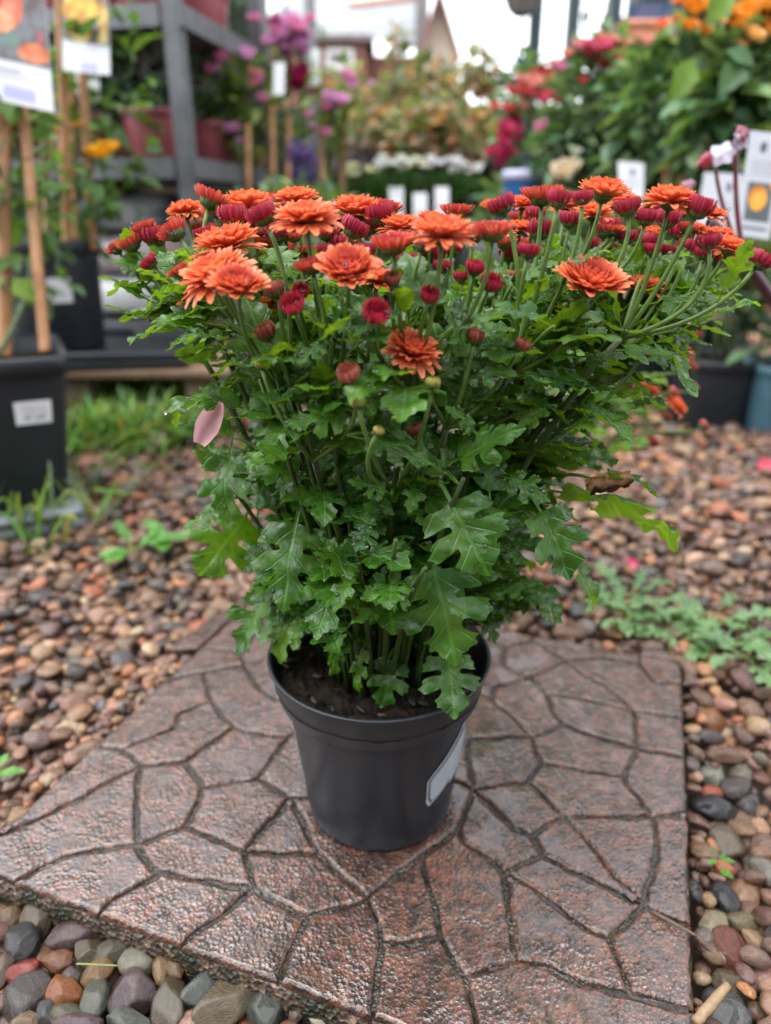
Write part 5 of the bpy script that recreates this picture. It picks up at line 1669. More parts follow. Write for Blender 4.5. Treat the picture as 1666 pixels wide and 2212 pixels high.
for i in (-1, 0, 1):
    for j in (-1, 0, 1):
        mb = MB(); box(mb, (p2c.x + .05 + i * .34, p2c.y + .15 + j * .24, (zt - .022 - .06) / 2), (.11, .10, zt - .022 + .06 - .002), 0, lerpc((.11, .07, .045), (.18, .11, .07), R.random()), .003); mb.build('block', M_WOOD, pal)
# roses in the two pots
def rose(name, label, base, tops, fol, blooms, cat='rose', group=None, leafcols=None, size=.05):
    t = thing(name, label, cat, base, group)
    stems(t, base, tops)
    mb = MB()
    for c, r3, n in fol: foliage(mb, c, r3, n, size, leafcols or [(.06, .14, .04), (.09, .2, .045), (.13, .27, .05)])
    mb.build('foliage', M_FOL, t, kind='stuff')
    for p, r, col in blooms: bloom_obj('bloom', p, r, col, t)
    return t
YELO = (.80, .42, .015)
b1 = Vector((pot1c.x, pot1c.y, pot1c.z + .22))
rose('rose_plant', 'tall rose in the square black pot behind its orange picture label', b1, [P(10, 300, 1.36), P(40, 330, 1.40), P(-40, 250, 1.4), P(60, 560, 1.3)],
     [(P(15, 430, 1.42), (.08, .10, .20), 70), (P(60, 520, 1.4), (.07, .08, .14), 34), (P(-60, 200, 1.45), (.16, .14, .3), 120)], [(P(120, 285, 1.5), pxm(16, P(120, 285, 1.5)), YELO)])
o = MB(); pl = P(62, 640, 1.22); leafquad(o, pl + Vector((-.02, 0, .03)), Vector((.6, -.1, -.7)), Vector((.2, -.8, .4)), .048, .045, (.16, .28, .03)); leafquad(o, pl + Vector((-.03, 0, .03)), Vector((-.5, 0, -.4)), Vector((0, -.6, .8)), .03, .02, (.12, .24, .03))
o.build('hanging_leaf', M_FOL, [q for q in COL.objects if q.get('label', '').startswith('tall rose in the square')][0])
b2 = Vector((p2c.x, p2c.y, p2c.z + .22))
rose('rose_plant', 'yellow flowering rose climbing its canes in the round black pot', b2, [P(120, 300, 1.84), P(170, 260, 1.86), P(220, 330, 1.8), P(90, 200, 1.9)],
     [(P(215, 290, 1.84), (.13, .12, .20), 95), (P(130, 420, 1.86), (.16, .1, .16), 80), (P(240, 110, 1.9), (.10, .1, .25), 60), (P(120, 60, 1.95), (.14, .1, .2), 50)],
     [(P(226, 330, 1.74), .030, YELO), (P(205, 335, 1.75), .024, YELO), (P(245, 322, 1.76), .022, YELO), (P(125, 283, 1.8), .02, YELO), (P(172, 272, 1.82), .017, YELO), (P(118, 262, 1.8), .015, YELO), (P(85, 225, 1.85), .02, YELO)])
def cane_px(label, x0, y0, Y0, x1, y1, Y1, r): return cane(label, P(x0, y0, Y0), P(x1, y1, Y1), r)
cane_px('bamboo cane leaning in the square black pot', 98, 762, 1.27, 50, 225, 1.42, .0095)
cane_px('thick brown cane at the edge of the square black pot', 12, 770, 1.30, 4, 230, 1.4, .012)
cane_px('bright bamboo cane upright in front of the yellow rose label', 146, 545, 1.78, 130, -40, 1.80, .0118)
cane_px('bamboo cane standing beside the yellow blooms', 200, 540, 1.82, 178, 130, 1.86, .0105)
cane_px('weathered bamboo cane behind the bright upright one', 104, 545, 1.92, 92, 150, 1.98, .0095)
cane_px('greyish bamboo cane behind the white blank label', 166, 545, 1.95, 152, 100, 2.0, .0085)
# picture labels
ca = Card('plant label with orange rose photograph and white text strip in the square pot', [P(-60, 205, 1.36), P(117, 243, 1.36), P(92, -60, 1.38), P(-75, -70, 1.38)], 'rose picture labels')
V1 = .345
ca.patch('photo', [(0, V1), (1, V1 - .03), (1, 1), (0, 1)], (.20, .24, .27), 1)
ca.blob('printed_rose', .34, .80, .40, .26, (.80, .23, .13), 2, seed=1)
for i, (u, v, ru, rv, cl_) in enumerate([(.45, .63, .16, .09, (.86, .42, .24)), (.25, .78, .2, .1, (.72, .14, .10)), (.55, .80, .12, .12, (.84, .30, .2)), (.40, .92, .2, .07, (.70, .12, .1))]): ca.blob('printed_petal', u, v, ru, rv, cl_, 3 + i * .3, seed=i + 4)
ca.blob('printed_rose', .80, .415, .20, .075, (.84, .33, .18), 2.2, seed=11); ca.blob('printed_rose', .16, .41, .12, .07, (.84, .34, .18), 2.3, seed=13); ca.blob('printed_leaf', .52, .49, .13, .05, (.16, .26, .22), 2.1, seed=15); ca.blob('printed_bud', .90, .52, .04, .06, (.45, .12, .13), 2.4, seed=17)
ca.patch('printed_strip', [(.40, .05), (.78, .04), (.78, .13), (.40, .14)], (.46, .47, .78), 1.2)
for r_, (a, b_, v) in enumerate([(.36, .62, .245), (.28, .74, .205)]):
    k = a
    while k < b_:
        w = U(.015, .035); ca.patch('printed_text', [(k, v), (k + w, v - .003), (k + w, v + .018 - .006 * r_), (k, v + .021 - .006 * r_)], (.2, .2, .27) if r_ == 0 else (.48, .5, .56), 1.3); k += w + .012
cb_ = Card('plant label with yellow rose photograph and white text strip on the cane', [P(136, 152, 1.76), P(238, 162, 1.76), P(233, -30, 1.78), P(133, -40, 1.78)], 'rose picture labels')
cb_.patch('photo', [(0, .36), (1, .32), (1, 1), (0, 1)], (.22, .26, .27), 1)
for i, (u, v, ru, rv, cl_) in enumerate([(.42, .72, .42, .20, (.80, .66, .16)), (.45, .76, .28, .13, (.85, .60, .12)), (.38, .44, .24, .09, (.78, .70, .16)), (.88, .62, .10, .22, (.74, .62, .2)), (.86, .40, .10, .05, (.72, .66, .2))]): cb_.blob('printed_rose', u, v, ru, rv, cl_, 2 + i * .25, seed=i + 30)
cb_.patch('printed_strip', [(.38, .03), (.74, .02), (.74, .11), (.38, .12)], (.48, .5, .80), 1.2)
Card('blank white plant label behind the yellow rose label', [P(165, 205, 1.95), P(216, 212, 1.95), P(212, 120, 1.96), P(162, 115, 1.96)], 'rose picture labels')

# ------------------------------------------------------------------ galvanised plant trolley with shelves
M_GALV = plain('galvanised_steel', (.14, .148, .16), .5, .22, 18, .08, .3)
TY = 2.05
tp = P(404, 345, TY)
rzt = rad(-12)
def TR(x, y, z): return Vector((tp.x, tp.y, z)) + Matrix.Rotation(rzt, 3, 'Z') @ Vector((x, y, 0))
trol = thing('plant_trolley', 'galvanised steel plant trolley with shelves of dark shrubs in dusky pink pots', 'plant trolley', TR(-.6, .28, -.06))
for x in (0, -1.3):
    for y in (0, .56):
        mb = MB(); beam(mb, TR(x, y, -.06), TR(x, y, 1.75), .040, .040, Matrix.Rotation(rzt, 3, 'Z') @ Vector((0, 1, 0))); mb.build('post', M_GALV, trol, smooth=False)
SH = (.18, P(300, 352, TY).z, P(300, 22, TY).z)
for z in SH:
    mb = MB(); box(mb, TR(-.65, .28, z - .010), (1.25, .50, .012), rzt); sh = mb.build('shelf', M_GALV, trol, smooth=False)
    for a, b in (((.0, -.02), (-1.3, -.02)), ((0, .58), (-1.3, .58))):
        mb = MB(); beam(mb, TR(a[0] - .026, a[1], z - .012), TR(b[0] + .026, b[1], z - .012), .012, .048); mb.build('rail', M_GALV, sh, smooth=False)
    for x in (.022, -1.322):
        mb = MB(); beam(mb, TR(x, -.02, z - .012), TR(x, .58, z - .012), .012, .048); mb.build('rail', M_GALV, sh, smooth=False)
M_PINKPOT = plain('dusky_pink_plastic', (.30, .075, .085), .4, .12, 10)
DARKG = [(.018, .05, .034), (.026, .07, .042), (.04, .10, .05), (.06, .13, .08)]
k = 0
for li, z in enumerate(SH[1:]):
    for i in range(5):
        for y in (.13, .41):
            x = -.13 - i * .26 + U(-.02, .02)
            pp = TR(x, y, z)
            where = ('front', 'back')[y > .2]
            pn = ('first', 'second', 'third', 'fourth', 'fifth')[i]
            pot_round('plant_pot', f'dusky pink pot, {pn} from the trolley post in the {where} row of the {("middle", "upper")[li]} shelf', pp, .095, .135, M_PINKPOT, 'dusky pink pots on the trolley', .8)
            sb = thing('evergreen_shrub', f'dark leafy shrub, {pn} from the trolley post in the {where} row of the {("middle", "upper")[li]} shelf', 'shrub', pp + Vector((0, 0, .12)), 'dark shrubs on the trolley')
            mb = MB(); foliage(mb, pp + Vector((0, 0, .21)), (.12, .12, .115), 120, .05, DARKG, .3); mb.build('foliage', M_FOL, sb, kind='stuff')
            mb = MB(); tube(mb, [pp + Vector((0, 0, .118)), pp + Vector((0, 0, .22))], [.006, .004], 6, (.05, .035, .02)); mb.build('stem', M_BARK, sb)
for i in range(4):
    pp = TR(-.18 - i * .32, .28, SH[0])
    pot_round('plant_pot', f'black pot, {("first", "second", "third", "fourth")[i]} from the post on the bottom trolley shelf', pp, .12, .16, M_PLAST, 'black pots on the bottom trolley shelf', .8)

# ------------------------------------------------------------------ compost bags, crate and pallet behind the mum at the trolley's foot
M_BAG = vcol('glossy_bag_plastic', .28, 1, .15, 14, .5, bdist=.01)
def bag(label, c, s, rz, cols):
    vs = ICO[4][0].copy()
    sg = np.sign(vs); q = np.abs(vs) ** .55
    v = sg * q * (s[0] / 2, s[1] / 2, s[2] / 2)
    nn = [mnoise.noise(Vector(p) * 14) for p in v]
    v[:, 2] += np.array(nn) * .012
    c_, s__ = math.cos(rz), math.sin(rz)
    w = np.stack([v[:, 0] * c_ - v[:, 1] * s__ + c[0], v[:, 0] * s__ + v[:, 1] * c_ + c[1], v[:, 2] + c[2]], 1)
    cc = [cols[int((p[0] / s[0] + .5) * 2.99 + .9 * mnoise.noise(Vector(p) * 5)) % len(cols)] for p in v]
    mb = MB(); mb.add(w, ICO[4][1], cols=cc)
    return tag(mb.build('compost_bag', M_BAG), label, 'compost bag', 'stacked compost bags')
bc = P(305, 600, 2.35)
bag('white plastic compost bag at the bottom of the stack', (bc.x, bc.y + .1, .245), (.42, .5, .13), .2, [(.6, .62, .64), (.65, .66, .68), (.5, .1, .13), (.6, .62, .64)])
bag('pale pink and white compost bag in the middle of the stack', (bc.x + .02, bc.y + .1, .365), (.44, .5, .12), .1, [(.42, .36, .38), (.55, .5, .5), (.45, .3, .3)])
bag('teal and white compost bag on top of the stack', (bc.x + .01, bc.y + .1, .475), (.43, .5, .11), .15, [(.05, .12, .15), (.45, .46, .5), (.04, .10, .13)])
pal2 = thing('wooden_pallet', 'wooden pallet under the stack of compost bags', 'pallet', (bc.x, bc.y + .1, -.05))
for i in range(6):
    mb = MB(); box(mb, (bc.x + .05, bc.y - .2 + i * .115, .164), (.8, .095, .022), 0, lerpc((.22, .11, .055), (.30, .17, .09), R.random()), .002); mb.build('plank', M_WOOD, pal2)
for i in (-1, 0, 1):
    for j in (-1, 0, 1):
        mb = MB(); box(mb, (bc.x + .05 + i * .34, bc.y + .09 + j * .24, .047), (.1, .1, .206), 0, (.10, .065, .045), .003); mb.build('block', M_WOOD, pal2)
crt = thing('wooden_crate', 'small brown slatted crate beside the compost bags', 'crate', P(305, 445, 2.9))
cc_ = P(310, 440, 2.9)
for i in range(3):
    for s_ in (-1, 1):
        mb = MB(); box(mb, (cc_.x, cc_.y + s_ * .14, cc_.z - .02 + i * .045), (.36, .012, .036), 0, (.20, .13, .08), .002); mb.build('slat', M_WOOD, crt)
        mb = MB(); box(mb, (cc_.x + s_ * .175, cc_.y, cc_.z - .02 + i * .045), (.012, .268, .036), 0, (.17, .11, .07), .002); mb.build('slat', M_WOOD, crt)
mb = MB(); box(mb, (cc_.x, cc_.y, cc_.z - .05), (.37, .29, .012), 0, (.16, .10, .06)); mb.build('floor_board', M_WOOD, crt, smooth=False)
tb = thing('potting_table', 'low wooden staging table under the slatted crate', 'table', (cc_.x, cc_.y + .1, -.05))
mb = MB(); box(mb, (cc_.x - .1, cc_.y + .1, cc_.z - .077), (1.0, .7, .04), 0, (.07, .065, .062), .004); mb.build('table_top', M_WOOD, tb)
for sx in (-1, 1):
    for sy in (-1, 1):
        hz = cc_.z - .098
        mb = MB(); box(mb, (cc_.x - .1 + sx * .45, cc_.y + .1 + sy * .3, (hz - .06) / 2), (.05, .05, hz + .058), 0, (.07, .06, .055)); mb.build('leg', M_WOOD, tb, smooth=False)
def bedding(label, p, cols, bcol, n=9, r=.07, br_=.018, group=None):
    t = thing('bedding_plant', label, 'plant', p, group)
    mb = MB(); foliage(mb, Vector(p) + Vector((0, 0, r * .7)), (r, r, r * .7), 110, .03, cols); mb.build('foliage', M_FOL, t, kind='stuff')
    for _ in range(n): bloom_obj('bloom', Vector(p) + Vector((U(-r, r), U(-r, r) * .7 - r * .3, r * U(.9, 1.5))), br_ * U(.8, 1.2), bcol, t)
    return t
bedding('red flowering bedding plant on the staging by the trolley', P(262, 428, 2.7), [(.05, .12, .03)], (.62, .03, .06))
bedding('yellow flowering bedding plant on the staging by the trolley', P(243, 455, 2.6), [(.07, .14, .03)], (.75, .55, .08))
# ------------------------------------------------------------------ centre: lilac clematis and roses on canes
LIME = [(.15, .26, .05), (.24, .36, .07), (.12, .22, .05), (.34, .44, .12)]
PINK, LILAC, MAG, PURP = (.74, .27, .46), (.74, .36, .62), (.42, .02, .11), (.28, .17, .48)
SALM, CORAL, HOT, ORR = (.78, .34, .27), (.72, .10, .10), (.74, .07, .20), (.85, .34, .03)
def at(x, y, Y): return P(x, y, Y)
def tall_plant(name, label, basexy, Y, fol, blooms, tops, cols, cat, size, group, potlabel, potmat=None, nrm=(0, -.5, .8)):
    bx = P(basexy, 500, Y).x
    gz = -.045
    pot_round('plant_pot', potlabel, (bx, Y, gz), .11, .2, potmat or M_PLAST, 'pots of the plants behind', .8)
    base = Vector((bx, Y, gz + .175))
    t = thing(name, label, cat, base, group)
    stems(t, base, [P(x, y, Y + U(-.04, .04)) for x, y in tops], .006)
    mb = MB()
    for x, y, rx, ry, n in fol:
        c = P(x, y, Y); k = pxm(1, c)
        foliage(mb, c, (rx * k, (rx + ry) * .35 * k, ry * k), int(n * .8), size, cols, .2)
    mb.build('foliage', M_FOL, t, kind='stuff')
    blooms = list(blooms) + [(x + U(-45, 45), y + U(-14, 40), r * U(.5, .8), col) for x, y, r, col in blooms if R.random() < (.75 if cat == 'rose' else .6) and r > 13]
    for x, y, r, col in blooms:
        r *= 1.15
        p = P(x, y, Y - U(.04, .1)); bloom_obj('bloom', p, pxm(r, p), col, t, nrm)
    return t
tall_plant('clematis_plant', 'lime-leaved plant with pink lilac blooms on canes by the trolley post', 500, 2.45, [(455, 190, 50, 55, 110), (500, 250, 60, 60, 120), (545, 200, 50, 70, 110), (520, 320, 40, 60, 60)],
     [(480, 128, 20, PINK), (470, 150, 15, LILAC), (535, 122, 19, LILAC), (560, 178, 24, PINK), (505, 282, 22, LILAC), (402, 168, 16, PINK), (455, 155, 17, PINK), (545, 160, 14, SALM)], [(470, 150), (540, 130), (505, 290), (560, 180)], LIME, 'clematis', .045, 'flowering climbers on canes', 'black pot under the lime-leaved plant by the trolley post')
tall_plant('clematis_plant', 'tall plant topped with a large cluster of lilac blooms', 625, 2.6, [(620, 230, 60, 70, 120), (600, 150, 40, 60, 70), (640, 120, 50, 60, 70)],
     [(625, 55, 30, LILAC), (600, 75, 28, PINK), (650, 90, 30, LILAC), (615, 105, 26, LILAC), (640, 65, 26, PINK), (595, 50, 22, (.5, .12, .25)), (655, 115, 22, LILAC), (650, 168, 26, MAG), (648, 188, 24, MAG), (670, 45, 16, PINK), (550, 45, 18, PINK)], [(625, 60), (600, 90), (650, 100), (650, 180)], LIME, 'clematis', .045, 'flowering climbers on canes', 'black pot under the lilac cluster plant')
tall_plant('clematis_plant', 'airy lime plant with a round lilac bloom and orange bud', 725, 2.5, [(720, 250, 50, 60, 90), (740, 180, 40, 60, 60), (700, 300, 40, 60, 60)],
     [(725, 225, 30, LILAC), (710, 235, 20, PINK), (752, 168, 20, PINK), (760, 185, 16, LILAC), (716, 186, 9, YELO), (705, 290, 14, PINK)], [(725, 230), (750, 175), (715, 190)], LIME, 'clematis', .04, 'flowering climbers on canes', 'black pot under the airy lime plant')
t = thing('salvia_plant', 'upright spikes of purple flowers among the canes', 'plant', P(655, 480, 2.3), 'flowering climbers on canes')
for i in range(7):
    b0 = P(655 + U(-12, 12), 430, 2.3); t0 = P(655 + U(-26, 26), U(300, 330), 2.3 + U(-.03, .03))
    stems(t, b0, [t0], .003)
    for k in range(9): bloom_obj('bloom', b0.lerp(t0, .3 + k * .08) + Vector((U(-.012, .012), U(-.012, .012), 0)), .013, PURP, t)
pot_round('plant_pot', 'black pot under the purple flower spikes', (P(655, 480, 2.3).x, 2.3, .30), .08, .17, M_PLAST, 'pots of the plants behind', .8)
pot_st = P(655, 480, 2.3)
bs = thing('upturned_crate', 'black upturned crate under the purple flower pot', 'crate', (pot_st.x, 2.3, -.05))
mb = MB(); box(mb, (pot_st.x, 2.3, .12), (.3, .3, .35), 0, None, .01); mb.build('body', M_PLAST, bs)
for i, (x0, y0, x1, y1, lab) in enumerate([(538, 440, 536, 270, 'bamboo cane under the small lilac bloom'), (592, 440, 588, 230, 'bamboo cane between the lilac plants'), (622, 440, 626, 250, 'pale bamboo cane beside the purple spikes'), (700, 440, 694, 270, 'bamboo cane behind the purple spikes'), (738, 440, 742, 260, 'thin bamboo cane by the white flowers'), (562, 440, 570, 260, 'brown bamboo cane behind the small lilac bloom')]):
    cane_px(lab, x0, y0, 2.3 + .05 * i, x1, y1, 2.35 + .05 * i, .009)
Card('narrow white plant label hanging beside the crimson bloom', [P(590, 205, 2.35), P(614, 205, 2.35), P(616, 135, 2.36), P(592, 135, 2.36)], 'white plant labels')
Card('narrow white plant label behind the crimson bloom', [P(672, 190, 2.7), P(692, 190, 2.7), P(692, 105, 2.71), P(672, 105, 2.71)], 'white plant labels')
# grey steel pole standing among them
mb = MB(); a = P(684, 470, 3.0); tube(mb, [(a.x, 3.0, -.06), (a.x, 3.0, 1.75)], .022, 10); tag(mb.build('steel_pole', M_GALV), 'grey steel pole rising behind the crimson bloom', 'pole')

# copper-leaved shrubs
COP = [(.46, .22, .14), (.54, .33, .24), (.24, .30, .14), (.17, .25, .11), (.38, .38, .24), (.13, .20, .09), (.58, .42, .34), (.20, .28, .12)]
for i, (bx, Y, fol, lab) in enumerate([
    (800, 3.5, [(790, 265, 50, 60, 170), (775, 200, 25, 35, 45)], 'thin coppery shrub by the airy lime plant'), (850, 3.3, [(850, 250, 62, 68, 260), (860, 150, 10, 40, 40), (857, 92, 7, 20, 24)], 'coppery shrub with one tall orange shoot'),
    (930, 3.6, [(930, 235, 66, 70, 260), (915, 165, 40, 26, 60)], 'green and copper shrub below the cream gable'), (1010, 3.4, [(1010, 235, 64, 78, 280), (1035, 155, 36, 34, 90)], 'rounded coppery shrub against the white sky'),
    (900, 3.1, [(905, 290, 80, 50, 260)], 'low orange-tipped shrub behind the white flowers'), (1000, 3.1, [(1000, 290, 75, 50, 260)], 'low coppery shrub beside the hot pink rose'), (960, 4.1, [(975, 185, 50, 45, 130)], 'pale coppery shrub behind the others')]):
    tall_plant('copper_shrub', lab, bx, Y, fol, [], [(f[0], f[1]) for f in fol] + [(fol[0][0] - 30, fol[0][1]), (fol[0][0] + 30, fol[0][1] - 20)], COP if i != 2 else COP[1:] + [(.10, .15, .06)] * 2, 'shrub', .065, 'coppery shrubs behind the staging', 'black pot of the ' + lab)
# staging bench with white-flowered plants and lavender
bz = P(900, 462, 2.9).z - .03
bn = thing('staging_bench', 'slatted staging bench carrying the white-flowered plants', 'bench', (P(900, 460, 2.9).x, 3.05, -.05))
bxm = P(900, 460, 2.9).x
for i in range(7):
    mb = MB(); box(mb, (bxm, 2.72 + i * .12, bz - .012), (1.5, .10, .022), 0, lerpc((.12, .08, .055), (.2, .14, .10), R.random()), .002); mb.build('slat', M_WOOD, bn)
for sx in (-1, 1):
    for sy in (0, 1):
        mb = MB(); box(mb, (bxm + sx * .68, 2.76 + sy * .64, (bz - .024 - .06) / 2), (.06, .06, bz + .034), 0, (.1, .075, .055)); mb.build('leg', M_WOOD, bn, smooth=False)
GRN = [(.03, .10, .02), (.05, .14, .03), (.08, .19, .04)]
M_GREENPOT = plain('dark_green_plastic', (.02, .05, .03), .4)
for i, (x, yb, col, lab) in enumerate([(780, 366, (.72, .72, .45), 'cream'), (845, 350, (.8, .82, .8), 'white'), (895, 354, (.78, .80, .62), 'ivory'), (960, 350, (.82, .82, .82), 'white'), (1010, 366, (.80, .82, .78), 'white')]):
    p = P(x, 455, 2.88)
    nb = ('beside the purple spikes', 'next to the cream one', 'in the middle of the bench', 'behind the end label', 'at the bench end by the blue bucket')[i]
    t = thing('white_flowered_plant', f'{lab}-flowered plant with grassy leaves {nb}', 'plant', (p.x, 2.88, bz), 'white-flowered plants on the bench')
    mb = MB(); tp_ = P(x, yb + 18, 2.88)
    for q in range(170):
        b0 = Vector((p.x + U(-.075, .075), 2.88 + U(-.07, .07), bz + U(.02, .12))); d = Vector((U(-.35, .35), U(-.35, .25), 1)).normalized()
        L = (tp_.z - b0.z) * U(.6, 1.15)
        leafquad(mb, b0, d, Vector((U(-1, 1), -1, .2)), L, .016, tuple(v * U(.7, 1.2) for v in R.choice(GRN)))
    mb.build('foliage', M_FOL, t, kind='stuff')
    for q in range(9): bloom_obj('bloom', P(x + U(-34, 34), yb + U(-9, 12), 2.84 + U(-.05, .05)), .019 * U(.8, 1.2), col, t)
    mb = MB(); lathe(mb, [(0, 0), (.045, 0), (.055, .08), (.058, .085), (.05, .085), (.03, .07)], 20, (p.x, 2.88, bz + .001)); mb.build('pot', M_GREENPOT, t)
for x, lab in ((856, 'first white label on the bench in front of the white flowers'), (908, 'middle white label on the bench, set lowest'), (955, 'white label on the bench nearest the blue bucket')):
    y = 437 if x == 908 else 424
    cd = Card(lab, [P(x - 15, y + 42, 2.76), P(x + 15, y + 42, 2.76), P(x + 15, y - 20, 2.78), P(x - 15, y - 20, 2.78)], 'white plant labels')
    cd.blob('printed_picture', .5, .3, .3, .12, (.35, .4, .36), 1, seed=x)
LAV = [(.22, .15, .24), (.16, .12, .18), (.09, .12, .07), (.28, .2, .3)]
for i in range(6):
    x = 770 + i * 52; p = P(x, 400, 3.3)
    t = thing('lavender_plant', ('first', 'second', 'third', 'fourth', 'fifth', 'sixth')[i] + ' mauve lavender from the canes in the row behind the white flowers', 'lavender', (p.x, 3.3, bz), 'row of lavender')
    mb = MB()
    for q in range(120):
        b0 = Vector((p.x + U(-.06, .06), 3.3 + U(-.06, .06), bz + U(.0, .1))); d = Vector((U(-.3, .3), U(-.3, .3), 1)).normalized()
        L = (P(x, 326, 3.3).z - b0.z) * U(.7, 1.1)
        leafquad(mb, b0, d, Vector((U(-1, 1), -1, .2)), L, .012, LAV[2]); leafquad(mb, b0 + d * L * .72, d, Vector((U(-1, 1), -1, .2)), L * .34, .018, R.choice(LAV))
    mb.build('foliage', M_FOL, t, kind='stuff')

# ------------------------------------------------------------------ right: rose bushes
ROSEG = [(.08, .18, .08), (.11, .23, .10), (.15, .29, .12), (.21, .36, .16), (.06, .14, .07), (.28, .40, .20)]
tall_plant('rose_bush', 'rose bush with hot pink blooms running down its side by the blue bucket', 1120, 2.5, [(1125, 250, 50, 120, 190), (1150, 200, 50, 60, 90)],
     [(1170, 172, 30, CORAL), (1150, 185, 26, SALM), (1180, 213, 30, (.74, .12, .2)), (1125, 180, 22, SALM), (1105, 200, 20, CORAL), (1092, 280, 22, HOT), (1085, 305, 24, HOT), (1095, 330, 22, HOT), (1135, 205, 24, CORAL), (1160, 205, 22, SALM), (1130, 235, 18, SALM), (1075, 330, 18, HOT), (1110, 265, 18, HOT), (1200, 180, 22, CORAL), (1100, 240, 18, CORAL), (1088, 345, 16, HOT)], [(1170, 180), (1110, 210), (1092, 300), (1180, 215)], ROSEG, 'rose', .05, 'rose bushes', 'black pot of the hot pink rose bush')
tall_plant('rose_bush', 'dense rose bush with a pair of large pink blooms on top', 1270, 2.2, [(1270, 240, 90, 120, 420), (1230, 330, 80, 60, 170), (1300, 160, 60, 60, 140)],
     [(1290, 112, 30, (.74, .13, .22)), (1310, 105, 26, HOT), (1272, 122, 24, (.78, .2, .26)), (1322, 90, 18, SALM), (1243, 104, 18, (.7, .3, .34)), (1262, 100, 20, (.78, .2, .26)), (1335, 120, 20, HOT), (1225, 120, 18, SALM), (1350, 100, 16, SALM), (1210, 150, 16, PINK), (1300, 140, 18, CORAL), (1165, 278, 14, PINK), (1372, 132, 16, SALM)], [(1290, 115), (1243, 110), (1230, 300), (1330, 200)], ROSEG, 'rose', .055, 'rose bushes', 'black pot of the large pink rose bush')
tall_plant('rose_bush', 'thick dark-leaved rose bush with small red blooms', 1420, 2.0, [(1410, 250, 100, 130, 480), (1400, 360, 100, 60, 200), (1460, 140, 70, 60, 160)],
     [(1430, 58, 18, (.85, .25, .1)), (1400, 95, 18, SALM), (1385, 90, 14, SALM), (1565, 280, 12, (.5, .02, .08)), (1455, 385, 12, (.5, .02, .07)), (1240, 330, 16, (.6, .66, .5))], [(1430, 65), (1400, 200), (1480, 220), (1350, 260)], ROSEG, 'rose', .06, 'rose bushes', 'black pot of the dark-leaved rose bush')
tall_plant('rose_bush', 'leafy rose bush with big golden orange blooms overhead', 1600, 1.75, [(1580, 200, 110, 130, 330), (1650, 120, 90, 90, 170), (1600, 330, 100, 70, 180)],
     [(1500, 22, 34, ORR), (1520, 12, 26, (.9, .45, .06)), (1610, 40, 36, ORR), (1650, 48, 34, (.88, .42, .08)), (1625, 80, 28, (.9, .5, .15)), (1580, 30, 20, ORR), (1540, 45, 26, (.9, .5, .1)), (1660, 20, 30, ORR), (1600, 100, 20, (.92, .6, .2)), (1490, 60, 22, ORR), (1470, 5, 18, (.85, .25, .05))], [(1500, 40), (1620, 60), (1560, 220), (1650, 200)], ROSEG + [(.13, .24, .05)], 'rose', .075, 'rose bushes', 'black pot of the golden orange rose bush')
rb = [o for o in COL.objects if o.get('label', '').startswith('leafy rose bush')][0]
mb = MB()
for x, y, dx, dz, L in ((1495, 165, -.35, -.75, .075), (1520, 100, .3, .5, .07), (1600, 165, -.2, -.3, .075), (1560, 150, .5, -.2, .06)):
    leafquad(mb, P(x, y, 1.5) + Vector((0, 0, .03)), Vector((dx, -.1, dz)), Vector((.1, -.8, .5)), L, L * .8, (.16, .30, .05) if x < 1550 else (.07, .17, .06))
mb.build('large_leaves', M_FOL, rb)
for i, (x0, y0, x1, y1, Y, lab) in enumerate([(1478, 330, 1490, 230, 1.85, 'bamboo cane among the dark rose leaves'), (1440, 380, 1446, 320, 1.9, 'short bamboo cane low in the dark rose leaves')]):
    a = P(x0, 460, Y); cane(lab, (a.x, Y, .13), P(x1, y1, Y), .009)
# lower foliage filling the right edge
def low_plant(label, x, y, Y, rx, ry, n, cols, size, zb=-.05):
    c = P(x, y, Y); k = pxm(1, c)
    t = thing('leafy_plant', label, 'plant', (c.x, Y, zb), 'leafy plants at the right edge of the gravel'.replace('right edge', 'far edge'))
    mb = MB(); foliage(mb, c, (rx * k, rx * .6 * k, ry * k), n, size, cols); mb.build('foliage', M_FOL, t, kind='stuff')
    stems(t, (c.x, Y, zb), [c, c + Vector((rx * .5 * k, 0, 0)), c - Vector((rx * .5 * k, 0, 0))], .006)
    return t
low_plant('pale green leafy plant behind the tall picture label', 1500, 560, 2.1, 140, 60, 260, [(.12, .17, .08), (.08, .14, .06), (.16, .2, .1)], .06)
low_plant('soft green leafy plant beside the dark red stem', 1640, 590, 1.9, 80, 50, 150, [(.16, .22, .09), (.10, .17, .06)], .06)
low_plant('small green ground plant by the teal pot', 1560, 860, 1.95, 38, 34, 90, [(.13, .2, .07), (.09, .15, .06), (.3, .1, .07)], .04)
low_plant('green leafy plant behind the blue bucket', 1120, 460, 2.7, 100, 70, 260, ROSEG, .05)
low_plant('green leafy plant below the lilac climbers', 640, 470, 2.2, 150, 60, 320, ROSEG + LIME, .05)
low_plant('dark leafy plant low under the rose bushes', 1350, 500, 1.9, 150, 70, 320, ROSEG, .055)
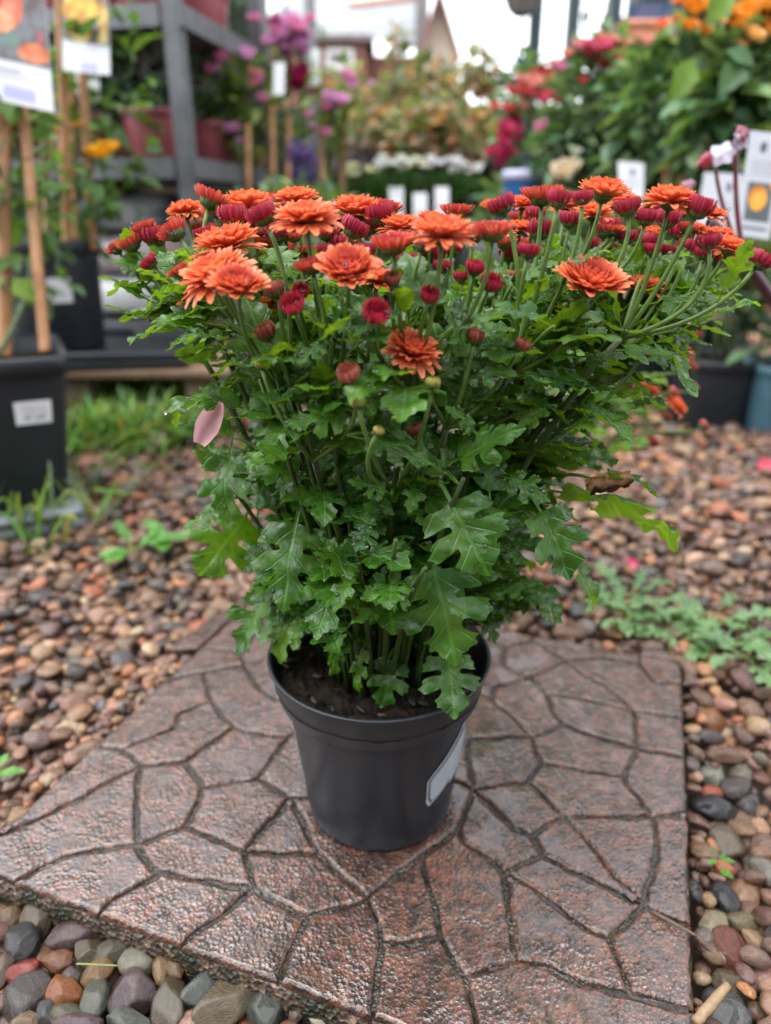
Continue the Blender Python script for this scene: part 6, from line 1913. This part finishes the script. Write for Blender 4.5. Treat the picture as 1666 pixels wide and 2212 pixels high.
# blue bucket
M_BLUE = plain('blue_plastic', (.02, .13, .34), .35, .12, 10); M_LILACP = plain('pale_lilac_plastic', (.45, .46, .66), .35, .08, 10)
bb = P(1132, 425, 2.3)
bk = thing('bucket', 'bright blue plastic bucket with pale lilac rim on the crate', 'bucket', (bb.x, 2.3, bb.z - .12))
mb = MB(); lathe(mb, [(0, -.12), (.050, -.12), (.060, .035), (.061, .04)], 32, (bb.x, 2.3, bb.z)); mb.build('body', M_BLUE, bk)
mb = MB(); lathe(mb, [(.061, .041), (.067, .043), (.069, .068), (.064, .070), (.060, .05), (.02, .045), (0, .045)], 32, (bb.x, 2.3, bb.z)); mb.build('rim', M_LILACP, bk)
cr2 = thing('upturned_crate', 'black upturned crate under the blue bucket', 'crate', (bb.x, 2.3, -.05))
mb = MB(); box(mb, (bb.x, 2.32, (bb.z - .122 - .05) / 2), (.34, .3, bb.z - .122 + .05), 0, None, .01); mb.build('body', M_PLAST, cr2)
# big cream bloom
t = thing('cream_rose', 'single big cream rose bloom between blue bucket and white label', 'rose', P(1222, 470, 1.9))
bloom_obj('bloom', P(1222, 375, 1.9), pxm(40, P(1222, 375, 1.9)), (.72, .60, .42), t); bloom_obj('bloom', P(1205, 388, 1.92), pxm(28, P(1222, 375, 1.9)), (.70, .58, .42), t)
stems(t, (P(1222, 470, 1.9).x, 1.9, -.05), [P(1222, 380, 1.9), P(1205, 392, 1.92)], .005)
# white labels on the right
cd = Card('white plant label with dark emblem beside the cream rose', [P(1338, 428, 1.75), P(1390, 430, 1.75), P(1392, 352, 1.77), P(1335, 348, 1.77)], 'white plant labels', col=(.6, .62, .66))
cd.blob('printed_emblem', .55, .72, .10, .09, (.12, .13, .16), 1, seed=3)
for v in (.5, .4, .3): cd.patch('printed_text', [(.2, v), (.8, v), (.8, v + .03), (.2, v + .03)], (.42, .44, .48), 1)
cd = Card('large white plant label with dark emblem and pink print behind the dark red stems', [P(1500, 520, 1.5), P(1600, 525, 1.5), P(1606, 376, 1.52), P(1522, 372, 1.52)], 'white plant labels', col=(.52, .54, .58))
cd.blob('printed_emblem', .66, .80, .07, .075, (.12, .13, .16), 1, seed=4); cd.patch('printed_panel', [(.15, .05), (.62, .05), (.66, .25), (.18, .26)], (.55, .12, .17), 1)
for v in (.58, .52, .46, .4): cd.patch('printed_text', [(.25, v), (.8, v), (.8, v + .02), (.25, v + .02)], (.4, .42, .46), 1)
cd = Card('tall framed plant label with orange rose photograph standing at the far end', [P(1592, 508, 1.18), P(1662, 518, 1.18), P(1700, 290, 1.2), P(1622, 282, 1.2)], 'white plant labels', col=(.50, .53, .59))
cd.blob('printed_emblem', .42, .86, .10, .055, (.10, .11, .14), 1, seed=5)
cd.patch('printed_photo', [(.13, .16), (.88, .16), (.88, .53), (.13, .53)], (.10, .12, .13), 1)
cd.blob('printed_rose', .46, .38, .28, .125, (.85, .42, .06), 2, seed=6); cd.blob('printed_rose', .42, .40, .15, .07, (.9, .5, .1), 3, seed=7); cd.blob('printed_leaf', .82, .50, .06, .03, (.7, .3, .1), 2.2, seed=8)
cd.patch('printed_strip', [(.12, .075), (.86, .075), (.86, .105), (.12, .105)], (.16, .18, .22), 1)
for v in (.72, .68, .64, .60): cd.patch('printed_text', [(.15, v), (.8, v), (.8, v + .012), (.15, v + .012)], (.38, .4, .45), 1)
a = P(1704, 300, 1.205); cane('bamboo cane that carries the tall framed plant label', (a.x + .115, 1.208, -.05), a + Vector((-.012, .003, .06)), .005)
stk = [o for o in COL.objects if o.get('label', '').startswith('large white plant label with')][0]
mb = MB(); a = P(1550, 520, 1.505); tube(mb, [(a.x, 1.51, -.05), a + Vector((0, .002, .03))], .003, 6, (.02, .05, .025)); mb.build('stake', M_CARD, stk)

# dark steel stand with hanging bowls behind the roses
M_DSTEEL = plain('dark_green_steel', (.022, .045, .05), .45, .2, 12)
DY = 3.6
sx0, sx1 = P(1154, 100, DY).x, P(1450, 100, DY).x
std = thing('hanging_basket_stand', 'dark steel stand with hanging bowls rising behind the rose bushes', 'stand', ((sx0 + sx1) / 2, DY, -.05))
for x in (sx0, P(1233, 100, DY).x, P(1320, 100, DY).x, sx1):
    mb = MB(); beam(mb, (x, DY, -.06), (x, DY, 1.95), .05, .05, (0, 1, 0)); mb.build('post', M_DSTEEL, std, smooth=False)
for z in (P(1200, -30, DY).z, P(1200, 178, DY).z):
    mb = MB(); beam(mb, (sx0 - .3, DY, z), (sx1 + .3, DY, z), .04, .04); mb.build('crossbar', M_DSTEEL, std, smooth=False)
M_GREYB = plain('grey_bowl_plastic', (.22, .21, .21), .5, .1); M_BLUEB = plain('blue_bowl_plastic', (.10, .22, .45), .4, .1)
def bowl(label, x, y, r, mat, Y):
    p = P(x, y, Y); rr_ = pxm(r, p)
    t = thing('hanging_bowl', label, 'bowl', p, 'hanging bowls')
    mb = MB(); lathe(mb, [(0, -.8 * rr_), (.45 * rr_, -.72 * rr_), (.8 * rr_, -.4 * rr_), (rr_, .1 * rr_), (1.04 * rr_, .12 * rr_), (.96 * rr_, .12 * rr_), (.7 * rr_, -.3 * rr_), (0, -.6 * rr_)], 28, p); mb.build('shell', mat, t)
    top = P(x, -35, Y).z + .02
    for a in range(3):
        q = p + Vector((math.cos(a * 2.1) * rr_, math.sin(a * 2.1) * rr_, .1 * rr_))
        mb = MB(); tube(mb, [q, (p.x, p.y, max(top, p.z + rr_ * 1.6))], .003, 5); mb.build('chain', M_DSTEEL, t)
bowl('grey hanging bowl at the top of the dark stand against the sky', 1128, 2, 38, M_GREYB, DY - .1)
bowl('blue hanging bowl at the top of the dark stand', 1402, 24, 46, M_BLUEB, DY - .1)
bowl('small blue hanging bowl low on the dark stand', 1130, 128, 20, M_BLUEB, DY - .1)
tt = P(1390, 84, DY - .2)
tr_ = thing('terracotta_trough', 'terracotta trough hooked on the dark stand', 'trough', tt)
mb = MB(); box(mb, tt, (pxm(110, tt), .14, pxm(44, tt)), 0, None, .008, 1.0); mb.build('body', M_TERRA, tr_)
mb = MB(); box(mb, tt + Vector((0, 0, pxm(20, tt))), (pxm(120, tt), .16, .03), 0, None, .008); mb.build('rim', M_TERRA, tr_)

# ------------------------------------------------------------------ right edge: teal pot, brown pot and dark red stems
M_TEAL = plain('teal_plastic', (.07, .16, .21), .4, .12, 12); M_BROWN = plain('brown_plastic', (.10, .075, .07), .5, .12, 12)
q = G(1690, 940, -.03)
q = Vector((P(1690, 900, 1.68).x, 1.68, -.035))
pot_round('plant_pot', 'teal blue plastic pot with glossy-leaved plant on the gravel', q, .105, .185, M_TEAL, 'pots at the far gravel edge', .8)
t = thing('glossy_leaved_plant', 'glossy dark green broad-leaved plant in the teal pot', 'plant', q + Vector((0, 0, .16)))
mb = MB()
for i in range(70):
    a = U(0, 6.28); el = U(.1, 1.2); d = Vector((math.cos(a) * math.cos(el), math.sin(a) * math.cos(el), math.sin(el)))
    leafquad(mb, q + Vector((0, 0, .19)) + d * U(.03, .14), (d + Vector((0, 0, U(-.6, .2)))).normalized(), Vector((0, -.3, 1)) + d * .3, U(.07, .11), U(.04, .06), R.choice([(.03, .09, .03), (.05, .13, .045), (.02, .055, .025), (.10, .19, .08)]))
mb.build('foliage', M_FOL, t, kind='stuff')
stems(t, q + Vector((0, 0, .17)), [q + Vector((.05, 0, .3)), q + Vector((-.06, 0, .28)), q + Vector((0, .03, .33))], .005)
q2 = Vector((P(1545, 800, 2.15).x, 2.15, -.035))
pot_round('plant_pot', 'brown plastic pot behind the teal one with pale tag', q2, .10, .16, M_BROWN, 'pots at the far gravel edge', .82)
low_plant('dark leafy plant growing in the brown pot', 1560, 690, 2.15, 60, 50, 170, [(.02, .05, .025), (.035, .09, .035), (.06, .13, .05)], .05, .11)
# dark red stems with lilac-grey leaves
M_DRED = vcol('dark_red_stem', .4, 1, .2, 60, .2)
hb = P(2050, 900, .95)
pot_round('plant_pot', 'black pot of the dark red stemmed plant', (hb.x, .95, -.035), .09, .15, M_PLAST, 'pots at the far gravel edge', .8)
ht = thing('dark_stemmed_plant', 'dark red stems with lilac-grey leaves leaning over from a pot', 'plant', (hb.x, .95, .1))
mb = MB(); tube(mb, [(hb.x, .95, .09), P(1720, 720, .90), P(1650, 620, .87), P(1590, 535, .85), P(1535, 475, .84)], [.009, .008, .007, .006, .005], 8, (.07, .022, .035)); mb.build('stem', M_DRED, ht)
mb = MB(); tube(mb, bez(P(1610, 560, .86), P(1585, 470, .85), P(1590, 320, .84), 10), [.0034 - .0001 * i for i in range(11)], 7, (.20, .05, .075)); mb.build('stem', M_DRED, ht)
mb = MB(); tube(mb, bez(P(1600, 548, .86), P(1555, 450, .85), P(1545, 358, .84), 10), [.0030 - .0001 * i for i in range(11)], 7, (.22, .07, .09)); mb.build('stem', M_DRED, ht)
M_HEU = vcol('lilac_grey_leaf', .35, 1, .2, 60, .2, .2)
def scallop(name, c, nrm, r, col, droop=.3, wob=.16):
    m = place_basis(c, Vector(nrm).cross(Vector((0, 1, .2))), nrm, r)
    vs, fs = [m @ Vector((0, 0, 0))], []
    N, K_ = 28, 4
    for k in range(1, K_ + 1):
        for i in range(N):
            a = 2 * math.pi * i / N; w = 1 + wob * math.sin(a * 6) * k / K_
            vs.append(m @ Vector((math.cos(a) * w * k / K_, math.sin(a) * w * k / K_, -droop * (k / K_) ** 2 * abs(math.cos(a)) + .08 * math.sin(a * 3 + k))))
    fs = [(0, 1 + i, 1 + (i + 1) % N) for i in range(N)] + [(1 + (k - 1) * N + i, 1 + k * N + i, 1 + k * N + (i + 1) % N, 1 + (k - 1) * N + (i + 1) % N) for k in range(1, K_) for i in range(N)]
    mb = MB(); mb.add(vs, fs, col); return mb.build(name, M_HEU, ht)
scallop('leaf', P(1560, 328, .83), (-.3, -.8, .6), pxm(27, P(1560, 328, .83)), (.46, .42, .50))
scallop('leaf', P(1601, 302, .83), (.3, -.8, .5), pxm(19, P(1560, 328, .83)), (.44, .38, .46))
scallop('leaf', P(1520, 342, .83), (-.5, -.5, .3), pxm(17, P(1560, 328, .83)), (.30, .03, .06), .8, .05)
scallop('leaf', P(1613, 290, .825), (.7, -.5, .1), pxm(15, P(1560, 328, .83)), (.30, .05, .09), .7, .1)
scallop('leaf', P(1605, 276, .82), (.2, -.6, .7), pxm(16, P(1560, 328, .83)), (.34, .10, .15), .5, .25)
scallop('leaf', P(1487, 395, .85), (-.2, -.6, .6), pxm(14, P(1487, 395, .85)), (.32, .15, .2), .5, .15)

# ------------------------------------------------------------------ second chrysanthemum behind the first
B2 = Vector((.06, .83, -.03))
pot_round('flower_pot', 'black plastic pot hidden behind the main chrysanthemum', B2, .075, .13, M_POT, 'pots of the plants behind', .8)
m2 = thing('chrysanthemum_plant', 'paler chrysanthemum behind the main one with pink buds and orange blooms', 'plant', B2 + Vector((0, 0, .11)))
H2 = [(1478, 757, 58, 'F', .80, .6), (1455, 745, 40, 'R', .82, .3), (1492, 790, 36, 'D', .80, .7), (1462, 872, 62, 'F', .78, .8), (1455, 846, 30, 'D', .78, .5), (1520, 920, 30, 'D', .80, .9), (1411, 955, 30, 'B', .80, .4), (1400, 838, 60, 'F', .82, .3),
      (382, 668, 56, 'H', .80, -.6), (400, 645, 44, 'F', .82, -.4), (352, 682, 36, 'D', .80, -.8), (1500, 836, 24, 'D', .82, .8), (1440, 700, 50, 'R', .86, .3), (1345, 680, 40, 'B', .86, 0), (1480, 650, 40, 'H', .86, .4), (1300, 690, 40, 'F', .86, 0), (420, 600, 50, 'H', .85, -.3), (470, 690, 40, 'F', .86, -.2), (1500, 720, 34, 'B', .84, .5), (1440, 900, 26, 'D', .80, .5)]
for x, y, w, kd, Y, tx in H2:
    p = P(x, y, Y); e, z = add_head(m2, kd, p, pxm(w, p), Vector((tx, -.1, .8)))
    b = B2 + Vector((U(-.03, .03), U(-.03, .03), .115))
    pts = bez(b, Vector((lerp(b.x, e.x, .3), lerp(b.y, e.y, .4), max(b.z + .05, e.z - .01))), e - z * .004, 12)
    mb = MB(); tube(mb, pts, [.0028 - .0001 * i for i in range(13)], 6); mb.build('stem', M_STEM, m2)
    for k in range(7):
        t_ = .15 + .115 * k; j = int(t_ * 12); al = Vector((U(-1, 1), U(-1, 1), U(-.1, .5))) + Vector((tx * .8, 0, 0)); L = U(.03, .058)
        o = link('leaf', R.choice(LM_BIG_L)); o.matrix_basis = place_basis(pts[j] + al.normalized() * L * .2, al, Vector((0, -.3, 1)), L, L * .8); adopt(o, m2)

# ------------------------------------------------------------------ grass, weeds, petals, twigs on the gravel
M_GRASS = vcol('wet_grass', .4, 1, .25, 80, 0, .35, (1.2, 1.1, .5))
def grass(label, spots, n, L, cols, lean=.5, w=.0045):
    mb = MB()
    for x, y, r in spots:
        g = G(x, y, -.03)
        for _ in range(n):
            b = g + Vector((U(-r, r), U(-r, r), -.01)); a = U(0, 6.28); l_ = L * U(.5, 1.25); ln = lean * U(.3, 1.6)
            d = Vector((math.cos(a) * ln, math.sin(a) * ln, 1)).normalized(); side = Vector((-math.sin(a), math.cos(a), 0)) * w * U(.6, 1.3)
            pts = [b, b + d * l_ * .4, b + d * l_ * .75 + Vector((math.cos(a), math.sin(a), 0)) * l_ * .12 * ln, b + d * l_ * .92 + Vector((math.cos(a), math.sin(a), -.35)) * l_ * .35 * ln]
            c = tuple(v * U(.7, 1.3) for v in R.choice(cols))
            vs = []
            for i, p in enumerate(pts):
                k = (1, .9, .65, .08)[i]; vs += [p - side * k, p + side * k]
            mb.add(vs, [(0, 1, 3, 2), (2, 3, 5, 4), (4, 5, 7, 6)], c)
    o = mb.build('grass', M_GRASS); tag(o, label, 'grass', None, 'stuff')
GC = [(.14, .28, .05), (.19, .34, .07), (.10, .21, .04), (.25, .36, .10)]
grass('long wet grass growing through the gravel beyond the slab by the pallet', [(150 + 22 * i, 925 + 30 * ((i * 7) % 3) / 2, .05) for i in range(14)] + [(190 + 30 * i, 900, .06) for i in range(8)] + [(170 + 35 * i, 975, .05) for i in range(6)], 44, .15, GC, .9, .0055)
grass('long grass blades bending in front of the square rose pot', [(60, 1130, .04), (120, 1110, .05), (20, 1100, .05), (170, 1140, .04), (90, 1180, .04), (30, 1170, .04), (150, 1060, .04), (60, 1080, .05)], 15, .18, GC, .9, .004)
def weed(label, x, y, z, n, L, cols_mesh, tilt=.25, group='weeds in the gravel'):
    g = G(x, y, z); t = thing('weed', label, 'weed', g, group)
    for i in range(n):
        a = i * 2.4 + U(-.3, .3); al = Vector((math.cos(a), math.sin(a), U(.0, tilt)))
        l_ = L * U(.65, 1.2)
        o = link('leaf', R.choice(cols_mesh)); o.matrix_basis = place_basis(g + Vector((math.cos(a), math.sin(a), 0)) * l_ * .3 + Vector((0, 0, U(.004, .016))), al, Vector((U(-.3, .3), U(-.3, .3), 1)), l_, l_ * U(.6, .85)); adopt(o, t)
M_WEED = leaf_mat('pale_weed_leaf', (.13, .25, .09), (.17, .29, .12), .35)
LM_WEED = [leaf_mesh(HALF2, 80 + i, d, f_, c_, .09, M_WEED, wscale=1.25) for i, (d, f_, c_) in enumerate([(.5, .15, .2), (.9, .2, .1), (.2, .1, .3)])]
M_OVAL = leaf_mat('broad_weed_leaf', (.08, .24, .03), (.12, .28, .05), .35)
HALF4 = [(.02, 0), (.14, .08), (.26, .22), (.33, .4), (.33, .58), (.26, .76), (.15, .9), (.05, .98)]
LM_OVAL = [leaf_mesh(HALF4, 90 + i, d, .15, .2, .1, M_OVAL) for i, d in enumerate((.4, -.2))]
for x, y, n, L, lab in [(1330, 1330, 11, 0.055, 'first tuft'), (1400, 1360, 13, 0.060, 'second tuft'), (1455, 1375, 10, 0.052, 'third tuft'), (1370, 1300, 9, 0.052, 'upper tuft'), (1545, 1330, 9, 0.058, 'fourth tuft'), (1570, 1390, 11, 0.062, 'fifth tuft'), (1610, 1440, 11, 0.062, 'sixth tuft')]:
    weed(f'pale green weed, {lab} of the patch behind the slab corner', x + U(-12, 12), y + U(-8, 8), -.012, max(5, n - 4), L * U(.75, 1.05), LM_WEED, .75)
weed('bright green broad-leaved weed in the gravel below the grass', 290, 1195, -.01, 5, .055, LM_OVAL, .7)
weed('dark green two-leaved weed beside the bright broad-leaved one', 360, 1175, -.01, 3, .06, LM_OVAL, .8)
weed('green seedling sprouting above the black rounded pebble', 1548, 1880, -.003, 5, .010, LM_OVAL, .6)
weed('green leafy weed cut by the edge of the slab', -20, 1690, .0, 5, .022, LM_OVAL, .6)
M_PET = vcol('fallen_petal', .45, 1, .12, 80, .2, .3)
def fallen(label, p, nrm, L, col, asp=.75, rot=0.0, col2=None):
    m = place_basis(p, Matrix.Rotation(rot, 3, Vector(nrm).normalized()) @ frame_z(nrm)[0], nrm, L, L * asp)
    vs, cs, fs = [], [], []
    for i in range(9):
        for j in range(7):
            v, u = i / 8, j / 6 - .5
            w = math.sin(math.pi * min(1, max(.02, v * .80 + .12))) ** .75 * (1 - .12 * mnoise.noise((v * 6, L * 40, 1)))
            vs.append(m @ Vector((u * w, v - .5, .95 * u * u + .45 * (v - .5) ** 2 + .06 * mnoise.noise((u * 5, v * 5, L * 99))))); cs.append(lerpc(col, col2 or col, v))
    fs = [(i * 7 + j, i * 7 + j + 1, i * 7 + j + 8, i * 7 + j + 7) for i in range(8) for j in range(6)]
    mb = MB(); mb.add(vs, fs, cols=cs); return tag(mb.build('fallen_petal', M_PET), label, 'petal', 'fallen petals')
pp = P(451, 912, .455)
fallen('large pale pink petal caught in the chrysanthemum stems', pp, (.25, -.9, .2), pxm(100, pp), (.82, .46, .54), .52, rad(60), (.86, .54, .60))
for x, y, w, col, c2, lab in [(330, 965, 70, (.6, .45, .42), None, 'pale pink petal lying at the edge of the grass'), (1355, 1230, 50, (.75, .5, .48), (.75, .08, .22), 'pink and white petal lying on the gravel behind the slab'), (1650, 1012, 46, (.75, .09, .16), None, 'hot pink petal lying on the far gravel'), (190, 1000, 44, (.55, .25, .22), None, 'dusky pink petal lying beside the grey tray'), (1500, 872, 60, (.75, .40, .09), None, 'yellow fallen bloom petal on the gravel beside the second chrysanthemum'), (1530, 880, 50, (.7, .45, .2), None, 'buff petal on the gravel next to the yellow one')]:
    g = G(x, y, -.008); fallen(lab, g, (U(-.3, .3), -.4, 1), pxm(w, g), col, .7, U(0, 3), c2)
M_TWIG = vcol('dry_twig', .6, 1, .3, 300, .5)
def twig(label, a, b, r, col):
    mb = MB(); a, b = Vector(a), Vector(b); n = 9
    tube(mb, [a.lerp(b, i / n) + Vector((mnoise.noise((i, 1, r * 999)), mnoise.noise((i, 5, r * 999)), mnoise.noise((i, 9, 2)) * .4)) * r * .35 for i in range(n + 1)], [r * (1.1 - .4 * abs(i / n - .4) + .15 * mnoise.noise((i * 1.7, 2, r))) for i in range(n + 1)], 9, col)
    return tag(mb.build('twig', M_TWIG), label, 'twig')
twig('short thick dry tan twig across the slab corner', G(1503, 2208, .006), G(1572, 2128, .008), .0032, (.30, .20, .11))
twig('thin brown twig lying across a slab joint to the edge', G(1408, 1968, .0025), G(1505, 2022, .004), .0012, (.12, .07, .045))
twig('thin dark root end curling by the red-brown pebble', G(1505, 2022, .002), G(1545, 2065, -.008), .0016, (.12, .07, .05))
twig('thin pale grass stalk across the front pebbles', G(165, 2082, -.004), G(255, 2086, -.006), .0006, (.2, .24, .08))
